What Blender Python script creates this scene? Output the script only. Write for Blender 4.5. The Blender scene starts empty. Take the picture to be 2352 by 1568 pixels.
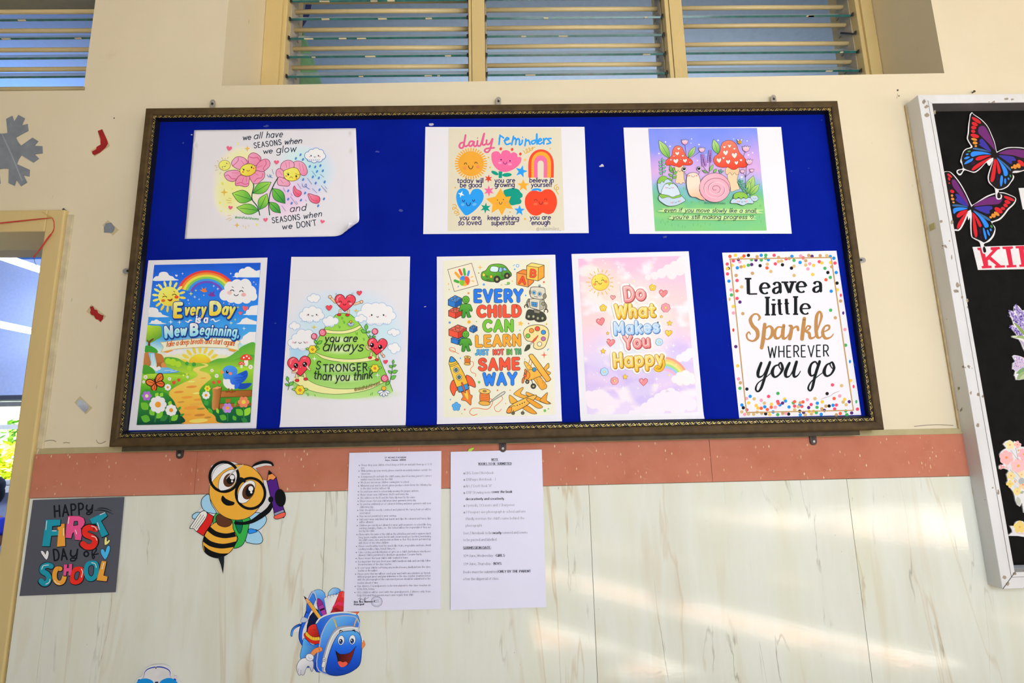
import bpy, bmesh, math, random
from math import sin, cos, pi, radians, hypot, atan2
from mathutils import Vector, Matrix
from mathutils.geometry import tessellate_polygon

S = bpy.context.scene
COL = S.collection
EYE = 1.5                       # height of the camera above the corridor floor
# ------------------------------------------------------------------ camera
FPX, DIST = 1167.2487, 1.253794
_p, _y, _r = radians(9.6583322), radians(0.9270824), radians(-0.80019875)
FW = Vector((sin(_y) * cos(_p), cos(_y) * cos(_p), sin(_p)))
_ri = Vector((cos(_y), -sin(_y), 0)); _up = _ri.cross(FW)
RI = cos(_r) * _ri + sin(_r) * _up
UP = -sin(_r) * _ri + cos(_r) * _up
_l = Matrix.Rotation(0.0077, 3, 'Y')                # the tiled dado is level
FW, RI, UP = _l @ FW, _l @ RI, _l @ UP
CAM = Vector((0, -DIST, EYE))
cam = bpy.data.objects.new('camera', bpy.data.cameras.new('camera')); COL.objects.link(cam)
cam.data.sensor_width = 36.0
cam.data.lens = FPX / 2352 * 36.0
cam.data.clip_start = 0.02
m = Matrix((RI, UP, -FW)).transposed().to_4x4(); m.translation = CAM
cam.matrix_world = m
S.camera = cam
# ------------------------------------------------------------------ view, world, sun, corridor daylight
S.view_settings.view_transform = 'Standard'
S.view_settings.look = 'None'
S.view_settings.exposure = 0.0
S.view_settings.gamma = 1.0
S.view_settings.use_curve_mapping = False
W = bpy.data.worlds.new('world'); S.world = W
W.use_nodes = True
bg = W.node_tree.nodes['Background']
bg.inputs['Color'].default_value = (0.72, 0.86, 1.0, 1)
bg.inputs['Strength'].default_value = 0.12

def area(name, loc, aim, sx, sy, power, col):
    d = bpy.data.lights.new(name, 'AREA'); d.shape = 'RECTANGLE'
    d.size, d.size_y, d.energy, d.color = sx, sy, power, col
    o = bpy.data.objects.new(name, d); COL.objects.link(o)
    o.location = loc
    o.rotation_euler = (Vector(aim) - Vector(loc)).to_track_quat('-Z', 'Y').to_euler()
    return o

def sun(name, direction, strength, col, ang):
    d = bpy.data.lights.new(name, 'SUN'); d.energy = strength; d.color = col; d.angle = radians(ang)
    o = bpy.data.objects.new(name, d); COL.objects.link(o)
    o.location = (0, -6, 6)
    o.rotation_euler = Vector(direction).to_track_quat('-Z', 'Y').to_euler()
    return o

sun('sun', (0.08, 0.27, -1), 36.0, (1.0, 0.94, 0.84), 0.6)
area('corridor_daylight', (0.9, -2.25, 1.93), (0.4, 0, 1.42), 1.5, 0.92, 34, (0.91, 0.99, 1.13))

# ------------------------------------------------------------------ pixel of the photograph -> point on an upright plane y = Y
def at(u, v, Y=0.0):
    d = FW + RI * ((u - 1176) / FPX) + UP * ((784 - v) / FPX)
    return CAM + d * ((Y - CAM.y) / d.y)

# ------------------------------------------------------------------ colours and materials
def lin(c):
    return c / 12.92 if c <= 0.04045 else ((c + 0.055) / 1.055) ** 2.4

def hexc(h):
    if not isinstance(h, str): return tuple(h)
    h = h.lstrip('#')
    if len(h) == 3: h = ''.join(a * 2 for a in h)
    return tuple(lin(int(h[i:i + 2], 16) / 255) for i in (0, 2, 4))

def newmat(name):
    mt = bpy.data.materials.new(name); mt.use_nodes = True
    nt = mt.node_tree
    return mt, nt, nt.nodes['Principled BSDF']

def N(nt, typ, **kw):
    n = nt.nodes.new(typ)
    for k, v in kw.items():
        if k in n.inputs: n.inputs[k].default_value = v
        else: setattr(n, k, v)
    return n

def ramp(nt, fac, stops):
    r = nt.nodes.new('ShaderNodeValToRGB')
    e = r.color_ramp.elements
    while len(e) < len(stops): e.new(0.5)
    for i, (p, c) in enumerate(stops):
        e[i].position = p
        e[i].color = (*c, 1) if len(c) == 3 else c
    nt.links.new(fac, r.inputs['Fac'])
    return r.outputs['Color']

def mix(nt, fac, a, b, blend='MIX'):
    n = nt.nodes.new('ShaderNodeMix'); n.data_type = 'RGBA'; n.blend_type = blend
    for i, x in ((0, fac), (6, a), (7, b)):
        if hasattr(x, 'is_linked'): nt.links.new(x, n.inputs[i])
        elif i == 0: n.inputs[0].default_value = x
        else: n.inputs[i].default_value = (*x, 1) if len(x) == 3 else x
    return n.outputs[2]

def coords(nt, scale=(1, 1, 1)):
    tc = nt.nodes.new('ShaderNodeTexCoord'); mp = nt.nodes.new('ShaderNodeMapping')
    g = nt.nodes.new('ShaderNodeNewGeometry')
    nt.links.new(g.outputs['Position'], mp.inputs['Vector'])
    mp.inputs['Scale'].default_value = scale
    return mp.outputs['Vector']

def noise(nt, vec, scale, detail=4, rough=0.55, dist=0.0):
    n = nt.nodes.new('ShaderNodeTexNoise')
    n.inputs['Scale'].default_value = scale; n.inputs['Detail'].default_value = detail
    n.inputs['Roughness'].default_value = rough; n.inputs['Distortion'].default_value = dist
    nt.links.new(vec, n.inputs['Vector'])
    return n.outputs['Fac']

def bump(nt, bs, height, strength, dist=0.002):
    b = nt.nodes.new('ShaderNodeBump')
    b.inputs['Strength'].default_value = strength; b.inputs['Distance'].default_value = dist
    nt.links.new(height, b.inputs['Height']); nt.links.new(b.outputs['Normal'], bs.inputs['Normal'])

_plain = {}
def plain(col, rough=0.6, metal=0.0, spec=0.5, wear=0.06, name=None):
    """a surface of one paint colour with a faint mottling"""
    key = (str(col), rough, metal, spec, wear)
    if key in _plain: return _plain[key]
    c = hexc(col)
    mt, nt, bs = newmat(name or 'paint')
    f = noise(nt, coords(nt), 35, 3)
    bs.inputs['Roughness'].default_value = rough; bs.inputs['Metallic'].default_value = metal
    bs.inputs['Specular IOR Level'].default_value = spec
    cc = ramp(nt, f, [(0.3, tuple(x * (1 - wear) for x in c)), (0.7, tuple(min(1, x * (1 + wear)) for x in c))])
    nt.links.new(cc, bs.inputs['Base Color'])
    _plain[key] = mt
    return mt

def print_mat(name, alpha, rough=0.55, spec=0.1):
    mt, nt, bs = newmat(name)
    a = nt.nodes.new('ShaderNodeAttribute'); a.attribute_name = 'ink'
    nt.links.new(a.outputs['Color'], bs.inputs['Base Color'])
    if alpha: nt.links.new(a.outputs['Alpha'], bs.inputs['Alpha'])
    bs.inputs['Roughness'].default_value = rough; bs.inputs['Specular IOR Level'].default_value = spec
    return mt
INK = print_mat('printed_ink', False)
GLOSSY_INK = print_mat('laminated_ink', False, 0.3, 0.16)

# ------------------------------------------------------------------ object helpers
def link(name, mesh, parent=None, loc=None):
    o = bpy.data.objects.new(name, mesh); COL.objects.link(o)
    if parent is not None: o.parent = parent
    if loc is not None: o.location = loc
    return o

def tag(o, label=None, cat=None, group=None, kind=None):
    if label: o['label'] = label
    if cat: o['category'] = cat
    if group: o['group'] = group
    if kind: o['kind'] = kind
    return o

def thing(name, loc, label, cat, group=None):
    o = link(name, None, None, loc); o.empty_display_size = 0.05
    return tag(o, label, cat, group)

class MB:
    """collects solids and links them as ONE mesh"""
    def __init__(s): s.v, s.f, s.sm = [], [], []
    def add(s, vs, fs, smooth=False):
        b = len(s.v); s.v += [Vector(x) for x in vs]
        s.f += [[b + i for i in f] for f in fs]; s.sm += [smooth] * len(fs)
    def box(s, a, b):
        x0, y0, z0 = a; x1, y1, z1 = b
        s.add([(x0, y0, z0), (x1, y0, z0), (x1, y1, z0), (x0, y1, z0), (x0, y0, z1), (x1, y0, z1), (x1, y1, z1), (x0, y1, z1)],
              [(0, 3, 2, 1), (4, 5, 6, 7), (0, 1, 5, 4), (1, 2, 6, 5), (2, 3, 7, 6), (3, 0, 4, 7)])
    def hexa(s, p):   # 8 corners: bottom ring then top ring
        s.add(p, [(0, 3, 2, 1), (4, 5, 6, 7), (0, 1, 5, 4), (1, 2, 6, 5), (2, 3, 7, 6), (3, 0, 4, 7)])
    def tube(s, pts, r, n=10, caps=True):
        pts = [Vector(p) for p in pts]; rs = r if isinstance(r, (list, tuple)) else [r] * len(pts)
        vs, fs = [], []
        for i, p in enumerate(pts):
            t = (pts[min(i + 1, len(pts) - 1)] - pts[max(i - 1, 0)]).normalized()
            a = t.orthogonal() if abs(t.z) > 0.95 else t.cross(Vector((0, 0, 1)))
            a.normalize(); b = t.cross(a)
            vs += [p + (a * cos(2 * pi * k / n) + b * sin(2 * pi * k / n)) * rs[i] for k in range(n)]
        for i in range(len(pts) - 1):
            fs += [(i * n + k, i * n + (k + 1) % n, (i + 1) * n + (k + 1) % n, (i + 1) * n + k) for k in range(n)]
        s.add(vs, fs, True)
        if caps:
            s.add(vs[:n], [tuple(range(n))[::-1]]); s.add(vs[-n:], [tuple(range(n))])
    def ribbon(s, pts, nrm, w, th):
        """flat strap along pts, lying square to nrm"""
        pts = [Vector(p) for p in pts]; nrm = Vector(nrm).normalized(); vs = []
        ws = w if isinstance(w, (list, tuple)) else [w] * len(pts)
        for i, p in enumerate(pts):
            t = (pts[min(i + 1, len(pts) - 1)] - pts[max(i - 1, 0)]).normalized()
            a = t.cross(nrm).normalized() * ws[i] / 2
            vs += [p + a, p - a, p - a + nrm * th, p + a + nrm * th]
        fs = []
        for i in range(len(pts) - 1):
            for k in range(4): fs.append((i * 4 + k, i * 4 + (k + 1) % 4, i * 4 + 4 + (k + 1) % 4, i * 4 + 4 + k))
        fs += [(3, 2, 1, 0), tuple(len(vs) - 4 + k for k in range(4))]
        s.add(vs, fs, False)
    def sphere(s, c, rx, ry, rz, n=16, m2=10):
        c = Vector(c); vs, fs = [], []
        for j in range(m2 + 1):
            a = pi * j / m2
            for k in range(n):
                b = 2 * pi * k / n
                vs.append(c + Vector((rx * sin(a) * cos(b), ry * sin(a) * sin(b), rz * cos(a))))
        for j in range(m2):
            for k in range(n): fs.append((j * n + k, (j + 1) * n + k, (j + 1) * n + (k + 1) % n, j * n + (k + 1) % n))
        s.add(vs, fs, True)
    def prism(s, pts, off):
        """closed outline pts (3-D, one plane) pushed back by off"""
        pts = [Vector(p) for p in pts]; n = len(pts); off = Vector(off)
        tr = tessellate_polygon([pts])
        s.add(pts, [tuple(t) for t in tr]); s.add([p + off for p in pts], [tuple(reversed(t)) for t in tr])
        s.add(pts + [p + off for p in pts], [(k, (k + 1) % n, n + (k + 1) % n, n + k) for k in range(n)])
    def build(s, name, mat, parent=None, bevel=0.0, origin=None, seg=2):
        if origin is None:
            if parent is not None: origin = parent.location
            else:
                lo = [min(v[i] for v in s.v) for i in range(3)]; hi = [max(v[i] for v in s.v) for i in range(3)]
                origin = Vector([(a + b) / 2 for a, b in zip(lo, hi)])
        origin = Vector(origin)
        pw = Vector((0, 0, 0)); q = parent
        while q is not None: pw += q.location; q = q.parent
        base = origin if parent is None else pw
        me = bpy.data.meshes.new(name)
        me.from_pydata([v - base for v in s.v], [], s.f)
        me.polygons.foreach_set('use_smooth', s.sm)
        bm = bmesh.new(); bm.from_mesh(me)
        bmesh.ops.remove_doubles(bm, verts=bm.verts, dist=1e-7)
        bmesh.ops.recalc_face_normals(bm, faces=bm.faces); bm.to_mesh(me); bm.free()
        me.materials.append(mat); me.update()
        o = link(name, me, parent, origin if parent is None else (0, 0, 0))
        if bevel:
            b = o.modifiers.new('bevel', 'BEVEL'); b.width = bevel; b.segments = seg; b.limit_method = 'ANGLE'
        return o

def catmull(pts, closed=False, n=6):
    P = [tuple(p) for p in pts]; L = len(P)
    if L < 3: return P
    out = []
    rng = range(L) if closed else range(L - 1)
    for i in rng:
        if closed: p0, p1, p2, p3 = P[i - 1], P[i], P[(i + 1) % L], P[(i + 2) % L]
        else: p0, p1, p2, p3 = P[max(i - 1, 0)], P[i], P[i + 1], P[min(i + 2, L - 1)]
        for k in range(n):
            t = k / n; t2 = t * t; t3 = t2 * t
            out.append(tuple(0.5 * (2 * b + (c - a) * t + (2 * a - 5 * b + 4 * c - d) * t2 + (3 * b - a - 3 * c + d) * t3)
                             for a, b, c, d in zip(p0, p1, p2, p3)))
    if not closed: out.append(P[-1])
    return out

# ------------------------------------------------------------------ lettering: single-stroke alphabet, cap height 10
G = {}
def _g(ch, w, spec):
    st = []
    for part in spec.split(';'):
        t = part.split(); k = t[0]
        if k == 'O':
            q = [float(x) for x in t[1].split(',')]
            a0, a1 = (q[4], q[5]) if len(q) > 4 else (0, 360)
            n = max(6, int(abs(a1 - a0) / 18))
            st.append((k, [(q[0] + q[2] * cos(radians(a0 + (a1 - a0) * i / n)), q[1] + q[3] * sin(radians(a0 + (a1 - a0) * i / n))) for i in range(n + 1)]))
        else:
            p = [tuple(float(x) for x in a.split(',')) for a in t[1:]]
            st.append((k, catmull(p, False, 5) if k == 'S' else p))
    G[ch] = (w, st)
for ln in '''A|7|L 0,0 3.5,10 7,0;L 1.2,3.4 5.8,3.4
B|6.2|L 3.4,0 .5,0 .5,10 3.2,10;O 3.2,7.6,2.5,2.4,90,-90;L .5,5.2 3.4,5.2;O 3.4,2.6,2.8,2.6,90,-90
C|7|O 4,5,4,5,48,312
D|7|L 3,0 .5,0 .5,10 3,10;O 3,5,4,5,90,-90
E|5.8|L 5.4,10 .5,10 .5,0 5.4,0;L .5,5.2 4.6,5.2
F|5.5|L 5.4,10 .5,10 .5,0;L .5,5.2 4.6,5.2
G|8|O 4,5,4,5,50,335;L 4.5,4.4 7.8,4.4 7.8,1.2
H|7|L .5,0 .5,10;L 6.5,0 6.5,10;L .5,5.2 6.5,5.2
I|1|L .5,0 .5,10
J|5|O 2.2,2.6,2.4,2.6,190,360;L 4.6,2.6 4.6,10
K|6.4|L .5,0 .5,10;L 6,10 .5,4;L 2.2,5.8 6.2,0
L|5.3|L .5,10 .5,0 5.2,0
M|8.5|L .5,0 .5,10 4.25,3 8,10 8,0
N|7|L .5,0 .5,10 6.5,0 6.5,10
O|8|O 4,5,4,5
P|6|L .5,0 .5,10 3.2,10;O 3.2,7.3,2.8,2.7,90,-90;L 3.2,4.6 .5,4.6
Q|8|O 4,5,4,5;L 4.8,2.4 8,-.6
R|6.3|L .5,0 .5,10 3.2,10;O 3.2,7.4,2.7,2.6,90,-90;L 3.2,4.8 .5,4.8;L 3,4.8 6.2,0
S|6.2|S 5.6,8.6 4.6,9.7 3,10 1.2,9.3 .5,7.8 1.2,6.2 3.2,5.2 5.2,4.1 6,2.4 5.2,.8 3.2,0 1.4,.3 .2,1.6
T|6.5|L 3.25,0 3.25,10;L 0,10 6.5,10
U|7|L .5,10 .5,3.2;O 3.5,3.2,3,3.2,180,360;L 6.5,3.2 6.5,10
V|7|L 0,10 3.5,0 7,10
W|9.6|L 0,10 2.4,0 4.8,8.5 7.2,0 9.6,10
X|6.6|L 0,10 6.6,0;L 6.6,10 0,0
Y|6.6|L 0,10 3.3,4.8 6.6,10;L 3.3,4.8 3.3,0
Z|6.2|L .2,10 6,10 0,0 6.2,0
ª|5.6|S .7,5 1.6,6.2 3.2,6.5 4.5,5.6 4.8,4 4.8,1 5.4,.1;S 4.8,3.7 3,3.5 1.1,2.8 .4,1.5 1.1,.2 2.6,.1 4.8,1.7
a|6.2|O 3,3.2,2.8,3.2;L 5.8,6.4 5.8,0
b|6.2|L .4,10 .4,0;O 3.2,3.2,2.8,3.2
c|5.2|O 3.2,3.2,3,3.2,50,310
d|6.2|O 3,3.2,2.8,3.2;L 5.8,10 5.8,0
e|5.9|L .3,3.4 5.8,3.4;O 3,3.2,2.8,3.2,4,310
f|4.2|S 4.4,9.4 3.4,10 2.2,9.2 2,7 2,0;L .3,6.2 4,6.2
g|6|O 3,3.2,2.8,3.2;S 5.8,6.4 5.8,-1.2 5,-3 2.8,-3.6 .8,-2.7
h|5.8|L .4,10 .4,0;S .4,3.4 1.4,5.5 3.2,6.4 4.8,5.6 5.3,3.8 5.3,0
i|.8|L .4,6.4 .4,0;L .4,8.6 .4,9.6
j|2.4|S 1.8,6.4 1.8,-1.6 1.2,-3.2 0,-3.5;L 1.8,9 1.8,9.4
k|5.2|L .4,10 .4,0;L 4.8,6.4 .4,2.6;L 1.9,3.9 5,0
l|.8|L .4,10 .4,0
m|9|L .4,6.4 .4,0;S .4,3.6 1.2,5.6 2.7,6.4 4,5.6 4.5,4 4.5,0;S 4.5,3.6 5.3,5.6 6.8,6.4 8.1,5.6 8.6,4 8.6,0
n|5.8|L .4,6.4 .4,0;S .4,3.4 1.4,5.5 3.2,6.4 4.8,5.6 5.3,3.8 5.3,0
o|6|O 3,3.2,2.9,3.2
p|6.2|L .4,6.4 .4,-3.5;O 3.2,3.2,2.8,3.2
q|6.2|O 3,3.2,2.8,3.2;L 5.8,6.4 5.8,-3.5
r|3.8|L .4,6.4 .4,0;S .4,3.4 1.2,5.4 2.4,6.3 3.6,6.2
s|4.6|S 4.2,5.4 3.4,6.2 2.2,6.4 .9,5.9 .5,4.9 1.2,3.8 2.4,3.3 3.8,2.7 4.4,1.6 3.7,.4 2.3,0 1,.3 .2,1.1
t|4|S 1.9,9 1.9,1.6 2.5,.3 4,.2;L .2,6.3 3.9,6.3
u|5.8|S .4,6.4 .4,2.4 1,.7 2.6,0 4.2,.7 5.3,2.6;L 5.3,6.4 5.3,0
v|5.6|L .2,6.4 2.8,0 5.4,6.4
w|8|L .2,6.4 2.1,0 4,5.6 5.9,0 7.8,6.4
x|5.2|L .2,6.4 5,0;L 5,6.4 .2,0
y|5.6|L .2,6.4 2.9,.4;S 5.4,6.4 3.4,1 1.9,-2.4 .4,-3.4
z|5|L .3,6.4 4.6,6.4 .3,0 4.8,0
0|5.8|O 2.9,5,2.7,5
1|3.4|L .6,8.2 2.4,10 2.4,0
2|5.8|S .5,7.8 1.2,9.4 3,10 5,9.2 5.4,7.2 4.2,4.8 .5,0;L .5,0 5.8,0
3|5.6|S .6,8.8 2.6,10 4.8,9.2 5.2,7.4 4.4,5.8 2.6,5.3;S 2.6,5.3 4.8,4.7 5.6,2.8 4.6,.7 2.6,0 .4,1
4|6|L 4.4,0 4.4,10 0,3 6,3
5|5.6|L 5.2,10 1.2,10 .8,5.6;S .8,5.6 2.8,6.4 5,5.4 5.6,3.2 4.8,.9 2.6,0 .4,.9
6|5.6|S 5,9.4 3,8.8 1,6 .4,3.2;O 3,3.1,2.6,3.1
7|5.8|L .3,10 5.8,10 2.2,0
8|5.6|O 2.9,7.5,2.3,2.5;O 2.9,2.6,2.7,2.6
9|5.6|S .8,.6 2.8,1.2 4.8,4 5.4,6.8;O 2.8,6.9,2.6,3.1
.|.8|L .4,0 .4,.9
,|1.2|L .9,.4 .3,-1.6
'|.8|L .5,10 .3,7.8
!|.8|L .4,10 .4,3;L .4,0 .4,.9
:|.8|L .4,0 .4,.9;L .4,5 .4,5.9
/|4|L 0,-1 4,10.6
-|3|L .2,3.6 2.8,3.6
_|5|L 0,-1 5,-1
(|2.4|O 3.4,4.4,3,7.2,130,230
)|2.4|O -1,4.4,3,7.2,50,-50
&|7|S 6.6,0 1.6,7 1.4,9 2.6,10 4,9 3.6,7 .8,3.6 .6,1.4 2,0 4,.6 6,4
@|9|O 4.6,3.6,1.9,2;L 6.5,5.4 6.4,2.2;O 4.6,3.4,4.2,4.4,-20,-330
*|4|L 2,.8 3.9,3 2,5.2 .1,3 2,.8
~|7|S 0,3 1.6,4.6 3.4,3.4 5.2,2.4 7,4'''.split('\n'):
    c_, w_, s_ = ln.split('|')
    _g(c_, float(w_), s_)

# ------------------------------------------------------------------ printed artwork: flat ink shapes lying on a sheet
from mathutils import noise as mn
STEP = 6e-6
def LG(x0, y0, x1, y1, *cs):
    cs = [hexc(c) for c in cs]; dx, dy = x1 - x0, y1 - y0; L = dx * dx + dy * dy
    def f(x, y):
        t = min(1, max(0, ((x - x0) * dx + (y - y0) * dy) / L)) * (len(cs) - 1)
        i = min(len(cs) - 2, int(t)); t -= i
        return tuple(a + (b - a) * t for a, b in zip(cs[i], cs[i + 1]))
    return f

def mixc(a, b, t):
    a, b = hexc(a), hexc(b); t = min(1, max(0, t))
    return tuple(x + (y - x) * t for x, y in zip(a, b))

class Art:
    """owner: the thing the ink belongs to.  Shapes are given in the coordinates of an enlarged view of the sheet:
    x0, y0 its corner and k its enlargement."""
    def __init__(s, owner, Y, view, gain=1.0, mat=None, suffix='_print'):
        s.cnt, s.suf = 0, suffix
        s.o, s.Y, (s.x0, s.y0, s.k), s.gain = owner, Y, view, gain
        s.mat = mat or INK; s.lay = 1; s.base = s.clip = None; s.name = None; s._clear()
    def _clear(s): s.v, s.c, s.f = [], [], []
    def part(s, name, label=None, stuff=False):
        s.finish()
        if s.base: s.lay = s.base          # motifs that do not overlap lie on one level
        s.name, s.label = name + ('' if 'letter' in name or 'caption' in name or 'heading' in name or 'title' in name else s.suf), label
        return s
    def finish(s):
        if s.name and s.f:
            me = bpy.data.meshes.new(s.name)
            base = s.o.location if s.o else Vector((0, 0, 0))
            me.from_pydata([p - base for p in s.v], [], s.f)
            at_ = me.color_attributes.new('ink', 'FLOAT_COLOR', 'POINT')
            at_.data.foreach_set('color', [x for c in s.c for x in c])
            me.materials.append(s.mat)
            bm = bmesh.new(); bm.from_mesh(me)
            for f in bm.faces:
                if f.normal.y > 0: f.normal_flip()
            bm.to_mesh(me); bm.free()
            ob = link(s.name, me, s.o)
            if s.label: ob['label'] = s.label
        s._clear(); s.name = None
    # -- raw geometry
    def _put(s, pts, faces, col, tilt=0):
        s.cnt = (s.cnt + 1) % 37
        b = len(s.v); Y = s.Y - (s.lay + s.cnt * 0.045) * STEP
        for i, (x, y) in enumerate(pts):
            s.v.append(at(s.x0 + x / s.k, s.y0 + y / s.k, Y - tilt * STEP * i / len(pts)))
            c = col[i] if isinstance(col, list) else (col(x, y) if callable(col) else hexc(col))
            s.c.append((*[min(0.93, q / s.gain) for q in c[:3]], 1.0))
        s.f += [[b + i for i in f] for f in faces]
    def up(s): s.lay += 2
    def poly(s, pts, col, smooth=True, out=None, ow=4, n=5, holes=()):
        p = catmull(pts, True, n) if smooth else [tuple(q) for q in pts]
        p = s.cut(p)
        if len(p) < 3: return s
        s.up()
        loops = [[Vector((x, y, 0)) for x, y in p]]; al = list(p)
        for h in holes:
            hp = catmull(h, True, n) if smooth else list(h)
            loops.append([Vector((x, y, 0)) for x, y in hp]); al += hp
        s._put(al, [t for t in tessellate_polygon(loops)], col)
        if out: s.stroke(p + [p[0]], ow, out, smooth=False)
        return s
    def ell(s, cx, cy, rx, ry=None, col='#000', rot=0, out=None, ow=4, n=28):
        ry = rx if ry is None else ry; r = radians(rot)
        p = [(cx + rx * cos(a) * cos(r) - ry * sin(a) * sin(r), cy + rx * cos(a) * sin(r) + ry * sin(a) * cos(r)) for a in [2 * pi * i / n for i in range(n)]]
        p = s.cut(p)
        if len(p) < 3: return s
        s.up(); s._put(p, [tuple(range(len(p)))], col)
        if out: s.stroke(p + [p[0]], ow, out, smooth=False)
        return s
    def cut(s, p):
        """trim an outline to the printed picture's edges"""
        if not s.clip: return p
        q = s.clip
        for k in range(len(q)):
            (ax, ay), (bx, by) = q[k], q[(k + 1) % len(q)]; o = []
            sd = lambda c: (bx - ax) * (c[1] - ay) - (by - ay) * (c[0] - ax)
            for i in range(len(p)):
                c, d = p[i - 1], p[i]; u, w = sd(c), sd(d)
                if (u < 0) != (w < 0): t = u / (u - w); o.append((c[0] + (d[0] - c[0]) * t, c[1] + (d[1] - c[1]) * t))
                if w >= 0: o.append(d)
            p = o
            if len(p) < 3: break
        return p
    def dots(s, lst, n=14):
        """lst of (x, y, r, colour) on one layer"""
        s.up()
        for x, y, r, c in lst:
            s._put([(x + r * cos(2 * pi * i / n), y + r * sin(2 * pi * i / n)) for i in range(n)], [tuple(range(n))], c)
    def paper(s): return tuple(c * s.gain * 0.985 for c in hexc('#efedf2'))
    def glow(s, cx, cy, rx, ry, col, a0=0.9, a1=0.0, base=None, n=28, rings=4):
        """soft spot of ink fading into the ground colour around it"""
        s.up(); pts, cs, fs = [(cx, cy)], [0], []
        bf = base if callable(base) else (lambda x, y: hexc(base) if base else s.paper())
        cs = [mixc(bf(cx, cy), col, a0)]
        for j in range(1, rings + 1):
            t = j / rings; a = a1 + (a0 - a1) * (0.5 + 0.5 * cos(pi * t))
            for i in range(n):
                x, y = cx + rx * t * cos(2 * pi * i / n), cy + ry * t * sin(2 * pi * i / n)
                pts.append((x, y)); cs.append(mixc(bf(x, y), col, a))
        fs += [(0, 1 + i, 1 + (i + 1) % n) for i in range(n)]
        for j in range(rings - 1):
            fs += [(1 + j * n + i, 1 + j * n + (i + 1) % n, 1 + (j + 1) * n + (i + 1) % n, 1 + (j + 1) * n + i) for i in range(n)]
        s._put(pts, fs, cs)
    def wash(s, x0, y0, x1, y1, spots, nx=50, ny=40):
        """watercolour patch: overlapping soft spots (cx, cy, rx, ry, colour, strength) on the paper"""
        def f(u, t):
            x, y = x0 + (x1 - x0) * u, y0 + (y1 - y0) * t; c = s.paper()
            for cx, cy, rx, ry, col, a in spots:
                d = ((x - cx) / rx) ** 2 + ((y - cy) / ry) ** 2
                if d < 1: c = mixc(c, col, a * (1 - d) ** 1.3)
            return c
        s.grid([(x0, y0), (x1, y0), (x1, y1), (x0, y1)], f, nx, ny)
    def grid(s, q, fn, nx=24, ny=24):
        """q = TL, TR, BR, BL; fn(s, t) colour with s to the right and t down"""
        s.up(); pts, cs = [], []
        for j in range(ny + 1):
            t = j / ny
            for i in range(nx + 1):
                u = i / nx
                pts.append(tuple((q[0][k] * (1 - u) + q[1][k] * u) * (1 - t) + (q[3][k] * (1 - u) + q[2][k] * u) * t for k in (0, 1)))
                cs.append(hexc(fn(u, t)))
        w = nx + 1
        s._put(pts, [(j * w + i, j * w + i + 1, j * w + w + i + 1, j * w + w + i) for j in range(ny) for i in range(nx)], cs)
    def stroke(s, pts, w, col, smooth=True, cap=True, closed=False, same=False, n=6):
        p = catmull(pts, closed, n) if smooth and len(pts) > 2 else [tuple(q) for q in pts]
        if closed: p = p + [p[0]]
        if not same: s.up()
        q = [p[0]]; ws = [w[0] if isinstance(w, list) else w]
        if isinstance(w, list):
            m = len(p)
            full = []
            for i in range(m):
                t = i / (m - 1) * (len(w) - 1); j = min(len(w) - 2, int(t)); full.append(w[j] + (w[j + 1] - w[j]) * (t - j))
        else: full = [w] * len(p)
        ws = [full[0]]
        for a, b in zip(p[1:], full[1:]):
            if hypot(a[0] - q[-1][0], a[1] - q[-1][1]) > 1e-6: q.append(a); ws.append(b)
        p = q
        if len(p) < 2: return s
        sd = [((p[i + 1][0] - p[i][0]), (p[i + 1][1] - p[i][1])) for i in range(len(p) - 1)]
        sd = [(a / hypot(a, b), b / hypot(a, b)) for a, b in sd]
        runs, cur = [], [0]
        discs = []
        for i in range(1, len(p) - 1):
            cur.append(i)
            if sd[i - 1][0] * sd[i][0] + sd[i - 1][1] * sd[i][1] < 0.8:
                runs.append(cur); cur = [i]; discs.append(i)
        cur.append(len(p) - 1); runs.append(cur)
        for r in runs:
            pts2, fs = [], []
            for k, i in enumerate(r):
                if k == 0: d = sd[i]
                elif k == len(r) - 1: d = sd[i - 1]
                else:
                    d = (sd[i - 1][0] + sd[i][0], sd[i - 1][1] + sd[i][1]); h = hypot(*d); d = (d[0] / h, d[1] / h)
                hw = ws[i] / 2
                pts2 += [(p[i][0] - d[1] * hw, p[i][1] + d[0] * hw), (p[i][0] + d[1] * hw, p[i][1] - d[0] * hw)]
            fs = [(2 * k, 2 * k + 1, 2 * k + 3, 2 * k + 2) for k in range(len(r) - 1)]
            s._put(pts2, fs, col, 0.45 if len(r) > 6 else 0)
        if cap: discs += [0, len(p) - 1]
        for i in discs:
            r = ws[i] / 2; nn = 8 if r / s.k < 3 else 14
            if r / s.k > 0.45:
                s._put([(p[i][0] + r * cos(2 * pi * k / nn), p[i][1] + r * sin(2 * pi * k / nn)) for k in range(nn)], [tuple(range(nn))], col)
        return s
    def strokes(s, lst, w, col, smooth=False):
        s.up()
        for l in lst: s.stroke(l, w, col, smooth, same=True)
    # -- lettering
    def layout(s, txt, x0, y0, x1, y1, h, slant=0, bow=0, gap=2.2, space=4.5):
        nat = 0; pos = []
        for ch in txt:
            if ch == ' ': nat += space; continue
            pos.append((ch, nat)); nat += G[ch][0] + gap
        nat -= gap
        dx, dy = x1 - x0, y1 - y0; L = hypot(dx, dy); ex, ey = dx / L, dy / L; sx = L / nat; sy = h / 10
        out = []
        for ch, px in pos:
            for kind, pts in G[ch][1]:
                q = []
                for gx, gy in pts:
                    X = (px + gx) * sx + slant * gy * sy; Yv = gy * sy
                    t = min(1, max(0, (px + gx) / nat)); b = bow * 4 * t * (1 - t)
                    q.append((x0 + ex * X + ey * (Yv + b), y0 + ey * X - ex * (Yv + b)))
                out.append((kind, pts, q))
        return out
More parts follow.
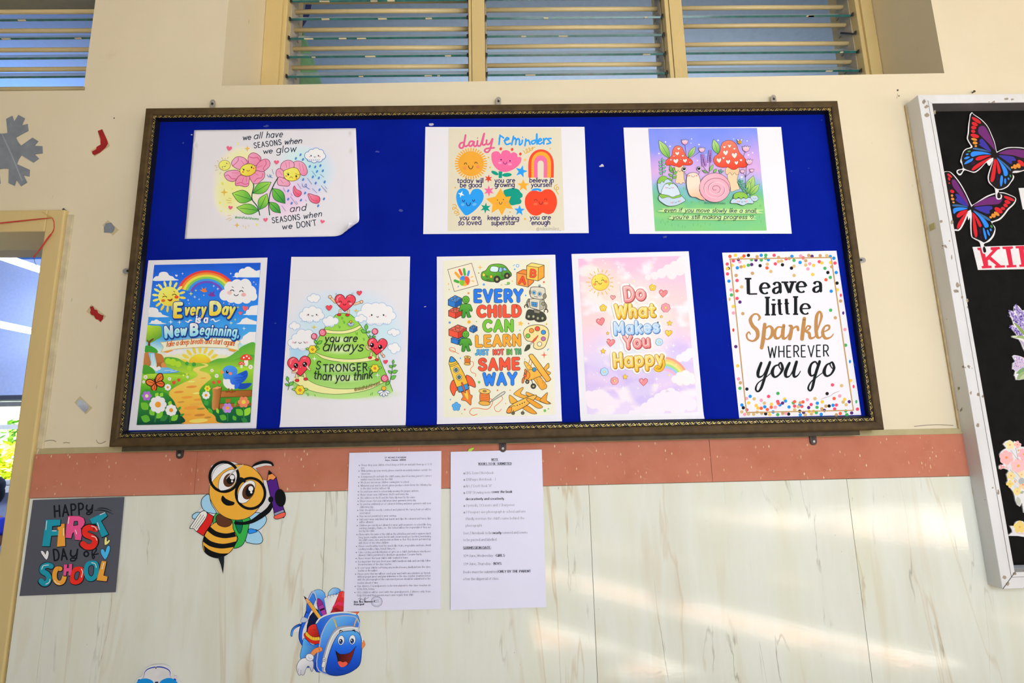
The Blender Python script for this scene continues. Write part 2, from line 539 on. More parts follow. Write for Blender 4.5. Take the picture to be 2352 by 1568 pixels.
    def text(s, txt, x0, y0, x1, y1, h, w, col, slant=0, bow=0, gap=2.2, space=4.5, out=None, ow=0, contrast=None, serif=0, shadow=None, cap=True):
        lay = s.layout(txt, x0, y0, x1, y1, h, slant, bow, gap, space)
        passes = []
        if shadow: passes.append((shadow[0], shadow[1], w + 2 * ow, shadow[2]))
        if out: passes.append((0, 0, w + 2 * ow, out))
        passes.append((0, 0, w, col))
        for dx, dy, ww, cc in passes:
            s.up()
            for kind, g, q in lay:
                q = [(a + dx, b + dy) for a, b in q]
                if contrast:
                    wl = []
                    for i in range(len(q)):
                        a, b = q[max(0, i - 1)], q[min(len(q) - 1, i + 1)]; d = hypot(b[0] - a[0], b[1] - a[1]) or 1
                        v = abs(b[1] - a[1]) / d
                        wl.append(ww * (contrast + (1 - contrast) * v ** 1.5))
                    if kind == 'L':
                        for i in range(len(q) - 1):
                            d = hypot(q[i + 1][0] - q[i][0], q[i + 1][1] - q[i][1]) or 1; v = abs(q[i + 1][1] - q[i][1]) / d
                            s.stroke([q[i], q[i + 1]], ww * (contrast + (1 - contrast) * v ** 1.5), cc, False, cap, same=True)
                    else: s.stroke(q, wl, cc, False, cap, same=True)
                else: s.stroke(q, ww, cc, False, cap, same=True)
                if serif and kind == 'L':
                    for e, f in ((0, 1), (-1, -2)):
                        if abs(g[e][0] - g[f][0]) < 0.45 * abs(g[e][1] - g[f][1]) and abs(g[e][1] - g[f][1]) > 1:
                            r = serif * h / 10; x, y = q[e]
                            s.stroke([(x - r, y), (x + r, y)], max(ww * 0.5, 1.7), cc, False, False, same=True)
    # -- little motifs
    def heart(s, cx, cy, w, h, col, rot=0, out=None, ow=3):
        b = [(0, .5), (-.3, .2), (-.5, -.12), (-.46, -.38), (-.26, -.5), (-.08, -.4), (0, -.24), (.08, -.4), (.26, -.5), (.46, -.38), (.5, -.12), (.3, .2)]
        r = radians(rot); p = [(cx + x * w * cos(r) - y * h * sin(r), cy + x * w * sin(r) + y * h * cos(r)) for x, y in b]
        k = catmull(p[1:], False, 4)
        s.poly([p[0]] + k, col, False, out, ow)
    def star(s, cx, cy, R, r, n, col, rot=-90, out=None, ow=3, sq=1):
        p = []
        for i in range(2 * n):
            a = radians(rot + 180 * i / n); q = R if i % 2 == 0 else r
            p.append((cx + q * cos(a), cy + q * sq * sin(a)))
        s.poly(p, col, False, out, ow)
    def spark(s, cx, cy, R, col): s.star(cx, cy, R, R * .24, 4, col, -90, sq=1.1)
    def flower(s, cx, cy, R, n, col, mid, out=None, ow=3, rot=0, pr=.42, mr=.3):
        if out:
            s.up()
            for i in range(n):
                a = radians(rot + 360 * i / n); x, y = cx + R * .62 * cos(a), cy + R * .62 * sin(a); r = R * pr + ow
                s._put([(x + r * cos(2 * pi * k / 14), y + r * sin(2 * pi * k / 14)) for k in range(14)], [tuple(range(14))], out)
        s.dots([(cx + R * .62 * cos(radians(rot + 360 * i / n)), cy + R * .62 * sin(radians(rot + 360 * i / n)), R * pr, col) for i in range(n)])
        s.ell(cx, cy, R * mr, None, mid, n=14, out=out, ow=ow * .7 if out else 0)
    def leaf(s, x0, y0, x1, y1, w, col, out=None, ow=3, vein=None):
        dx, dy = x1 - x0, y1 - y0
        nx, ny = -dy * w, dx * w
        p = [(x0, y0), (x0 + dx * .3 + nx * .8, y0 + dy * .3 + ny * .8), (x0 + dx * .62 + nx * .85, y0 + dy * .62 + ny * .85), (x1, y1),
             (x0 + dx * .62 - nx * .85, y0 + dy * .62 - ny * .85), (x0 + dx * .3 - nx * .8, y0 + dy * .3 - ny * .8)]
        a = catmull(p[:4], False, 5); b = catmull(p[3:] + [p[0]], False, 5)
        s.poly(a + b[1:-1], col, False, out, ow)
        if vein: s.stroke([(x0, y0), (x0 + dx * .85, y0 + dy * .85)], ow * .8, vein, False)
    def cloud(s, lobes, col, out=None, ow=4):
        """union of circles (x, y, r)"""
        if out: s.dots([(x, y, r + ow, out) for x, y, r in lobes], 24)
        s.dots([(x, y, r, col) for x, y, r in lobes], 24)
        if len(lobes) > 3: s.poly([(x, y) for x, y, r in lobes], col, False)
    def puff(s, cx, cy, w, h, col, out=None, ow=4):
        s.cloud([(cx - .34 * w, cy + .12 * h, .2 * w), (cx - .14 * w, cy - .12 * h, .22 * w), (cx + .12 * w, cy - .14 * h, .22 * w),
                 (cx + .34 * w, cy + .1 * h, .19 * w), (cx + .14 * w, cy + .2 * h, .2 * w), (cx - .12 * w, cy + .22 * h, .2 * w), (cx, cy + .05 * h, .25 * w)], col, out, ow)
    def arc(s, cx, cy, rx, ry, a0, a1, w, col):
        m = 10 if rx < 60 else 40
        s.stroke([(cx + rx * cos(radians(a0 + (a1 - a0) * i / m)), cy + ry * sin(radians(a0 + (a1 - a0) * i / m))) for i in range(m + 1)], w, col, False)
    def smile(s, cx, cy, d, e, w, col, eyes='n', rot=0, cheek=None, mouth=1, es=None):
        """eyes 2d apart at (cx, cy), smile e below them"""
        r = radians(rot); R = lambda x, y: (cx + x * cos(r) - y * sin(r), cy + x * sin(r) + y * cos(r))
        es = es or d * .28
        for q in (-1, 1):
            x, y = R(q * d, 0)
            if eyes == '.': s.ell(x, y, es, es * 1.15, col, n=14)
            else:
                a0, a1 = (180, 360) if eyes == 'n' else (0, 180)
                s.arc(x, y, es, es * 1.1, a0 + rot, a1 + rot, w, col)
            if cheek:
                x, y = R(q * d * 1.35, e * .75); s.ell(x, y, es * 1.1, es * .85, cheek, n=14)
        x, y = R(0, e)
        if mouth > 0: s.arc(x, y - es * .5, es * 1.15, es * 1.2, 10 + rot, 170 + rot, w, col)
        else: s.arc(x, y + es * .6, es * 1.1, es, 190 + rot, 350 + rot, w, col)

# ------------------------------------------------------------------ papers
def paper_mat(name, col, rough=0.5):
    mt, nt, bs = newmat(name)
    f = noise(nt, coords(nt), 9, 4)
    c = hexc(col)
    nt.links.new(ramp(nt, f, [(0.25, tuple(x * .97 for x in c)), (0.75, c)]), bs.inputs['Base Color'])
    bs.inputs['Roughness'].default_value = rough; bs.inputs['Specular IOR Level'].default_value = 0.3
    return mt
PAPER = paper_mat('white_paper', '#efedf2')
COPY = paper_mat('copier_paper', '#e9e8fc')
DARKCARD = paper_mat('charcoal_card', '#585a66', 0.5)

def sheet(name, q, Y, label, cat, mat, group=None, curl=None, nx=14, ny=14, lift=0.0, sag=0.0012):
    """a sheet of paper through its four corners (TL, TR, BR, BL), gently bowed; curl = (fraction along the diagonal, radius) rolls the bottom right corner"""
    c = [at(u, v, Y) for u, v in q]
    o = sum(c, Vector()) / 4
    vs, fs = [], []
    ex = (c[1] - c[0]).normalized(); diag = (c[2] - c[0])
    if curl:
        d0 = Vector((curl[0], 0, curl[1])).normalized(); s0 = curl[2]; r = curl[3]
    for j in range(ny + 1):
        t = j / ny
        for i in range(nx + 1):
            u = i / nx
            p = c[0].lerp(c[1], u).lerp(c[3].lerp(c[2], u), t)
            p.y += sag * abs(sin(u * 7 + t * 3) * sin(t * 5 + 1)) * 0.4
            if lift: p.y -= lift * max(0, (t - 0.962) / 0.038) ** 2
            if curl:
                dd = (p - c[2]).dot(d0) + s0
                if dd > 0:
                    a = dd / r
                    p = p - d0 * dd + d0 * (r * sin(a)) + Vector((0, -r * (1 - cos(a)), 0))
            vs.append(p - o)
    w = nx + 1
    for j in range(ny):
        for i in range(nx): fs.append((j * w + i, j * w + w + i, j * w + w + i + 1, j * w + i + 1))
    me = bpy.data.meshes.new(name); me.from_pydata(vs, [], fs)
    me.polygons.foreach_set('use_smooth', [bool(curl)] * len(fs)); me.materials.append(mat)
    ob = link(name, me, None, o)
    so = ob.modifiers.new('thickness', 'SOLIDIFY'); so.thickness = 0.00025; so.offset = -1
    return tag(ob, label, cat, group)

# ------------------------------------------------------------------ setting materials
def wall_mat():
    mt, nt, bs = newmat('cream_plaster')
    v = coords(nt)
    big = noise(nt, v, 1.6, 5, 0.6); fine = noise(nt, v, 60, 4)
    c = ramp(nt, big, [(0.3, hexc('#ddd0b0')), (0.7, hexc('#e6dabc'))])
    dirt = noise(nt, v, 7, 6, 0.65)
    d = ramp(nt, dirt, [(0.66, (0, 0, 0)), (0.80, (0.55, 0.55, 0.55))])
    c = mix(nt, d, c, hexc('#d3c096'))
    sc = noise(nt, coords(nt, (3, 3, 1)), 22, 2, 0.4)
    c = mix(nt, ramp(nt, sc, [(0.755, (0, 0, 0)), (0.80, (0.6, 0.6, 0.6))]), c, hexc('#a99a78'))
    nt.links.new(c, bs.inputs['Base Color']); bs.inputs['Roughness'].default_value = 0.62
    bs.inputs['Specular IOR Level'].default_value = 0.35
    h = mix(nt, 0.5, fine, noise(nt, v, 14, 3))
    bump(nt, bs, h, 0.18, 0.004)
    return mt

def marble_mat():
    """cream polished wall tile with tan and grey upright veins; each 62 cm tile carries the same print"""
    mt, nt, bs = newmat('cream_veined_tile')
    g = nt.nodes.new('ShaderNodeNewGeometry'); sp = nt.nodes.new('ShaderNodeSeparateXYZ')
    nt.links.new(g.outputs['Position'], sp.inputs['Vector'])
    def math_(op, a, b=None, c=None):
        n = nt.nodes.new('ShaderNodeMath'); n.operation = op
        for i, q in enumerate((a, b, c)):
            if q is None: continue
            if hasattr(q, 'is_linked'): nt.links.new(q, n.inputs[i])
            else: n.inputs[i].default_value = q
        return n.outputs[0]
    t = math_('DIVIDE', math_('ADD', sp.outputs['X'], 1.0445), 0.6205)
    fr = math_('FRACT', t); idx = math_('FLOOR', t)
    cmb = nt.nodes.new('ShaderNodeCombineXYZ')
    nt.links.new(math_('MULTIPLY', fr, 0.62), cmb.inputs['X']); nt.links.new(math_('MULTIPLY', idx, 0.15), cmb.inputs['Y'])
    nt.links.new(sp.outputs['Z'], cmb.inputs['Z'])
    mp = nt.nodes.new('ShaderNodeMapping'); nt.links.new(cmb.outputs[0], mp.inputs['Vector']); mp.inputs['Scale'].default_value = (1, 1, 0.16)
    v = mp.outputs['Vector']
    base = ramp(nt, noise(nt, v, 7, 5, 0.6), [(0.32, hexc('#dcdccb')), (0.5, hexc('#e4e7da')), (0.68, hexc('#dfdfc9'))])
    # thin veins where a stretched noise crosses its middle
    def veins(scale, width, dist, off):
        m2 = nt.nodes.new('ShaderNodeMapping'); nt.links.new(cmb.outputs[0], m2.inputs['Vector'])
        m2.inputs['Scale'].default_value = (1, 1, 0.13); m2.inputs['Location'].default_value = (off, 0, off)
        f = noise(nt, m2.outputs['Vector'], scale, 5, 0.55, dist)
        a = math_('ABSOLUTE', math_('SUBTRACT', f, 0.5))
        return ramp(nt, a, [(0.0, (1, 1, 1)), (width, (0, 0, 0))])
    br = noise(nt, mp.outputs['Vector'], 4.0, 3)
    gate = ramp(nt, br, [(0.46, (0, 0, 0)), (0.66, (0.6, 0.6, 0.6))])
    c = mix(nt, mix(nt, 1.0, veins(5.2, 0.013, 0.5, 0.0), gate, 'MULTIPLY'), base, hexc('#c6ae80'))
    gate2 = ramp(nt, noise(nt, coords(nt, (4, 1, 1.4)), 4, 3), [(0.52, (0, 0, 0)), (0.70, (0.8, 0.8, 0.8))])
    c = mix(nt, mix(nt, 1.0, veins(9.0, 0.012, 0.9, 3.7), gate2, 'MULTIPLY'), c, hexc('#8f876f'))
    broad = ramp(nt, noise(nt, v, 11, 3, 0.5, 0.6), [(0.60, (0, 0, 0)), (0.72, (0.42, 0.42, 0.42))])
    c = mix(nt, broad, c, hexc('#cbb78a'))
    spk = noise(nt, coords(nt, (1, 1, 0.5)), 95, 2)
    c = mix(nt, ramp(nt, spk, [(0.77, (0, 0, 0)), (0.81, (0.5, 0.5, 0.5))]), c, hexc('#55503f'))
    nt.links.new(c, bs.inputs['Base Color'])
    bs.inputs['Roughness'].default_value = 0.075; bs.inputs['IOR'].default_value = 1.5
    bump(nt, bs, noise(nt, coords(nt), 120, 2), 0.035, 0.002)
    return mt

def dado_mat():
    mt, nt, bs = newmat('terracotta_marble_tile')
    v = coords(nt)
    c = ramp(nt, noise(nt, v, 9, 5, 0.6), [(0.3, hexc('#bc7156')), (0.55, hexc('#c87e64')), (0.75, hexc('#c0765b'))])
    w = nt.nodes.new('ShaderNodeTexVoronoi'); w.feature = 'F1'; w.inputs['Scale'].default_value = 58; w.inputs['Randomness'].default_value = 1
    mp = nt.nodes.new('ShaderNodeMapping'); nt.links.new(v, mp.inputs['Vector']); mp.inputs['Rotation'].default_value = (0, 0.6, 0); mp.inputs['Scale'].default_value = (1.7, 1, 0.8)
    nt.links.new(mp.outputs['Vector'], w.inputs['Vector'])
    fl = ramp(nt, w.outputs['Distance'], [(0.11, (1, 1, 1)), (0.18, (0, 0, 0))])
    gate = ramp(nt, noise(nt, v, 16, 3), [(0.48, (0, 0, 0)), (0.58, (0.9, 0.9, 0.9))])
    c = mix(nt, mix(nt, 1, fl, gate, 'MULTIPLY'), c, hexc('#e6cf9f'))
    w2 = nt.nodes.new('ShaderNodeTexVoronoi'); w2.inputs['Scale'].default_value = 50; m2 = nt.nodes.new('ShaderNodeMapping'); nt.links.new(v, m2.inputs['Vector']); m2.inputs['Rotation'].default_value = (0, -0.9, 0); m2.inputs['Scale'].default_value = (2.2, 1, 0.6); m2.inputs['Location'].default_value = (3, 0, 5)
    nt.links.new(m2.outputs['Vector'], w2.inputs['Vector'])
    g2 = ramp(nt, noise(nt, v, 21, 3), [(0.56, (0, 0, 0)), (0.64, (0.8, 0.8, 0.8))])
    c = mix(nt, mix(nt, 1, ramp(nt, w2.outputs['Distance'], [(0.12, (1, 1, 1)), (0.2, (0, 0, 0))]), g2, 'MULTIPLY'), c, hexc('#dcb98e'))
    vn = noise(nt, v, 13, 5, 0.6, 1.2)
    mm = nt.nodes.new('ShaderNodeMath'); mm.operation = 'SUBTRACT'; nt.links.new(vn, mm.inputs[0]); mm.inputs[1].default_value = 0.5
    ma = nt.nodes.new('ShaderNodeMath'); ma.operation = 'ABSOLUTE'; nt.links.new(mm.outputs[0], ma.inputs[0])
    vg = ramp(nt, noise(nt, v, 8, 2), [(0.58, (0, 0, 0)), (0.7, (0.6, 0.6, 0.6))])
    c = mix(nt, mix(nt, 1, ramp(nt, ma.outputs[0], [(0, (1, 1, 1)), (0.010, (0, 0, 0))]), vg, 'MULTIPLY'), c, hexc('#d8b48c'))
    nt.links.new(c, bs.inputs['Base Color'])
    bs.inputs['Roughness'].default_value = 0.10; bs.inputs['IOR'].default_value = 1.5
    return mt

def wood_paint(name, col, dirt):
    mt, nt, bs = newmat(name)
    v = coords(nt)
    c0, c1 = hexc(col), hexc(dirt)
    f = noise(nt, coords(nt, (1, 1, 0.25)), 18, 5, 0.6)
    c = ramp(nt, f, [(0.3, tuple(x * .96 for x in c0)), (0.62, c0), (0.80, mixc(col, dirt, 0.35))])
    nt.links.new(c, bs.inputs['Base Color']); bs.inputs['Roughness'].default_value = 0.38
    bump(nt, bs, noise(nt, v, 40, 3), 0.06, 0.002)
    return mt

PLASTER, TILE, DADO = wall_mat(), marble_mat(), dado_mat()
YELLOW = wood_paint('yellow_enamel', '#d8c084', '#8a744a')
CREAMWOOD = wood_paint('cream_enamel', '#dcc692', '#8f7d55')
OLIVE = plain('#b5a87c', 0.6, name='olive_fillet_plaster')  # one olive tone along the whole fillet
GREYPAINT = plain('#b7ab94', 0.5, wear=0.12, name='louvre_carrier_paint')

def struct(name, mb, mat, bevel=0.0):
    return tag(mb.build(name, mat, None, bevel), kind='structure')

# ------------------------------------------------------------------ the wall with its two window openings and the doorway
WL, WR, WT = -0.7511, 1.243, 1.80 + EYE
ZL, ZR = 0.9317 + EYE, 0.9482 + EYE          # the sill runs slightly out of level
LWR, LWB, LWL = -1.1195, 0.9222 + EYE, -2.9
DX1, DZ1 = -1.116, 0.576 + EYE               # doorway: right edge and head of the frame
DX0 = -2.06
TOP, THK = 2.0 + EYE, 0.34
def slab(mb, x0, x1, z00, z01, z10, z11, y0=0.0, y1=THK):
    mb.hexa([(x0, y0, z00), (x1, y0, z01), (x1, y1, z01), (x0, y1, z00), (x0, y0, z10), (x1, y0, z11), (x1, y1, z11), (x0, y1, z10)])
wb = MB()
DT = -0.0375 + EYE                            # top of the tiled dado
slab(wb, DX1, WL, 0, 0, ZL, ZL)
slab(wb, WL, WR, 0, 0, ZL, ZR)
slab(wb, WR, 3.6, 0, 0, ZR, ZR)
slab(wb, LWR, WL, ZL, ZL, TOP, TOP)
slab(wb, WR, 3.6, ZR, ZR, TOP, TOP)
slab(wb, WL, WR, WT, WT, TOP, TOP)
slab(wb, DX0, DX1, DZ1, DZ1, LWB, LWB)
slab(wb, -3.9, DX0, 0, 0, LWB, LWB)
slab(wb, -3.9, LWL, LWB, LWB, TOP, TOP)
slab(wb, LWL, LWR, WT, WT, TOP, TOP)
slab(wb, DX1, LWR, DZ1, DZ1, TOP, TOP) if LWR > DX1 else None
wall = struct('wall_back', wb, PLASTER)

# tiled dado: one terracotta band over tall cream tiles
TY = -0.008
dm = MB()
seams = [-1.113, -0.7325, 0.4936, 1.72, 2.95]
for a, b in zip(seams, seams[1:]): dm.box((a + 0.0003, TY, -0.1372 + EYE), (b - 0.0003, 0.004, DT))
struct('trim_1', dm, DADO, 0.0008)
tm = MB()
sx = [-1.1115] + [-1.0445 + 0.6205 * k for k in range(0, 7)]
for a, b in zip(sx, sx[1:]): tm.box((a + 0.0004, TY, 0.02), (b - 0.0004, 0.004, -0.1382 + EYE))
struct('trim_2', tm, TILE, 0.0006)
gm = MB(); gm.box((-1.1125, -0.0045, 0.02), (2.6, 0.002, DT - 0.001))
struct('trim_3', gm, plain('#a99f83', 0.8, name='tile_grout'))
fm = MB(); fm.hexa([(-1.108, -0.0085, DT), (3.4, -0.0085, DT), (3.4, 0.003, DT), (-1.108, 0.003, DT), (-1.108, -0.003, DT + 0.0135), (3.4, -0.003, DT + 0.0135), (3.4, 0.003, DT + 0.0135), (-1.108, 0.003, DT + 0.0135)])
struct('trim_4', fm, OLIVE, 0.001)

# ------------------------------------------------------------------ louvre windows
def glass_mat():
    mt, nt, bs = newmat('louvre_glass')
    f = noise(nt, coords(nt), 5, 3)
    c = ramp(nt, f, [(0.3, hexc('#c4d6d8')), (0.7, hexc('#cfdedd'))])
    nt.links.new(c, bs.inputs['Base Color'])
    bs.inputs['Roughness'].default_value = 0.12; bs.inputs['Alpha'].default_value = 0.5; bs.inputs['IOR'].default_value = 1.5
    return mt
GLASS = glass_mat()
EDGE = plain('#1f6560', 0.15, wear=0.3, name='green_glass_edge')
BLACKCLIP = plain('#1c1b18', 0.5, name='black_clip')
CHIP = plain('#e9dcb8', 0.5, name='paint_chip')

def louvre_window(name, panels, rods, blades, frame_fn, missing=()):
    w = tag(link(name, None, None, ((panels[0][0] + panels[-1][1]) / 2, 0.25, rods[0])), kind='structure')
    frame_fn(w)
    for pi_, (x0, x1) in enumerate(panels):
        for k, z in enumerate(rods):
            mb = MB(); zz = z + 0.0012 * (pi_ - 1)
            mb.tube([(x0 - 0.004, 0.262, zz), ((x0 + x1) / 2, 0.262, zz + 0.001), (x1 + 0.004, 0.262, zz - 0.0005)], 0.0073, 10)
            mb.build('grille_bar', CREAMWOOD, w)
        rnd = random.Random(pi_ * 7 + 3)
        for k, z in enumerate(blades):
            if (pi_, k) in missing: continue
            tilt = 0.0555
            dz = rnd.uniform(-0.002, 0.002); z = z + dz
            yf, yb = 0.226, 0.281
            g = MB(); th = 0.0042
            if True:
                g.hexa([(x0 + 0.004, yf, z), (x1 - 0.004, yf, z), (x1 - 0.004, yb, z + tilt), (x0 + 0.004, yb, z + tilt),
                        (x0 + 0.004, yf - 0.003, z + th), (x1 - 0.004, yf - 0.003, z + th), (x1 - 0.004, yb - 0.003, z + tilt + th), (x0 + 0.004, yb - 0.003, z + tilt + th)])
                gl = g.build('glass_louvre', GLASS, w)
            e = MB()
            e.hexa([(x0 + 0.004, yf - 0.0012, z - 0.0002), (x1 - 0.004, yf - 0.0012, z - 0.0002), (x1 - 0.004, yf + 0.001, z + 0.0005), (x0 + 0.004, yf + 0.001, z + 0.0005),
                    (x0 + 0.004, yf - 0.0042, z + th), (x1 - 0.004, yf - 0.0042, z + th), (x1 - 0.004, yf - 0.002, z + th), (x0 + 0.004, yf - 0.002, z + th)])
            eo = e.build('ground_edge', EDGE, gl)
            ch = MB()
            for q in range(rnd.randint(1, 3)):
                cx = rnd.uniform(x0 + 0.03, x1 - 0.06); L = rnd.uniform(0.008, 0.035)
                ch.box((cx, yf - 0.0052, z - 0.0006), (cx + L, yf - 0.001, z + rnd.uniform(0.0004, 0.0018)))
            ch.build('edge_chip', CHIP, gl)
        for xs, sgn in ((x0, 1), (x1, -1)):
            for k, z in enumerate(blades):
                c = MB()
                c.hexa([(xs, 0.221, z - 0.005), (xs + sgn * 0.006, 0.221, z - 0.005), (xs + sgn * 0.006, 0.283, z + 0.052), (xs, 0.283, z + 0.052),
                        (xs, 0.219, z - 0.001), (xs + sgn * 0.006, 0.219, z - 0.001), (xs + sgn * 0.006, 0.279, z + 0.056), (xs, 0.279, z + 0.056)])
                c.hexa([(xs, 0.219, z - 0.002), (xs + sgn * 0.006, 0.219, z - 0.001), (xs + sgn * 0.006, 0.222, z - 0.001), (xs, 0.222, z - 0.002),
                        (xs, 0.217, z + 0.008), (xs + sgn * 0.006, 0.217, z + 0.005), (xs + sgn * 0.006, 0.220, z + 0.005), (xs, 0.220, z + 0.008)])
                c.build('blade_clip', BLACKCLIP, w)
    return w

RODS = [EYE + 1.4015 - 0.0703 * k for k in range(-1, 6)]
BLADES = [EYE + 1.3345 - 0.0695 * k for k in range(-1, 5)]
def frame_mid(w):
    t = WT + 0.02
    for nm, x0, x1, xx in (('jamb', -0.7505, -0.697, -0.684), ('jamb', 1.2045, 1.242, 1.192)):
        m_ = MB(); m_.box((min(x0, x1), 0.2, ZL - 0.02), (max(x0, x1), 0.335, t))
        a, b = (x1, xx) if x1 < 0 else (xx, x0)
        m_.box((a - 0.0005, 0.208, ZL - 0.02), (b + 0.0005, 0.33, t))
        m_.build('jamb', YELLOW, w, 0.002)
    for x0, x1, gx in ((-0.0935, -0.0409, -0.0838), (0.5517, 0.6077, 0.5657)):
        m_ = MB(); m_.box((gx + 0.0006, 0.2, ZL - 0.02), (x1, 0.33, t)); m_.box((x0, 0.2025, ZL - 0.02), (gx - 0.0006, 0.325, t))
        m_.build('mullion', YELLOW, w, 0.0015)
    for x0, x1, z in ((-0.684, -0.0935, 1.492), (-0.0409, 0.5517, 1.518), (0.6077, 1.192, 1.53)):
        m_ = MB(); m_.box((x0, 0.285, EYE + z), (x1, 0.33, t)); m_.build('head_rail', CREAMWOOD, w, 0.002)
        m_ = MB(); m_.box((x0, 0.21, ZL - 0.02), (x1, 0.33, ZL + 0.03)); m_.build('sill_rail', CREAMWOOD, w, 0.002)
    for xs in (-0.684, -0.0948, -0.0396, 0.5504, 0.609, 1.1915):       # galvanised carriers of the blades, scalloped between clips
        c = MB(); n = len(BLADES)
        zz = [EYE + 1.0 + 0.0348 * k for k in range(14)]
        left = xs in (-0.684, -0.0396, 0.609)
        for k in range(13):
            yb = 0.300 if k % 2 else 0.285
            c.box((xs if left else xs - 0.003, 0.236, zz[k]), (xs + 0.003 if left else xs, yb, zz[k] + 0.0349))
        c.build('blade_carrier', GREYPAINT, w)
PAN = [(-0.681, -0.0950), (-0.0395, 0.5502), (0.6090, 1.1890)]
louvre_window('window_1', PAN, RODS, BLADES, frame_mid, missing=((2, 2),))
c = MB(); c.hexa([(1.180, 0.228, BLADES[2]), (1.188, 0.228, BLADES[2]), (1.188, 0.275, BLADES[2] + .036), (1.180, 0.275, BLADES[2] + .036), (1.180, 0.226, BLADES[2] + .006), (1.188, 0.226, BLADES[2] + .006), (1.188, 0.275, BLADES[2] + .042), (1.180, 0.275, BLADES[2] + .042)])
def frame_left(w):
    m_ = MB(); m_.box((LWR - 0.062, 0.2, LWB - 0.02), (LWR + 0.01, 0.33, WT + 0.02)); m_.build('jamb', YELLOW, w, 0.002)
    m_ = MB(); m_.box((LWL, 0.285, EYE + 1.478), (LWR - 0.062, 0.33, WT + .02)); m_.build('head_rail', plain('#8f8460', 0.5), w, 0.002)
    m_ = MB(); m_.box((LWL, 0.21, LWB - 0.02), (LWR - 0.062, 0.33, LWB + 0.03)); m_.build('sill_rail', CREAMWOOD, w, 0.002)
louvre_window('window_2', [(-2.02, -1.186), (-2.88, -2.06)], [EYE + 1.4085 - 0.0716 * k for k in range(0, 6)], [EYE + 1.3413 - 0.0697 * k for k in range(0, 5)], frame_left)

# ------------------------------------------------------------------ doorway on the left
d = tag(link('door_1', None, None, (DX1 - 0.5, 0, 0)), kind='structure')
pin = [at(93, 531, -0.012), at(46, 1000, -0.012)]
DIN = (pin[0].x + pin[1].x) / 2
m_ = MB(); m_.box((DIN, -0.012, 0), (DX1, 0.12, DZ1)); m_.build('jamb', YELLOW, d, 0.003)
m_ = MB(); m_.box((DX0 + 0.055, -0.012, pin[0].z), (DIN, 0.12, DZ1)); m_.build('head', YELLOW, d, 0.003)
m_ = MB(); m_.box((DX0, -0.012, 0), (DX0 + 0.055, 0.12, DZ1)); m_.build('jamb', YELLOW, d, 0.003)
m_ = MB(); m_.box((DX1, -0.004, DT + 0.012), (DX1 + 0.016, 0.003, DZ1 - 0.01)); m_.build('plaster_fillet', plain('#cbbf9c', 0.7, wear=0.14), d, 0.002)

# ------------------------------------------------------------------ framed notice board
BX0, BX1, BZ0, BZ1, BF = -0.9148, 0.8991, -0.0232 + EYE, 0.8371 + EYE, -0.045
def frame_wood():
    mt, nt, bs = newmat('dark_brown_moulding')
    f = noise(nt, coords(nt, (1, 1, 1)), 30, 5, 0.6)
    nt.links.new(ramp(nt, f, [(0.3, hexc('#3f301b')), (0.7, hexc('#594628'))]), bs.inputs['Base Color'])
    bs.inputs['Roughness'].default_value = 0.62; bs.inputs['Specular IOR Level'].default_value = 0.25
    return mt
BROWN = frame_wood()
BLACKM = plain('#17181a', 0.35, spec=0.3, name='black_moulding')
GOLD = plain('#d9bd6a', 0.35, 0.35, name='gilt')
def felt_mat():
    mt, nt, bs = newmat('royal_blue_felt')
    v = coords(nt)
    f = noise(nt, v, 5, 5, 0.6); g = noise(nt, v, 420, 2)
    c = ramp(nt, f, [(0.3, hexc('#061988')), (0.7, hexc('#0a219a'))])
    lint = ramp(nt, noise(nt, v, 48, 2, 0.4), [(0.775, (0, 0, 0)), (0.80, (0.35, 0.35, 0.35))])
    c = mix(nt, lint, c, hexc('#6f7fb4'))
    nt.links.new(c, bs.inputs['Base Color']); bs.inputs['Roughness'].default_value = 0.95
    bs.inputs['Specular IOR Level'].default_value = 0.03
    bump(nt, bs, g, 0.25, 0.001)
    return mt
FELT = felt_mat()
board = thing('notice_board', ((BX0 + BX1) / 2, -0.02, BZ0), 'large royal-blue felt notice board in a dark brown frame with gilt border', 'notice board')
PY = -0.0262                                     # the face of the felt
m_ = MB(); m_.box((BX0 + 0.02, PY, BZ0 + 0.02), (BX1 - 0.02, -0.006, BZ1 - 0.02)); m_.build('felt_panel', FELT, board)

def moulding(mb, prof, side):
    """prof: (inset from the outer edge, depth y) profile swept along one side with mitred ends"""
    vs = []; n = len(prof)
    for e in (0, 1):
        for a, y in prof:
            x0, x1, z0, z1 = BX0 + a, BX1 - a, BZ0 + a + 0.0058 * max(0, a - 0.0270) / 0.0014 * (prof is P_IN), BZ1 - a
            c = {'t': ((x0, z1), (x1, z1)), 'b': ((x0, z0), (x1, z0)), 'l': ((x0, z0), (x0, z1)), 'r': ((x1, z0), (x1, z1))}[side][e]
            vs.append((c[0], y, c[1]))
    fs = [(k, (k + 1) % n, n + (k + 1) % n, n + k) for k in range(n)] + [tuple(range(n)), tuple(range(n, 2 * n))]
    mb.add(vs, fs)
P_OUT = [(0, -0.004), (0, -0.042), (0.002, -0.0455), (0.005, -0.0465), (0.016, -0.047), (0.0190, -0.0455), (0.0205, -0.0425), (0.0205, -0.004)]
P_IN = [(0.0204, -0.006), (0.0204, -0.0425), (0.0218, -0.0432), (0.0270, -0.0436), (0.0276, -0.0424), (0.0281, -0.038), (0.0284, -0.0275), (0.0284, -0.006)]
for nm, sd in (('top', 't'), ('bottom', 'b'), ('side', 'l'), ('side', 'r')):
    m_ = MB(); moulding(m_, P_OUT, sd); r_ = m_.build('frame_rail', BROWN, board, 0.0006)
    m_ = MB(); moulding(m_, P_IN, sd); m_.build('inner_moulding', BLACKM, board)
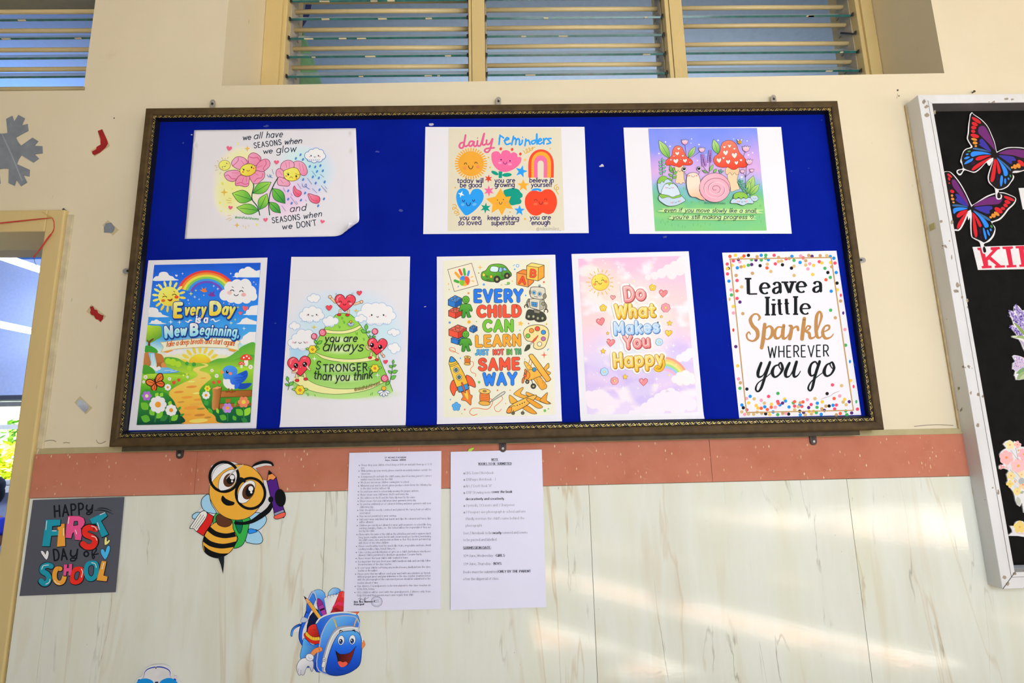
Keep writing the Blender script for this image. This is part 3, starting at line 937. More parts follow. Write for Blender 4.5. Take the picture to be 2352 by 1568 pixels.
# gilt border: running scrolls on the flat of the inner moulding
gb = Art(board, -0.0438, (0, 0, 1), 1.0, GOLD)
def gilt(mb, p0, p1, nrm, rnd):
    L = (p1 - p0).length; t = (p1 - p0).normalized(); n = int(L / 0.0125); st = L / n
    def q(a, h): return p0 + t * a + nrm * h
    for i in range(n):
        a = i * st
        fam = i % 5
        if fam in (0, 1):
            c = [(0.0, .0007), (.0016, .0045), (.0042, .0062), (.0062, .0040), (.0075, .0012), (.0095, .0044), (.0118, .0062)]
            e = [(.0030, .0010), (.0052, .0026), (.0086, .0006)]
        elif fam in (2, 4):
            c = [(0.0, .0060), (.0022, .0064), (.0036, .0034), (.0062, .0012), (.0098, .0010), (.0118, .0034)]
            e = [(.0048, .0062), (.0070, .0044), (.0104, .0064)]
        else:
            c = [(0.0, .0008), (.0030, .0022), (.0058, .0058), (.0084, .0058), (.0118, .0012)]
            e = [(.0008, .0058), (.0026, .0040), (.0066, .0014)]
        for pl, w in ((c, .0011), (e, .0016)):
            pts = catmull([(x * st / .0125, y) for x, y in pl], False, 3)
            k = len(pts); vs = []
            for j in range(k):
                x0, y0 = pts[max(0, j - 1)]; x1, y1 = pts[min(k - 1, j + 1)]; dd = hypot(x1 - x0, y1 - y0) or 1
                ww = w * (0.35 + 0.65 * sin(pi * j / (k - 1))) * rnd.uniform(.8, 1.1)
                nx, ny = -(y1 - y0) / dd * ww / 2, (x1 - x0) / dd * ww / 2
                x, y = pts[j]
                vs += [q(a + x + nx, y + ny), q(a + x - nx, y - ny)]
            mb.add(vs, [(2 * j, 2 * j + 1, 2 * j + 3, 2 * j + 2) for j in range(k - 1)])
m_ = MB(); rnd = random.Random(5); gi = 0.0212; gy = -0.04395
V3 = lambda x, z: Vector((x, gy, z))
gilt(m_, V3(BX0 + gi, BZ1 - gi), V3(BX1 - gi, BZ1 - gi), Vector((0, 0, -1)), rnd)
gilt(m_, V3(BX0 + gi, BZ0 + gi), V3(BX1 - gi, BZ0 + gi), Vector((0, 0, 1)), rnd)
gilt(m_, V3(BX0 + gi, BZ0 + gi), V3(BX0 + gi, BZ1 - gi), Vector((1, 0, 0)), rnd)
gilt(m_, V3(BX1 - gi, BZ0 + gi), V3(BX1 - gi, BZ1 - gi), Vector((-1, 0, 0)), rnd)
m_.build('gilt_border', GOLD, board)
# scuffed backing strip under the bottom rail, and the hanging plates
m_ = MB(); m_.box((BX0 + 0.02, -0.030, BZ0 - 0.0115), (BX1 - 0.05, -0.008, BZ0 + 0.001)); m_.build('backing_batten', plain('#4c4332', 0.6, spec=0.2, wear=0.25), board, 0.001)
STEEL = plain('#b9b6ae', 0.35, 0.6, name='plated_steel')
RUST = plain('#4a3a33', 0.5, 0.3, wear=0.2, name='brown_painted_steel')
DARK = plain('#1d1b19', 0.5, name='dark_hole')
def hanger(px, py, up, mat, w=0.0135, h=0.017):
    """small keyhole plate with its screw, standing out of the frame edge"""
    p = at(px, py, -0.011); sg = {'up': (0, 1), 'down': (0, -1), 'left': (-1, 0), 'right': (1, 0)}[up]
    def L(a, b): return Vector((p.x + (a if sg[1] else b * sg[0]), -0.0115, p.z + (b * sg[1] if sg[1] else a)))
    out = [(-w / 2, -h), (w / 2, -h), (w / 2, h * .25)] + [(w / 2 * cos(radians(a)), h * .25 + w / 2 * sin(radians(a))) for a in range(15, 180, 15)] + [(-w / 2, h * .25)]
    m_ = MB(); m_.prism([L(a, b) for a, b in out], (0, 0.003, 0)); o = m_.build('hanging_plate', mat, board, 0.0005)
    m_ = MB(); m_.tube([L(0, -h * .12) + Vector((0, -0.0004, 0)), L(0, -h * .12) + Vector((0, 0.001, 0))], w * .24, 12); m_.build('keyhole', DARK, o)
    m_ = MB(); c = L(0, h * .22); m_.tube([c + Vector((0, -0.0022, 0)), c + Vector((0, 0.002, 0))], [w * .17, w * .22], 12); m_.build('screw', STEEL, o)
for px, py in ((488, 237), (1145, 231), (1777, 226)): hanger(px, py, 'up', STEEL)
for px, py in ((413, 1040), (1155, 1025), (1868, 1009)): hanger(px, py, 'down', RUST, 0.0165, 0.021)
hanger(292, 622, 'left', STEEL); hanger(1979, 597, 'right', STEEL)
# tufts of old glue, staples and lint left on the felt
def scrap(px, py, pts, name, mat, label, cat, Y, group=None, th=0.0006):
    m_ = MB(); m_.prism([at(px + a, py + b, Y) for a, b in pts], (0, th, 0))
    return tag(m_.build(name, mat), label, cat, group)
GLUE = plain('#b9bcc6', 0.8, wear=0.2, name='dried_glue')
glue_spots = [(440, 309, 'tiny pale scrap of dried glue on the felt left of the seasons poster'),
              (611, 290, 'smear of dried glue on the felt just above the seasons poster'),
              (866, 348, 'dried glue smear on the felt right of the top of the seasons poster'),
              (921, 483, 'faint dried glue patch on the felt right of the seasons poster, low down'),
              (989, 285, 'pale torn tape scrap on the felt above the daily reminders poster'),
              (1382, 380, 'torn tape scrap on the felt between the reminders and snail posters'),
              (976, 704, 'tiny white scrap on the felt left of the every-child poster'),
              (1818, 393, 'small grey scrap on the felt right of the snail poster'),
              (1527, 544, 'tiny glue dots on the felt under the snail poster'),
              (632, 742, 'tiny pale scrap on the felt between the two lowest left posters')]
rnd = random.Random(11)
for i, (x, y, lb) in enumerate(glue_spots):
    R = 3.0 if i in (0, 6, 7, 9) else 7.5
    n = 9; pts = []
    for k in range(n):
        a = 2 * pi * k / n; r = R * rnd.uniform(.35, 1)
        pts.append((r * cos(a), r * sin(a) * .55))
    scrap(x, y, pts, 'glue_scrap', plain(('#cfcbd0' if i in (0, 4, 5, 6) else '#3a4896'), 0.8, wear=0.2), lb, 'scrap', PY - 0.0006, 'glue scraps left on the blue felt')

# ------------------------------------------------------------------ white glazed case on the right
def case_paint():
    mt, nt, bs = newmat('chipped_white_enamel')
    v = coords(nt)
    c = ramp(nt, noise(nt, coords(nt, (1, 1, 0.3)), 16, 4), [(0.3, hexc('#d6d6d4')), (0.7, hexc('#e2e2e2'))])
    f = noise(nt, v, 34, 3, 0.5)
    c = mix(nt, ramp(nt, f, [(0.70, (0, 0, 0)), (0.715, (1, 1, 1))]), c, hexc('#8d8070'))
    g = noise(nt, coords(nt, (1, 1, 0.25)), 26, 3, 0.5)
    c = mix(nt, ramp(nt, g, [(0.69, (0, 0, 0)), (0.74, (0.8, 0.8, 0.8))]), c, hexc('#cfba95'))
    nt.links.new(c, bs.inputs['Base Color']); bs.inputs['Roughness'].default_value = 0.4
    return mt
ENAMEL = case_paint()
CX0, CX1, CZ0, CZ1, CF, CW = 1.1172, 3.05, -0.3822 + EYE, 0.8518 + EYE, -0.0437, 0.0350
CB = -0.0085
case = thing('display_case', ((CX0 + CX1) / 2, 0, CZ0), 'white-painted wooden display case with a black backing, at the right edge of the wall', 'display case')
m_ = MB(); m_.box((CX0 + 0.01, CB, CZ0 + 0.01), (CX1 - 0.01, 0.0, CZ1 - 0.01))
m_.build('black_backing', plain('#161514', 0.8, spec=0.08, wear=0.2, name='black_cloth'), case)
def rail(a, b, c, d):
    m_ = MB()
    o0, o1, i1, i0 = a, b, c, d
    m_.hexa([(o0[0], 0, o0[1]), (o1[0], 0, o1[1]), (i1[0], 0, i1[1]), (i0[0], 0, i0[1]), (o0[0], CF, o0[1]), (o1[0], CF, o1[1]), (i1[0], CF, i1[1]), (i0[0], CF, i0[1])])
    return m_.build('frame_rail', ENAMEL, case, 0.0012)
w = CW
rail((CX0, CZ0), (CX0, CZ1), (CX0 + w, CZ1 - w * .72), (CX0 + w, CZ0 + w))
rail((CX1, CZ0), (CX1, CZ1), (CX1 - w, CZ1 - w * .72), (CX1 - w, CZ0 + w))
rail((CX0, CZ1), (CX1, CZ1), (CX1 - w, CZ1 - w * .72), (CX0 + w, CZ1 - w * .72))
rail((CX0, CZ0), (CX1, CZ0), (CX1 - w, CZ0 + w), (CX0 + w, CZ0 + w))
m_ = MB()                                       # the glazing bead inside the front frame
a, f2 = 0.0242, CF - 0.0006
m_.box((CX0 + a, f2, CZ0 + w * .7), (CX0 + a + 0.0007, CF, CZ1 - w * .5)); m_.box((CX0 + w * .7, f2, CZ0 + a), (CX1 - w * .7, CF, CZ0 + a + 0.0007))
m_.build('bead_joint', plain('#77726a', 0.6), case)
m_ = MB(); m_.hexa([(CX0 - 0.0003, CF - .0006, CZ0 - .0002), (CX0 + 0.0006, CF - .0006, CZ0 - .0002), (CX0 + w + .0004, CF - .0006, CZ0 + w), (CX0 + w - .0004, CF - .0006, CZ0 + w),
                    (CX0 - 0.0003, CF, CZ0 - .0002), (CX0 + 0.0006, CF, CZ0 - .0002), (CX0 + w + .0004, CF, CZ0 + w), (CX0 + w - .0004, CF, CZ0 + w)])
m_.build('mitre_joint', plain('#4a453f', 0.6), case)
m_ = MB(); m_.box((CX0 - 0.004, -0.005, CZ0 + 0.002), (CX0 + 0.001, -0.0003, CZ1 - 0.002)); m_.build('wall_bead', plain('#c3ad80', 0.6, wear=.2), case, 0.001)
m_ = MB(); m_.box((CX0 + w + .002, CB - .004, CZ0 + w - 0.004), (CX1 - w, CB, CZ0 + w + 0.006)); m_.build('bottom_bead', plain('#8d8f92', 0.4), case, 0.001)
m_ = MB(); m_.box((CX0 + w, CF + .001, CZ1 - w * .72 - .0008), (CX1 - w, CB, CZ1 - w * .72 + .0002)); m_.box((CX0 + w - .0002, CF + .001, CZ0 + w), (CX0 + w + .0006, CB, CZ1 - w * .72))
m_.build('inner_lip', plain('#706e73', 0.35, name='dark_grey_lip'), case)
# chips of bare wood on the enamel, as seen at the corners
chipm = plain('#9a8c76', 0.7, wear=0.25, name='bare_wood')
chips = [(2122, 234, 6, 8), (2128, 245, 9, 6), (2129, 264, 8, 7), (2147, 257, 4, 8), (2162, 508, 5, 6), (2187, 510, 7, 8), (2181, 553, 3, 3), (2186, 590, 2, 10), (2199, 655, 8, 9), (2196, 668, 12, 7), (2210, 682, 4, 5),
         (2222, 690, 4, 8), (2230, 902, 4, 6), (2247, 906, 5, 6), (2257, 910, 4, 5), (2246, 976, 6, 8), (2280, 1120, 3, 3), (2293, 1130, 4, 9), (2307, 1325, 7, 7), (2315, 1340, 8, 7), (2330, 1317, 7, 6), (2312, 227, 8, 5), (2325, 228, 6, 4)]
rnd = random.Random(2); m_ = MB()
for x, y, rx, ry in chips:
    pts = [at(x + rx * .8 * rnd.uniform(.5, 1) * cos(2 * pi * k / 9), y + ry * .8 * rnd.uniform(.5, 1) * sin(2 * pi * k / 9), CF - 0.0003) for k in range(9)]
    m_.prism(pts, (0, 0.0004, 0))
m_.build('chipped_paint_pattern', chipm, case)
c0 = Vector((CX0 - 0.0006, -0.022, 0))
z_ = at(2135, 521, -0.02).z
m_ = MB(); m_.box((CX0 - 0.0016, -0.0295, z_ - 0.0085), (CX0 + 0.0002, -0.0125, z_ + 0.0085))
tag(m_.build('adhesive_pad', plain('#b3ad7c', 0.5), None, 0.0004), 'small greenish sticky pad on the left side of the white case', 'sticky pad')

# ------------------------------------------------------------------ posters on the notice board
PP = PY-0.0012
GRP = 'printed posters pinned to the blue notice board'

# 1 -- two flowers, "we all have seasons when we glow ..."
o = sheet('poster',[(445.9,298.7),(817.1,294.3),(827,541.5),(424.1,548.5)],PP,'landscape poster with two pink flowers and curled lower right corner, on blue board','poster',PAPER,GRP,curl=(0.62,-0.78,0.044,0.019),nx=60,ny=44)
A = Art(o,PP,(400,270,5.227),0.73)
A.part('tape_mark','stained tape corners')
for x,y in ((265,335),(2110,190),(2120,400)):A.glow(x,y,34,50,'#b3aea2',.5)
A.part('watercolour_background')
A.wash(450,330,2000,1300,[(760,780,330,440,'#efe07a',.9),(640,960,190,270,'#f1e68a',.8),(830,480,230,150,'#efe48c',.7),(1660,640,300,310,'#a3cfee',.9),(1500,480,260,170,'#b8daf0',.8),(1300,960,330,270,'#ecb4d4',.85),(1560,850,260,190,'#cdbbe4',.7)])
INKC = '#26303c'
A.part('lettering','dark hand lettering')
T = lambda s,x0,y0,x1,y1,h,**k:A.text(s,x0,y0,x1,y1,h,9.5,INKC,**k)
T('we',825,270,922,262,62,slant=.12,gap=1.2);T('all',955,258,1050,246,72,slant=.35);T('have',1105,244,1298,232,74,slant=.25)
T('SEASONS',962,366,1288,324,62,gap=3);T('when',1322,322,1530,306,64,slant=.3,gap=1.6)
T('we',1070,434,1180,424,58,slant=.12,gap=1.2);T('glow',1226,424,1462,408,80,slant=.2)
T('and',1388,1132,1578,1112,76,slant=.3);T('SEASONS',1180,1266,1512,1222,64,gap=3);T('when',1552,1216,1770,1182,66,slant=.3)
T('we',1298,1340,1418,1328,62,slant=.1);T("DON'T",1474,1324,1708,1294,68,gap=2.6)
A.text('@mindfulofdreams',730,1206,1012,1228,26,5,'#3f8a44',slant=.2)
A.part('glowing_flower','large smiling pink flower')
OUT = '#7a3a52';PK = LG(700,450,1100,820,'#f3a9c2','#ee7f9f','#f29ab4')
A.stroke([(945,770),(955,830),(935,920),(940,990),(1000,1070),(1028,1170)],12,'#1f4a32')
for x0,y0,x1,y1,w_ in ((945,908,1165,775,.26),(935,985,697,910,.33),(1025,1105,1115,912,.3),(1018,1115,750,1080,.25)):
    A.leaf(x0,y0,x1,y1,w_,LG(x0,y0,x1,y1,'#3f9a3c','#9ccf52'),'#24472f',6,'#24472f')
for pt in ([(895,545),(890,470),(930,425),(985,430),(1035,470),(1040,510),(985,575),(930,560)],
           [(800,625),(715,590),(688,540),(735,480),(790,468),(850,490),(888,540),(850,565)],
           [(985,640),(1050,655),(1085,640),(1140,590),(1152,540),(1120,500),(1060,505),(1010,545),(985,590)],
           [(790,650),(740,630),(650,640),(605,670),(608,710),(650,755),(720,765),(770,710),(800,690)],
           [(905,695),(920,750),(960,795),(1020,780),(1080,720),(1085,655),(1040,645),(980,640)],
           [(800,690),(760,720),(735,775),(740,815),(790,815),(850,830),(890,815),(900,770),(905,705),(860,705)]):
    A.poly(pt,PK,True,OUT,6)
for pt in ([(768,480),(765,520),(705,580)],[(905,470),(950,485),(1000,480),(1030,520)],[(1095,512),(1105,555),(1070,610),(1090,635)],[(615,700),(650,690),(690,730),(740,735)],[(745,795),(800,780),(850,800),(890,790)],[(960,770),(1000,730),(1050,720),(1065,670)]):
    A.stroke(pt,7,'#c3486e')
A.strokes([[(800,510),(840,560)],[(860,505),(880,560)],[(690,660),(780,665)],[(830,720),(820,780)],[(870,715),(868,775)],[(960,660),(1010,690)],[(1000,600),(1060,575)]],4,'#c3486e')
A.ell(886,628,98,72,LG(800,560,950,700,'#f6df5e','#eab43c'),-14,'#7a5a2a',6)
A.ell(836,625,9,11,'#2b2b2b');A.ell(930,596,9,11,'#2b2b2b');A.arc(888,628,17,14,10,170,6,'#8a4a1e');A.ell(826,652,11,8,'#e0603e');A.ell(955,608,11,8,'#e0603e')
A.strokes([[(815,606),(822,622)],[(935,572),(945,580)]],4,'#4a3a2a')
A.part('drooping_flower','smaller sad drooping pink flower')
A.stroke([(1250,715),(1200,800),(1150,920),(1135,1050),(1147,1168)],12,'#1f4a32')
for x0,y0,x1,y1,w_ in ((1182,850,1332,1030,.3),(1142,1015,1278,1145,.28)):
    A.leaf(x0,y0,x1,y1,w_,LG(x0,y0,x1,y1,'#6fbb45','#23803a'),'#1f4a32',6,'#1f4a32')
for pt in ([(1440,595),(1430,545),(1470,520),(1530,530),(1575,570),(1600,650),(1575,692),(1530,690),(1500,650),(1470,610)],
           [(1300,640),(1278,600),(1290,550),(1340,515),(1400,515),(1438,550),(1432,600),(1380,615)],
           [(1310,640),(1270,610),(1235,625),(1222,665),(1235,710),(1280,725),(1330,715),(1325,680)],
           [(1255,715),(1238,760),(1250,805),(1300,818),(1370,822),(1392,790),(1370,760),(1310,725)]):
    A.poly(pt,LG(1250,520,1560,800,'#f08cab','#f2a0b8','#e9698f'),True,OUT,6)
A.strokes([[(1340,540),(1350,600)],[(1380,530),(1385,600)],[(1500,540),(1520,640)],[(1540,560),(1555,640)],[(1260,640),(1300,690)],[(1270,740),(1310,790)]],4,'#c3486e')
A.poly([(1315,645),(1345,625),(1420,600),(1480,615),(1512,680),(1490,735),(1420,762),(1350,745),(1318,700)],LG(1330,620,1500,760,'#f7e46a','#ecc143'),True,'#7a5a2a',6)
A.ell(1370,683,10,13,'#2b2b2b');A.ell(1466,704,10,13,'#2b2b2b');A.arc(1405,728,17,16,190,350,6,'#8a4a1e');A.ell(1345,702,9,7,'#e0603e');A.ell(1468,730,9,6,'#e0603e')
A.strokes([[(1350,672),(1378,662)],[(1455,672),(1510,690)]],4,'#4a3a2a')
A.poly([(1445,820),(1470,860),(1520,885),(1528,915),(1500,948),(1465,945),(1435,910),(1430,850)],LG(1440,820,1500,950,'#ee7a94','#e9516f'),True,OUT,6)
A.poly([(1612,912),(1680,928),(1735,945),(1752,980),(1735,1022),(1690,1028),(1640,1005),(1615,960)],LG(1620,920,1720,1020,'#f08aa0','#e9516f'),True,OUT,6)
A.stroke([(1615,915),(1660,985),(1720,1000)],5,'#b23a58');A.stroke([(1445,830),(1455,890),(1500,925)],5,'#b23a58')
A.part('cloud_and_rain','blue rain cloud with falling drops')
A.cloud([(1610,455,42),(1655,425,44),(1705,408,42),(1755,425,40),(1780,462,36),(1740,490,40),(1680,500,40),(1630,490,34)],'#d9ecfa','#2f6fb0',6)
A.smile(1688,458,44,12,6,'#2a3a5a','.',es=8);A.ell(1628,470,10,7,'#e99ab0');A.ell(1748,468,10,7,'#e99ab0')
A.strokes([[(1610+22*i,500),(1602+22*i,520)] for i in range(7)],5,'#2f6fb0')
for x,y in ((1517,446),(1461,490),(1547,502),(1628,586),(1694,592),(1756,576),(1715,646),(1785,638),(1665,711),(1737,725),(1549,744),(1699,786),(1807,772),(1369,878),(1572,905),(1745,866),(1369,978),(1523,990),(1410,1028),(1799,975),(1729,1058)):
    A.ell(x,y,8,15,'#4f8ccc',28,'#2a5ea8',5)
A.strokes([[(1655,640),(1705,705)],[(1755,680),(1800,715)],[(1600,725),(1655,800)],[(1765,815),(1835,895)],[(1660,850),(1715,905)],[(1480,790),(1525,855)],[(1310,840),(1335,895)],[(1395,945),(1470,1045)],[(1290,1055),(1340,1120)],[(1460,1000),(1485,1040)],[(1400,905),(1420,940)],[(1175,620),(1195,680)],[(1575,985),(1590,1005)],[(1810,825),(1835,855)]],4.5,'#5a6f9e')
A.stroke([(1118,685),(1135,712),(1165,700),(1150,685),(1150,705),(1180,722)],6,'#3f6fae');A.stroke([(1535,795),(1550,830),(1590,825),(1585,795),(1570,820),(1625,858)],6,'#3f6fae')
A.part('sun_and_sparkles','small yellow sun, stars and hearts')
A.ell(606,572,68,60,'#f3df6a',0,'#8a7a3a',5)
A.strokes([[(570,475),(585,505)],[(612,485),(616,500)],[(650,470),(640,500)],[(515,512),(535,530)],[(485,576),(518,580)],[(492,636),(525,625)],[(545,680),(560,655)],[(505,600),(520,600)]],4.5,'#b8a04a')
A.ell(577,592,5,6,'#333');A.ell(628,548,5,6,'#333');A.arc(606,578,12,10,0,150,5,'#333');A.ell(582,610,8,6,'#e89a6a');A.ell(643,552,8,6,'#e89a8a')
for x,y,R in ((880,371,36),(602,895,46),(755,1290,34)):A.spark(x,y,R,'#e9a93a')
for x,y,w_,h_,r_ in ((660,372,66,58,10),(1229,538,62,50,0),(676,1082,52,44,8),(1098,1228,54,48,-8),(1780,1250,52,44,12)):A.heart(x,y,w_,h_,'#e9607c',r_)
for x,y,R in ((768,312,14),(580,792,20),(550,1022,18),(700,855,12),(990,1284,17),(565,1122,12)):A.ell(x,y,R*.7,R*.7,'#efe04a')
A.strokes([[(625,985),(690,1000)],[(640,1020),(690,1022)],[(650,965),(690,975)],[(625,1225),(680,1200)],[(660,1240),(695,1215)],[(645,1175),(680,1172)],[(825,1290),(832,1310)],[(860,1300),(858,1335)],[(895,1285),(900,1310)]],4.5,'#c8a84a')
A.finish()

# 2 -- daily reminders
o = sheet('poster',[(977.1,291.4),(1342.5,291.1),(1352.3,535),(972.1,537.3)],PP,'landscape poster headed daily reminders with sun, tulip, rainbow and heart on cream','poster',PAPER,GRP)
A = Art(o,PP,(950,270,5.6),0.93)
A.part('cream_panel');A.grid([(450,136),(1897,134),(1940,1450),(437,1462)],lambda u,t:'#ded7be',1,1);A.base = 4
A.part('heading','pink and blue hand lettered heading')
PN,BL,NV = '#e0628f','#2e9ff0','#231f5c'
A.strokes([catmull(p,False,5) for p in ([(640,320),(605,330),(588,365),(605,390),(640,372),(668,225),(650,340),(668,370),(700,355)],
    [(775,310),(735,305),(712,335),(722,365),(750,358),(778,310),(772,350),(790,370),(815,350),(822,300),(818,345),(838,365),(865,345),(908,205),(885,330),(905,352),(925,340)],
    [(940,290),(938,335),(960,345),(990,320),(1015,275),(985,400),(950,445),(915,430),(935,400),(1035,388)])],24,PN)
A.ell(822,262,8,8,PN)
A.strokes([catmull(p,False,5) for p in ([(1112,225),(1098,345)],[(1103,270),(1122,238),(1158,262)],[(1165,298),(1225,275),(1200,258),(1172,300),(1195,345),(1245,330)],
    [(1285,240),(1262,350)],[(1270,300),(1300,262),(1318,290),(1312,345)],[(1315,300),(1345,270),(1362,295),(1362,350),(1392,330),(1400,290)],
    [(1445,275),(1432,362)],[(1440,310),(1475,290),(1490,320),(1498,345)],[(1560,290),(1515,310),(1535,340),(1575,300),(1585,210),(1588,340)],
    [(1600,310),(1645,290),(1625,270),(1600,310),(1620,340),(1658,320)],[(1672,270),(1675,340)],[(1675,300),(1700,268),(1720,275)],[(1768,268),(1725,275),(1745,300),(1760,325),(1715,338)])],21,BL)
A.ell(1402,252,8,8,BL)
A.part('smiling_sun','orange smiling sun')
SU = '#eda93a'
A.strokes([[(738+172*cos(radians(a)),592+172*sin(radians(a))),(738+202*cos(radians(a)),592+196*sin(radians(a)))] for a in range(0,360,10)],18,SU)
A.ell(738,592,166,162,SU,n=40)
A.arc(668,602,15,20,180,360,8,'#2a2a2a');A.arc(802,592,15,20,180,360,8,'#2a2a2a');A.arc(735,620,28,40,0,180,9,'#2a2a2a')
A.ell(660,648,24,20,'#ee9350');A.ell(828,634,28,22,'#ee9350')
A.part('tulip','pink tulip with a face')
GR = '#149a83'
A.poly([(1092,690),(1142,690),(1136,778),(1094,778)],GR,False);A.ell(1045,712,50,22,GR,25);A.ell(1200,736,62,25,GR,-4)
A.poly([(1000,500),(1008,455),(1050,432),(1095,440),(1122,470),(1140,432),(1195,418),(1240,440),(1246,458),(1290,445),(1332,468),(1338,505),(1372,505),(1388,528),(1370,590),(1300,655),(1200,697),(1120,690),(1050,640),(1010,570)],'#f76d9e')
A.ell(1125,541,9,9,'#2a1f70');A.ell(1240,556,9,9,'#2a1f70');A.arc(1177,570,22,28,0,180,7,'#2a1f70');A.ell(1110,582,24,14,'#f89abf');A.ell(1238,600,26,14,'#f89abf')
for x,y in ((1121,402),(1267,409),(1373,468)):A.ell(x,y,17,20,'#e94a34',15)
A.part('rainbow','rainbow arch in red, yellow and pink')
def arch(x0,x1,yb,yt,c):
    n = 24;cx = (x0+x1)/2;r = (x1-x0)/2;ys = yt+r*1.35
    A.poly([(x0+2,yb)]+[(cx-r*cos(pi*i/n),ys-(ys-yt)*sin(pi*i/n) ** .8) for i in range(n+1)]+[(x1-2,yb)],c,False)
arch(1474,1804,772,408,'#ee4f33');arch(1514,1768,772,438,'#efaa36');arch(1548,1722,772,486,'#f470a0');arch(1594,1674,772,552,'#ded7be')
A.part('heart','blue heart with closed eyes')
A.poly([(676,1257),(620,1205),(572,1130),(548,1040),(558,960),(600,914),(660,910),(705,945),(722,990),(760,930),(820,915),(872,935),(900,990),(892,1060),(840,1140),(760,1215)],BL)
A.star(612,985,46,15,4,'#e8eef8',-70);A.arc(643,1060,13,22,0,180,8,NV);A.arc(771,1055,13,22,0,180,8,NV);A.arc(705,1095,26,38,0,180,9,NV);A.ell(632,1118,24,18,'#6fb8f4');A.ell(782,1115,28,17,'#6fb8f4',-15)
A.part('superstar','yellow star with green swoosh')
A.poly([(1155,950),(1210,918),(1290,908),(1350,925),(1375,958),(1400,985),(1398,1020),(1370,1040),(1388,1070),(1375,1105),(1320,1118),(1255,1125),(1200,1060)],GR)
A.poly([(1118,908),(1188,1020),(1252,1012),(1224,1082),(1278,1178),(1185,1162),(1135,1258),(1090,1172),(1002,1226),(1016,1118),(932,1044),(1052,1016)],'#f2ad36',False)
A.ell(1079,1060,6,7,'#333');A.ell(1154,1055,6,7,'#333');A.arc(1119,1085,18,28,0,180,7,'#3a3a3a');A.ell(1066,1105,24,16,'#f0a14e');A.ell(1185,1092,24,16,'#f0a14e')
A.part('apple','red smiling apple')
A.poly([(1635,955),(1690,925),(1760,925),(1815,975),(1842,1050),(1840,1130),(1800,1215),(1745,1242),(1700,1236),(1660,1222),(1620,1250),(1560,1260),(1500,1235),(1450,1170),(1430,1090),(1445,1010),(1500,950),(1570,940)],'#ee4a2c')
A.poly([(1512,938),(1550,912),(1605,910),(1640,925),(1642,945),(1620,950),(1600,935),(1560,938)],BL)
A.arc(1572,1072,17,20,190,360,6,'#8a2a2a');A.arc(1697,1062,17,18,190,360,6,'#8a2a2a');A.arc(1637,1080,22,36,0,180,7,'#7a2430');A.ell(1568,1112,28,17,'#f06a48');A.ell(1702,1102,28,17,'#f06a48')
A.part('confetti_stars','small coloured stars, dots and squiggles')
for x,y,R,c,r_ in ((963,785,54,'#e0432e',-85),(968,942,72,'#f06aa0',-92),(1385,692,82,BL,-75),(1410,872,82,'#f2ad36',-90),(926,1162,72,GR,-85),(1362,1194,72,BL,-88)):A.star(x,y,R,R*.42,6 if c in ('#e0432e',GR,'#f06aa0') else 5,c,r_)
A.star(1433,545,30,8,4,'#e8c04a',-80);A.dots([(963,513,11,'#e3ae3c'),(983,640,10,'#e3ae3c'),(535,900,10,'#e3ae3c'),(1758,400,8,'#e3ae3c'),(1240,1214,10,'#e3ae3c'),(1432,1303,13,'#e3ae3c')])
A.strokes([catmull(p,False,5) for p in ([(1412,425),(1440,460),(1470,430),(1450,400),(1455,440),(1490,440),(1500,400),(1480,390),(1500,425),(1530,410),(1528,380),(1520,400),(1560,375)],[(1850,860),(1815,880),(1815,920),(1850,925),(1868,905),(1840,890),(1835,940),(1862,985)],
    [(502,1120),(540,1120),(545,1160),(505,1180),(510,1150),(550,1170),(575,1195),(555,1230),(525,1225),(540,1200),(580,1225),(585,1245),(548,1258)])],10,'#e0ad40')
A.part('captions','navy hand lettered captions')
T = lambda s,x0,y0,x1,y1,h=58,**k:A.text(s,x0,y0,x1,y1,h,10,NV,slant=.06,gap=1.7,**k)
T('today will',560,838,895,836);T('be good',597,895,872,893);T('you are',1042,836,1302,832);T('growing',1044,892,1296,888);T('believe in',1490,832,1800,832);T('yourself',1512,890,1780,888)
T('you are',592,1314,858,1312);T('so loved',575,1382,868,1376,62);T('keep shining',952,1314,1352,1318);T('superstar',1000,1382,1310,1376,60);T('you are',1496,1312,1762,1308);T('enough',1518,1378,1754,1374)
A.text('@nikkimiles_',1578,1452,1895,1448,46,6,'#b3ae9f',slant=.1)
A.finish()

# 3 -- snail
o = sheet('poster',[(1432.1,292.9),(1794.3,291.4),(1818.6,536.4),(1446.1,536.8)],PP,'landscape poster of a pink snail between red mushrooms on purple and green','poster',PAPER,GRP)
A = Art(o,PP,(1420,270,5.6),0.96)
A.part('meadow_background')
def bgc(u,t):
    n_ = mn.noise(Vector((u*4,t*4,1.3)))*.12+mn.noise(Vector((u*11,t*9,4)))*.05
    t2 = t+n_+.05*abs(u-.5)
    st = [(0.0,'#7c90ee'),(.16,'#8a98ee'),(.30,'#c3a4e6'),(.44,'#d9aee0'),(.54,'#b9b2e6'),(.60,'#7fbfc4'),(.68,'#72c28a'),(.80,'#8fd080'),(.92,'#7cc98a'),(1.1,'#86cf7c')]
    for (a,ca),(b,cb) in zip(st,st[1:]):
        if t2 <= b:return mixc(ca,cb,(t2-a)/(b-a))
    return hexc('#86cf7c')
A.clip = [(387,140),(1784,134),(1910,1453),(473,1460)]
A.grid([(387,140),(1784,134),(1910,1453),(473,1460)],bgc,44,48)
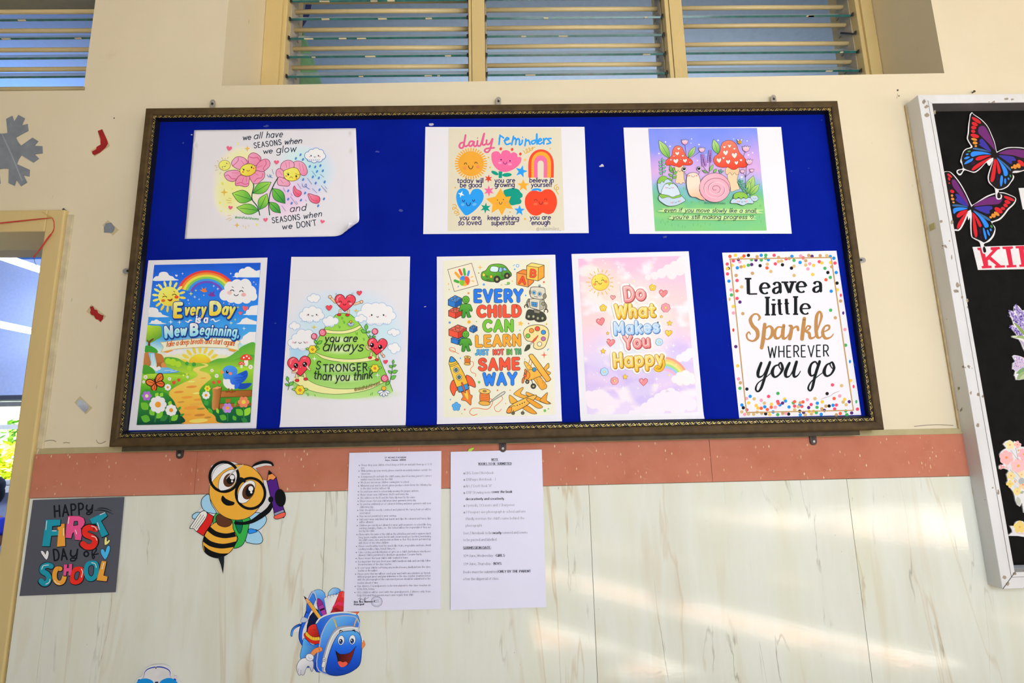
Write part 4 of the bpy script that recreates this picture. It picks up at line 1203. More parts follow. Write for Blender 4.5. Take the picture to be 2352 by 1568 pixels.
A.dots([(608,313,9,'#f0ecfa'),(667,368,10,'#f0ecfa'),(524,462,10,'#f0ecfa'),(943,274,7,'#f0ecfa'),(1039,347,10,'#f0ecfa'),(936,328,6,'#f0ecfa'),(1285,292,10,'#f0ecfa'),(1485,274,6,'#f0ecfa'),(1658,300,7,'#f0ecfa'),(1729,452,9,'#f0ecfa'),(1674,480,11,'#f0ecfa'),(1018,552,8,'#f0ecfa'),(1131,478,7,'#f0ecfa'),(1588,765,13,'#eaf0f4')])
rnd = random.Random(8);A.strokes([[(x,y),(x+rnd.uniform(-6,12),y-32)] for x,y in [(rnd.uniform(520,1840),rnd.uniform(1330,1420)) for _ in range(16)]+[(840,925),(860,930),(930,1105),(945,1105),(1040,1100),(1820,1150),(1835,1150),(570,1330),(1815,1290)]],5,'#6ab358')
LN = '#3a4048'
A.part('mushroom','smaller mushroom on the left')
A.poly([(735,610),(835,610),(842,700),(848,790),(862,840),(830,835),(810,858),(780,840),(755,850),(735,825),(748,760),(735,690)],'#f0cfa8',True,LN,4)
A.stroke([(735,680),(752,700),(770,675),(790,698),(812,680),(832,690)],4,LN)
A.poly([(700,420),(730,372),(770,362),(815,380),(850,440),(880,500),(940,540),(958,580),(935,608),(880,615),(830,612),(790,638),(740,625),(680,612),(625,615),(608,590),(620,545),(660,515),(690,480)],LG(760,370,790,630,'#ee7a60','#e8482f'),True,LN,5)
for x,y,s_ in ((778,402,36),(760,464,52),(831,492,30),(717,496,20),(742,562,66),(859,556,54),(678,544,26),(803,537,16),(921,576,20)):A.heart(x,y,s_,s_*.95,'#f3e2d8',-6,LN,3)
A.part('mushroom','larger mushroom on the right')
A.poly([(1400,640),(1535,640),(1548,720),(1530,790),(1545,860),(1560,920),(1520,930),(1490,945),(1450,950),(1440,880),(1410,800),(1402,720),(1380,715)],'#f0cfa8',True,LN,4)
A.poly([(1395,640),(1545,640),(1550,715),(1525,738),(1495,710),(1465,740),(1440,705),(1410,728),(1380,715)],'#ecc69a',True,LN,4)
A.poly([(1320,370),(1345,318),(1410,292),(1470,302),(1520,350),(1555,440),(1610,500),(1650,560),(1660,615),(1610,645),(1550,640),(1510,665),(1460,665),(1410,638),(1340,642),(1270,622),(1228,570),(1232,510),(1280,470),(1308,430)],LG(1400,300,1450,660,'#ef8168','#e8452e'),True,LN,5)
for x,y,s_ in ((1366,380,34),(1432,368,44),(1495,402,30),(1382,456,64),(1495,490,70),(1355,522,32),(1296,554,62),(1414,572,56),(1520,584,48),(1578,549,34)):A.heart(x,y,s_,s_*1.05,'#f3e2d8',-4,LN,3)
A.part('plants','leaves and pale pink flowers')
for x0,y0,x1,y1,w_ in ((660,525,522,290,.2),(900,518,992,372,.2),(1285,470,1225,278,.24),(1660,985,1740,745,.24),(1690,1000,1815,855,.22),(1655,980,1690,820,.2)):
    A.leaf(x0,y0,x1,y1,w_,LG(x0,y0,x1,y1,'#5fae42','#c3e08a'),LN,4,LN)
def sprig(x0,y0,x1,y1,n,L,c):
    A.stroke([(x0,y0),(x1,y1)],4,LN,False)
    for i in range(n):
        t = (i+.5)/n;x,y = x0+(x1-x0)*t,y0+(y1-y0)*t;q = 1 if i % 2 else -1
        A.leaf(x,y,x+q*L,y-L*.7,.26,c,LN,3)
    A.leaf(x1,y1,x1+2,y1-L,.26,c,LN,3)
sprig(570,745,562,560,8,46,'#7cc2a0');sprig(690,830,712,690,5,56,'#7ab84e');sprig(1330,720,1320,690,3,34,'#6ab08e');sprig(1640,960,1560,830,8,44,'#5fae86')
A.leaf(690,690,665,615,.24,'#7ab84e',LN,3);A.leaf(1178,690,1222,600,.2,'#8cc46a',LN,3);A.leaf(1155,712,1078,676,.18,'#7aa86a',LN,3);A.leaf(1228,708,1265,658,.3,'#7cc25a',LN,3);A.leaf(655,835,580,780,.15,'#6ab07a',LN,3)
def bud(x,y,s_,sx_,sy_):
    A.stroke([(x,y),(sx_,sy_)],4,LN,False)
    A.poly([(x-s_,y-s_*.8),(x-s_*.5,y-s_*.5),(x-s_*.3,y-s_*1.0),(x,y-s_*.55),(x+s_*.35,y-s_*1.0),(x+s_*.5,y-s_*.5),(x+s_,y-s_*.8),(x+s_*.7,y+s_*.3),(x,y+s_*.65),(x-s_*.7,y+s_*.3)],LG(x,y-s_,x,y+s_*.6,'#f6dbe6','#e79ab6'),False,LN,4)
for a in ((857,320,46,875,490),(1075,420,44,930,525),(1645,408,52,1612,500),(1685,575,48,1640,640),(1598,695,32,1640,770),(1718,685,30,1640,760),(1640,740,4,1635,900),(1650,640,4,1640,770)):bud(*a)
for cx,cy,n in ((1185,430,7),(1085,480,7)):
    dx = -14 if cx < 1150 else 6
    A.stroke([(cx,cy),(cx-dx,cy+150),(1170,715)],4,LN)
    for i in range(n):
        for q in (-1,1):A.ell(cx+q*(8+2*i)-dx*i*.25,cy+22*i,10,13,'#b98ad0',20*q,'#5a3f6a',3)
A.part('rocks','sleepy mossy rocks')
RK = '#bfd3e2'
A.poly([(505,840),(540,785),(600,768),(640,790),(740,860),(765,910),(720,960),(560,975),(525,960)],RK,True,LN,5)
A.poly([(505,838),(520,790),(560,752),(610,755),(635,785),(600,805),(585,835),(560,815),(540,845)],'#8cc24e',True,LN,4)
A.poly([(525,1000),(560,985),(700,1000),(800,1000),(840,1030),(866,1065),(820,1095),(740,1130),(640,1135),(560,1090),(520,1050)],RK,True,LN,5)
A.poly([(528,990),(600,985),(700,1005),(795,990),(808,1015),(760,1030),(700,1040),(650,1020),(600,1030),(560,1035)],'#8cc24e',True,LN,4)
A.poly([(550,975),(580,890),(620,845),(690,838),(740,870),(775,920),(795,985),(745,1005),(700,1022),(640,1000),(590,990)],'#cfdeea',True,LN,5)
A.poly([(608,855),(640,838),(690,838),(705,855),(680,850),(655,872),(640,850)],'#8cc24e',True,LN,3)
A.smile(660,893,34,12,4,LN,'u',es=11,cheek='#eab0b0');A.smile(738,1075,42,10,4,LN,'u',es=12,rot=-10,cheek='#eab0b0')
A.poly([(1455,1060),(1490,1040),(1600,1035),(1700,1030),(1735,1070),(1735,1105),(1660,1105),(1605,1130),(1530,1105),(1450,1100)],RK,True,LN,5)
A.poly([(1478,1030),(1490,985),(1540,958),(1610,960),(1660,995),(1670,1025),(1640,1045),(1610,1025),(1580,1050),(1550,1025),(1515,1050),(1490,1035)],'#8cc24e',True,LN,5)
A.poly([(1700,1020),(1740,1000),(1785,1010),(1800,1045),(1770,1075),(1730,1068)],RK,True,LN,4);A.stroke([(1705,1012),(1740,998),(1790,1005)],12,'#8cc24e')
A.smile(1593,1070,42,10,4,LN,'u',es=12,cheek='#eab0b0');A.smile(1755,1032,18,8,3,LN,'u',es=6)
A.part('snail','pink smiling snail')
A.stroke([(885,745),(860,715),(855,690)],5,LN);A.stroke([(1030,735),(1042,710),(1042,685)],5,LN)
A.poly([(885,760),(905,722),(960,706),(1010,715),(1045,760),(1055,830),(1045,950),(1080,1010),(1120,1055),(1060,1055),(1000,1025),(945,1018),(910,980),(885,900),(878,820)],LG(900,720,980,1040,'#f6d9c4','#f8ddc8','#f5bc98'),True,LN,5)
A.ell(1243,900,198,188,LG(1100,740,1350,1080,'#f3b8c6','#f2a2b4','#f3b2bf'),0,LN,5,n=48)
A.poly([(1055,830),(1070,800),(1040,900),(1060,985),(1110,1055),(1150,1085),(1090,1050),(1045,960),(1042,900)],'#eea0b0',True)
sp = [(1250+(14+150*(i/70))*cos(radians(i*15+40))*(1+.1*i/70),915+(10+140*(i/70))*sin(radians(i*15+40))) for i in range(0,71)]
A.stroke(sp,5,'#5a4048',False)
A.stroke([sp[-1],(1395,930),(1370,1010)],4,'#5a4048') if False else None
A.stroke([(x+8,y+4) for x,y in sp[22:60]],12,'#f7c6ce',False)
for x,y in ((850,660),(1040,656)):A.ell(x,y,28,30,'#f5f5f5',0,LN,4);A.ell(x-2,y-4,20,21,'#15181c');A.ell(x-4,y-14,6,6,'#fff')
A.arc(962,742,22,20,0,180,4,LN);A.ell(911,747,11,9,'#ec8a80');A.ell(1007,747,11,9,'#ec8a80')
A.part('bee','tiny striped bee')
A.ell(1545,292,10,22,'#e8eef4',-40,LN,3);A.ell(1582,290,10,22,'#e8eef4',40,LN,3);A.ell(1563,316,26,22,'#e5b94a',0,LN,3);A.strokes([[(1552,300),(1552,334)],[(1568,298),(1568,336)]],7,'#6a5228')
A.part('lettering','dark handwriting on pale green bands')
A.poly([(585,1180),(640,1168),(1780,1180),(1800,1205),(1770,1235),(590,1215)],'#bfe09a',True);A.poly([(690,1270),(740,1258),(1700,1268),(1725,1290),(1700,1318),(730,1310)],'#bfe09a',True)
T = lambda s,x0,y0,x1,y1,**k:A.text(s,x0,y0,x1,y1,52,7.5,'#263842',slant=.22,gap=1.6,space=5.5,**k)
T('even if you move slowly like a snail,',592,1212,1778,1222);T("you're still making progress",698,1302,1655,1302)
A.stroke([(1717,1302),(1698,1275),(1702,1260),(1714,1272),(1730,1258),(1738,1272),(1717,1302)],6,'#263842',True)
A.text('@mindfulofdreams',1108,1104,1378,1112,26,4,'#4f8a78',slant=.25)
A.finish()


# 4 -- every day is a new beginning
o = sheet('poster',[(340.9,597.7),(614.2,591.3),(588.5,983.3),(295.4,988.1)],PP,'upright poster of a rainbow, sunrise path and bluebird, lettered Every Day is a New Beginning','poster',PAPER,GRP,nx=20,ny=60)
A = Art(o,PP,(290,580,3.733),0.78)
Q = [(240,105),(1153,86),(1063,1455),(88,1478)];A.clip = Q
A.part('sky_and_meadow')
def bgc(u,t):
    n_ = mn.noise(Vector((u*5,t*7,2)))*.03
    st = [(0,'#1f55c6'),(.15,'#2a70e0'),(.32,'#2f88ee'),(.45,'#4aa4f4'),(.52,'#b5dcf2'),(.57,'#f6e9b4'),(.62,'#f3dc80'),(.63,'#9ec83c'),(.72,'#7ab92e'),(.84,'#3f9a30'),(.94,'#1f6f34'),(1.01,'#14503a')]
    t2 = t+n_
    for (a,ca),(b,cb) in zip(st,st[1:]):
        if t2 <= b:return mixc(ca,cb,max(0,(t2-a)/(b-a)))
    return hexc('#14503a')
A.grid(Q,bgc,26,60)
A.part('clouds','white clouds around the sky')
def cl(*l):A.cloud([(x,y,r) for x,y,r in l],'#eaf2fc');A.cloud([(x-r*.1,y-r*.15,r*.8) for x,y,r in l],'#fbfdff')
def base(x0,x1,y,h):A.poly([(x0,y),((x0+x1)/2,y-h),(x1,y)],'#f2f7fd',False)
A.poly([(230,240),(250,205),(275,200),(285,175),(315,164),(350,170),(370,195),(400,205),(415,222),(447,236),(330,241)],LG(300,165,300,245,'#ffffff','#cfe2f6'))
A.poly([(908,208),(945,195),(985,180),(1000,145),(1050,126),(1090,140),(1105,158),(1146,148),(1144,212),(1020,213)],LG(1000,130,1000,212,'#ffffff','#cfe2f6'),False)
A.poly([(200,470),(230,468),(262,490),(275,515),(310,530),(370,552),(260,555),(188,550)],LG(200,470,200,556,'#ffffff','#d5e6f8'),False)
A.poly([(188,608),(220,595),(245,578),(275,580),(300,598),(348,610),(260,614)],'#eaf2fc',False)
A.poly([(998,533),(1040,515),(1060,480),(1090,455),(1128,450),(1122,536)],LG(1050,450,1050,536,'#ffffff','#d5e6f8'),False)
A.poly([(940,612),(975,598),(995,570),(1030,556),(1070,575),(1118,590),(1116,616)],'#eef5fd',False)
A.poly([(965,760),(1000,735),(1020,705),(1060,680),(1112,680),(1104,770),(1000,790)],'#f0f4fa',False)
cl((950,192,22),(1000,172,36),(1045,160,40),(1095,180,30));cl((215,500,26),(245,505,32),(285,532,22));cl((1085,490,34),(1050,512,24));cl((225,596,14),(258,592,20),(290,600,13));cl((1030,584,26),(1000,596,18),(1070,594,20));cl((1068,715,36),(1028,735,30))
A.cloud([(360,850,30),(410,850,26),(460,845,24),(790,850,26),(840,852,26),(890,860,30)],'#f4efe0')
A.part('rainbow','rainbow across the sky')
def band(r0,r1,c):
    n = 30;pts = []
    for i in range(n+1):
        a = radians(196+148*i/n);pts.append((690+r0*1.03*cos(a),365+r0*.86*sin(a)))
    for i in range(n+1):
        a = radians(344-148*i/n);pts.append((690+r1*1.03*cos(a),365+r1*.86*sin(a)))
    A.poly(pts,c,False)
for i,c in enumerate(('#e8413a','#f0853a','#f5d04a','#7fc256','#3f8fe0','#6a4fb8')):band(248-21*i,227-21*i,c)
A.part('smiling_sun','yellow smiling sun with rays')
for k in range(16):
    a = radians(k*22.5+6);A.ell(366+118*cos(a),375+110*sin(a),28,11,LG(330,300,400,480,'#fbe67a','#f3c23a'),k*22.5+6,n=14)
A.ell(366,375,92,84,LG(330,300,410,460,'#fdea70','#f6c237'),n=36)
A.arc(330,385,17,12,190,350,6,'#4a2a18');A.arc(412,368,17,12,190,350,6,'#4a2a18');A.ell(317,411,17,12,'#f0682e');A.ell(431,381,18,13,'#f0502e')
A.poly([(352,400),(376,402),(396,392),(390,412),(370,416)],'#8a2a20');A.strokes([[(318,352),(328,360)],[(405,330),(418,338)]],5,'#8a5a20')
A.part('smiling_cloud','smiling white cloud')
L_ = [(845,365,46),(890,300,50),(950,290,60),(1020,280,54),(1065,335,50),(1085,375,38),(1030,395,42),(960,390,50),(900,385,46)]
A.cloud(L_,'#dfe8f6');A.cloud([(x,y-8,r*.9) for x,y,r in L_],'#ffffff')
A.arc(908,332,15,12,190,350,7,'#333');A.arc(987,338,15,12,190,350,7,'#333');A.arc(942,355,18,14,10,170,6,'#333');A.ell(885,344,20,16,'#f6b6b4');A.ell(1006,360,20,16,'#f4a4a4')
A.strokes([[(906,292),(918,298)],[(995,296),(1005,304)]],5,'#555')
A.part('birds_and_stars','tiny flying birds, hearts and stars')
A.poly([(632,320),(650,318),(648,296),(666,312),(684,296),(682,318),(694,330),(665,340)],'#ee7a32');A.poly([(700,358),(718,352),(715,330),(735,345),(758,322),(752,352),(765,372),(725,375)],'#7a3a9a')
for x,y,R,c in ((554,352,20,'#f3e05a'),(597,324,12,'#d8ea5a'),(587,380,14,'#f5f0c8'),(786,310,14,'#fff'),(750,286,11,'#fff'),(665,365,9,'#f3e88a'),(625,400,10,'#fff'),(531,407,12,'#f5f0c8'),(882,440,10,'#fff'),(835,432,8,'#fff'),(957,468,14,'#f3e05a'),(898,602,18,'#f3e88a'),(934,574,12,'#d8ea5a'),(456,596,20,'#e8f6ff'),(382,594,20,'#e8f6ff'),(1010,650,18,'#e8f6ff'),(483,180,11,'#fff'),(897,180,11,'#fff'),(1093,253,9,'#fff'),(1112,272,9,'#fff'),(920,448,8,'#fff'),(540,437,8,'#f3e88a')):A.spark(x,y,R,c)
A.heart(1019,480,50,46,'#f4626c',8);A.heart(978,520,32,30,'#f4626c',0);A.heart(430,198,22,18,'#fff',10);A.heart(263,284,18,16,'#fff')
A.part('waterfall_and_pond','cliff with waterfall and blue pond')
A.poly([(160,640),(185,622),(230,626),(290,630),(302,665),(300,720),(260,745),(215,770),(170,760),(165,700)],LG(180,620,270,770,'#b8d83a','#3f8f34'))
A.stroke([(195,800),(200,765),(230,740)],[22,12],'#6a4226');A.stroke([(200,780),(180,750)],8,'#6a4226')
A.poly([(160,850),(165,800),(210,800),(260,830),(265,860),(200,868)],'#3f9a34')
A.poly([(150,860),(200,850),(300,870),(325,930),(362,965),(355,982),(290,985),(200,990),(147,960)],LG(160,860,340,980,'#c08048','#8a5428'),False)
A.poly([(240,868),(300,872),(325,920),(300,940),(255,935)],'#b5733a',True);A.poly([(300,950),(330,935),(362,965),(350,983),(305,983)],'#c98a4e',True)
A.poly([(190,858),(240,858),(262,960),(255,1000),(205,1000),(212,940)],LG(200,860,235,1000,'#6ab8f0','#bfe2fa'),False);A.strokes([[(215,870),(228,980)],[(228,868),(245,980)]],6,'#e8f6ff')
A.poly([(160,1000),(220,980),(330,985),(430,978),(500,1000),(440,1025),(330,1035),(245,1030)],LG(300,980,320,1036,'#8fd0f4','#3f90dc'));A.cloud([(210,985,16),(240,990,20),(280,990,16),(260,998,16)],'#f2faff')
A.strokes([[(330,1010),(400,1006)],[(380,1022),(440,1012)]],4,'#d8f0fc')
A.poly([(145,965),(190,970),(235,1000),(245,1035),(180,1045),(138,1030)],'#4a9a2e')
A.part('hills_and_sunrise','rising sun between green hills')
for k in range(9):
    a = radians(188+k*20.5);A.ell(632+140*cos(a),942+112*sin(a),34,13,'#fbc84a',188+k*20.5,n=14)
A.ell(632,945,96,76,LG(632,870,632,960,'#fdd83a','#f6962e'),n=36)
A.poly([(700,960),(780,910),(860,900),(940,850),(1000,800),(1105,775),(1090,960),(900,985)],LG(900,790,980,980,'#3f9a3f','#86c23c'))
A.poly([(325,905),(370,895),(440,905),(500,935),(560,945),(700,945),(760,940),(880,930),(1100,880),(1085,1100),(700,1080),(400,1000),(340,960)],LG(600,900,600,1060,'#4aa23a','#b5d63c'))
A.cloud([(360,930,26),(400,940,30),(445,955,26),(540,990,20)],'#a5ce34');A.cloud([(520,950,16),(580,958,18)],'#3f9a40')
A.poly([(150,1050),(330,1040),(520,1050),(600,1040),(610,1075),(500,1130),(330,1170),(120,1160)],LG(300,1040,300,1170,'#a8d23c','#4fa52e'))
A.poly([(720,1040),(900,985),(1085,1000),(1075,1180),(760,1180),(640,1120)],LG(800,990,800,1180,'#a0d03a','#4a9a2c'))
A.part('path','winding sandy path')
A.poly([(640,950),(690,952),(700,972),(650,990),(628,1010),(700,1035),(728,1075),(690,1110),(640,1160),(625,1210),(660,1270),(700,1330),(760,1370),(860,1420),(900,1458),(500,1468),(480,1420),(440,1350),(400,1290),(370,1230),(380,1180),(480,1120),(590,1070),(610,1040),(575,1010),(590,985),(680,965)],LG(600,960,600,1460,'#f0cf6e','#e9b648','#d99a3a'))
for x,y,rx,c in ((450,1195,42,'#d88a3c'),(560,1150,46,'#d88a3c'),(600,1205,30,'#f4dc7a'),(520,1240,50,'#dd953e'),(620,1260,44,'#dd953e'),(470,1280,30,'#bf8a42'),(600,1300,60,'#d9a546'),(560,1330,70,'#dd953e'),(630,1392,46,'#bf7e36'),(700,1412,30,'#b0803c'),(520,1390,44,'#dd953e'),(620,1440,80,'#f0c860'),(560,1105,30,'#f4dc7a'),(660,1075,24,'#dd953e'),(640,1338,36,'#8a8a3a')):A.ell(x,y,rx,rx*.22,c,-4)
A.part('butterfly','orange and black butterfly')
BK = '#3a1f14'
for pt in ([(252,1110),(258,1060),(285,1036),(310,1045),(315,1085),(285,1105)],[(255,1118),(300,1100),(327,1125),(310,1152),(275,1145)],[(248,1115),(205,1085),(170,1100),(180,1130),(225,1145)],[(250,1122),(215,1150),(225,1180),(250,1185),(262,1150)]):
    A.poly(pt,LG(220,1050,300,1180,'#f3813a','#e2552a'),True,BK,8)
A.stroke([(240,1085),(262,1150)],10,BK,False);A.strokes([[(243,1092),(222,1078)],[(243,1090),(246,1068)],[(265,1100),(300,1060)],[(270,1118),(312,1125)],[(235,1118),(190,1106)],[(245,1135),(238,1172)]],4,BK)
A.part('bluebird_on_fence','bluebird perched on a wooden fence')
WD = LG(740,1150,1060,1360,'#b9783c','#8a4f22')
A.poly([(795,1188),(1078,1178),(1074,1232),(800,1240)],WD,False,'#6a3c1a',4);A.poly([(800,1295),(1072,1290),(1068,1335),(800,1338)],WD,False,'#6a3c1a',4)
A.poly([(735,1165),(780,1146),(820,1152),(790,1345),(732,1352)],LG(735,1150,815,1150,'#c98a4a','#8a5224'),False,'#6a3c1a',4);A.poly([(735,1165),(780,1146),(820,1152),(780,1170)],'#d9a060',False)
A.poly([(850,1255),(895,1252),(895,1285),(852,1286)],'#a8662e',False)
A.poly([(940,1120),(1000,1120),(1070,1118),(1065,1140),(1020,1168),(960,1165)],'#1f4aa8');A.poly([(930,1060),(1000,1020),(1035,1012),(1040,1060),(1000,1110),(950,1120)],'#1f56c0')
A.poly([(835,1080),(900,1060),(960,1075),(970,1130),(930,1168),(870,1165),(835,1130)],'#e9eef2');A.poly([(832,1060),(828,1005),(860,972),(910,970),(950,1000),(950,1050),(975,1090),(965,1150),(930,1165),(925,1110),(880,1085),(845,1085)],LG(840,970,950,1150,'#4f9af2','#2a66d8'))
A.poly([(890,1100),(900,1065),(960,1045),(1005,1060),(985,1110),(940,1130),(905,1128)],LG(900,1050,990,1120,'#3f7fe8','#1f50c0'));A.strokes([[(930,1075),(985,1070)],[(940,1095),(980,1090)],[(990,1050),(1030,1025)],[(985,1075),(1035,1050)]],4,'#1a3f98')
A.ell(866,1022,11,14,'#16203a');A.ell(870,1016,4,4,'#fff');A.ell(893,1036,15,13,'#f0806a');A.poly([(806,1006),(838,1018),(838,1032),(812,1042),(806,1030)],'#f0953a',False)
A.strokes([[(880,1165),(872,1190)],[(905,1168),(910,1192)],[(855,1195),(890,1192)],[(895,1200),(935,1190)]],9,'#8a4a20')
A.part('flowers','daisies, tulips, toadstools and leaves')
DG = LG(100,1250,700,1460,'#1f6a34','#14503a')
A.poly([(100,1290),(140,1190),(220,1180),(330,1200),(400,1260),(430,1320),(470,1390),(480,1460),(92,1475)],LG(200,1190,260,1470,'#3f9a34','#1c6236','#103f34'))
A.poly([(640,1180),(700,1150),(740,1190),(735,1330),(800,1350),(1066,1310),(1060,1452),(800,1456),(760,1400),(680,1330),(640,1250)],LG(800,1180,850,1456,'#3f9a34','#1f6f34','#14503a'))
for x0,y0,x1,y1,w_,c in ((190,1345,125,1285,.4,'#6ab534'),(205,1440,125,1405,.4,'#58a834'),(240,1395,200,1345,.4,'#74bc38'),(255,1420,315,1360,.35,'#74bc38'),(290,1440,360,1395,.3,'#2f7f38'),(385,1440,445,1390,.35,'#74bc38'),(250,1235,275,1200,.4,'#8fca3a'),(290,1235,315,1200,.4,'#8fca3a'),(365,1310,385,1270,.4,'#8fca3a'),(700,1310,670,1265,.4,'#3f9a44'),(860,1430,800,1395,.4,'#58a834'),(1000,1395,940,1340,.38,'#6ab534'),(1010,1400,1065,1325,.32,'#8fca3a'),(940,1440,915,1395,.35,'#58a834'),(1040,1450,985,1420,.35,'#2f7f38'),(740,1380,700,1330,.25,'#4fa52e'),(790,1380,775,1330,.25,'#8fca3a'),(440,1350,470,1320,.3,'#3f8f34'),(460,1400,500,1380,.25,'#3f8f34'),(840,1370,830,1310,.2,'#4fa52e'),(930,1320,945,1270,.2,'#4fa52e')):
    A.leaf(x0,y0,x1,y1,w_,c)
A.strokes([[(262,1340),(246,1450)],[(382,1380),(375,1450)],[(868,1370),(870,1440)],[(1006,1310),(1010,1440)]],10,'#2f7f38')
for x,y,R,n,c,md in ((272,1302,76,8,'#f6f3e8','#f0962e'),(385,1350,52,8,'#f4f1e4','#f0962e'),(684,1222,36,8,'#f6f3e8','#f0962e'),(356,1154,30,8,'#f6f3e8','#f0962e'),(176,1228,44,6,'#a56ac8','#f3dca0'),(868,1332,46,6,'#b482d8','#f0a63a'),(1006,1280,52,6,'#f0825a','#f6c84a'),(696,1164,28,6,'#f3d83a','#e0852e'),(165,1066,18,7,'#f2f0e6','#f0b03a'),(150,1108,14,6,'#f2f0e6','#f0b03a'),(370,1082,16,6,'#f2f0e6','#f0b03a'),(735,1010,15,6,'#f2f0e6','#f0b03a'),(775,1056,18,7,'#f2f0e6','#f0b03a'),(1066,980,20,7,'#f2f0e6','#f0b03a'),(525,1066,12,6,'#f2f0e6','#f0b03a')):
    A.flower(x,y,R,n,c,md,pr=.36,mr=.34)
for x,y,s_ in ((408,1112,20),(450,1090,18),(750,1112,18),(795,1105,20),(520,1040,10),(490,1050,9)):
    A.poly([(x-s_*.8,y-s_*.7),(x-s_*.3,y-s_*.3),(x,y-s_),(x+s_*.3,y-s_*.3),(x+s_*.8,y-s_*.7),(x+s_*.6,y+s_*.5),(x,y+s_*.9),(x-s_*.6,y+s_*.5)],'#ea4a3a' if s_ > 12 else '#f3e05a')
for x,y,s_ in ((1028,900,50),(988,950,28)):
    A.poly([(x-s_*.25,y),(x+s_*.25,y),(x+s_*.3,y+s_*1.3),(x-s_*.3,y+s_*1.3)],'#f0e4cc',True);A.poly([(x-s_,y+s_*.3),(x-s_*.7,y-s_*.35),(x,y-s_*.6),(x+s_*.7,y-s_*.35),(x+s_,y+s_*.3),(x,y+s_*.45)],'#e4482e');A.dots([(x-s_*.4,y,s_*.16,'#f6e8dc'),(x+s_*.1,y-s_*.25,s_*.15,'#f6e8dc'),(x+s_*.5,y+s_*.1,s_*.14,'#f6e8dc')])
A.part('ribbon_banner','cream ribbon banner with orange lettering')
A.poly([(318,850),(380,825),(400,840),(350,858)],'#e89a3a',False);A.poly([(955,830),(880,815),(880,840),(930,850)],'#e89a3a',False)
A.poly([(295,770),(420,755),(640,735),(860,738),(980,760),(955,795),(965,838),(860,815),(640,808),(420,825),(300,852),(320,808)],'#f6ecc4',False,'#d9b66a',4)
A.text('take a deep breath and start again!',342,808,925,798,46,7.5,'#c4642a',slant=.22,bow=22,gap=1.5,contrast=.6)
A.part('title','yellow, white and pale blue title lettering')
def ttl(s,x0,y0,x1,y1,h,w,c,**k):A.text(s,x0,y0,x1,y1,h,w,c,out='#1c3f8f',ow=6,shadow=(4,8,'#1a3a86'),**k)
YG = LG(0,420,0,575,'#fdf0a0','#f6cf4a','#eeb22e');BG = LG(0,612,0,740,'#eaf6f2','#9fd8e8','#6fc0e0')
ttl('E',412,548,470,546,108,33,YG,slant=.08);ttl('very',500,533,672,528,92,18,YG,slant=.2,gap=3.6);ttl('D',722,525,800,523,96,34,YG,slant=.05);ttl('ay',822,525,915,530,94,21,YG,slant=.2,gap=3)
A.text('is a',596,600,695,598,58,14,'#f6fbff',slant=.15,out='#2a56b0',ow=4);A.stroke([(505,585),(530,595),(545,580),(568,580)],[4,12,12,3],'#f6fbff');A.stroke([(722,580),(745,570),(765,590),(805,575)],[4,12,12,3],'#f6fbff')
ttl('N',336,724,394,718,84,27,BG,slant=.06);ttl('ew',418,712,512,704,84,18,BG,slant=.14,gap=3);ttl('B',552,704,606,702,86,28,BG,slant=.06);ttl('eginning,',630,700,962,716,82,15,BG,slant=.14,gap=3.6)
A.finish()

# 5 -- stronger than you think
o = sheet('poster',[(669.2,589.7),(942,588.9),(931.8,976.4),(643,981)],PP,'upright white poster of red hearts climbing a green hill, lettered you are always stronger','poster',PAPER,GRP,nx=20,ny=50,lift=0.003)
A = Art(o,PP,(630,580,3.824),0.87)
A.part('watercolour_background')
A.wash(135,330,1130,1300,[(620,560,500,310,'#bfe0f4',.9),(330,720,260,270,'#c4e0f4',.8),(960,740,240,300,'#c4e2f6',.9),(200,880,150,130,'#a3d2f2',.9),(620,1240,540,62,'#b5dc7c',1)],44,44)
A.stroke([(140,240),(500,244),(1190,240)],2.5,'#d3d4da')
A.part('hill','green terraced hill with cream paths')
HL = '#4a6a3a'
hill = [(158,1140),(215,1040),(290,915),(340,830),(395,735),(440,665),(500,590),(540,545),(600,530),(665,540),(710,575),(760,640),(830,745),(880,840),(925,930),(985,1070),(1040,1215),(980,1240),(800,1270),(560,1285),(300,1250),(190,1200)]
HG = LG(600,530,620,1290,'#8fd04a','#a5d75a','#86c84c','#b9e08a')
A.poly(hill,HG);A.strokes([hill[0:8]+hill[8:13],hill[12:17]],5,HL)
def band2(a,b,c='#f3e6a0'):
    A.poly(catmull(a,False,6)+catmull(b[::-1],False,6),c,False);A.stroke(a,4,HL);A.stroke(b,4,HL)
band2([(440,672),(520,685),(620,684),(700,662),(752,636)],[(428,700),(510,712),(620,712),(710,690),(765,655)])
band2([(352,868),(420,900),(520,925),(640,935),(760,930),(870,905)],[(370,890),(430,930),(540,955),(660,965),(800,958),(895,938)])
band2([(175,1095),(240,1085),(300,1120),(380,1160),(520,1192),(680,1195),(820,1175),(930,1130)],[(165,1130),(210,1160),(300,1205),(420,1235),(560,1243),(720,1228),(850,1195),(960,1140)])
for x,y,rx,ry in ((585,765,170,40),(590,855,200,50),(590,1015,260,55),(600,1105,290,45)):A.glow(x,y,rx,ry,'#dff0b8',.9,0,HG)
A.strokes([[(590,565),(595,585)],[(600,568),(602,582)],[(605,600),(612,622)],[(618,602),(618,620)],[(565,642),(572,662)],[(578,645),(578,660)],[(715,700),(722,722)],[(730,700),(730,722)],[(780,750),(785,772)],[(792,752),(792,770)],[(285,1232),(295,1258)],[(300,1236),(304,1256)],[(355,1245),(360,1260)],[(850,1235),(846,1252)],[(862,1228),(860,1250)]],5,'#4f9a3a')
A.part('clouds','white outlined clouds with faces')
CO = '#8fb4d8'
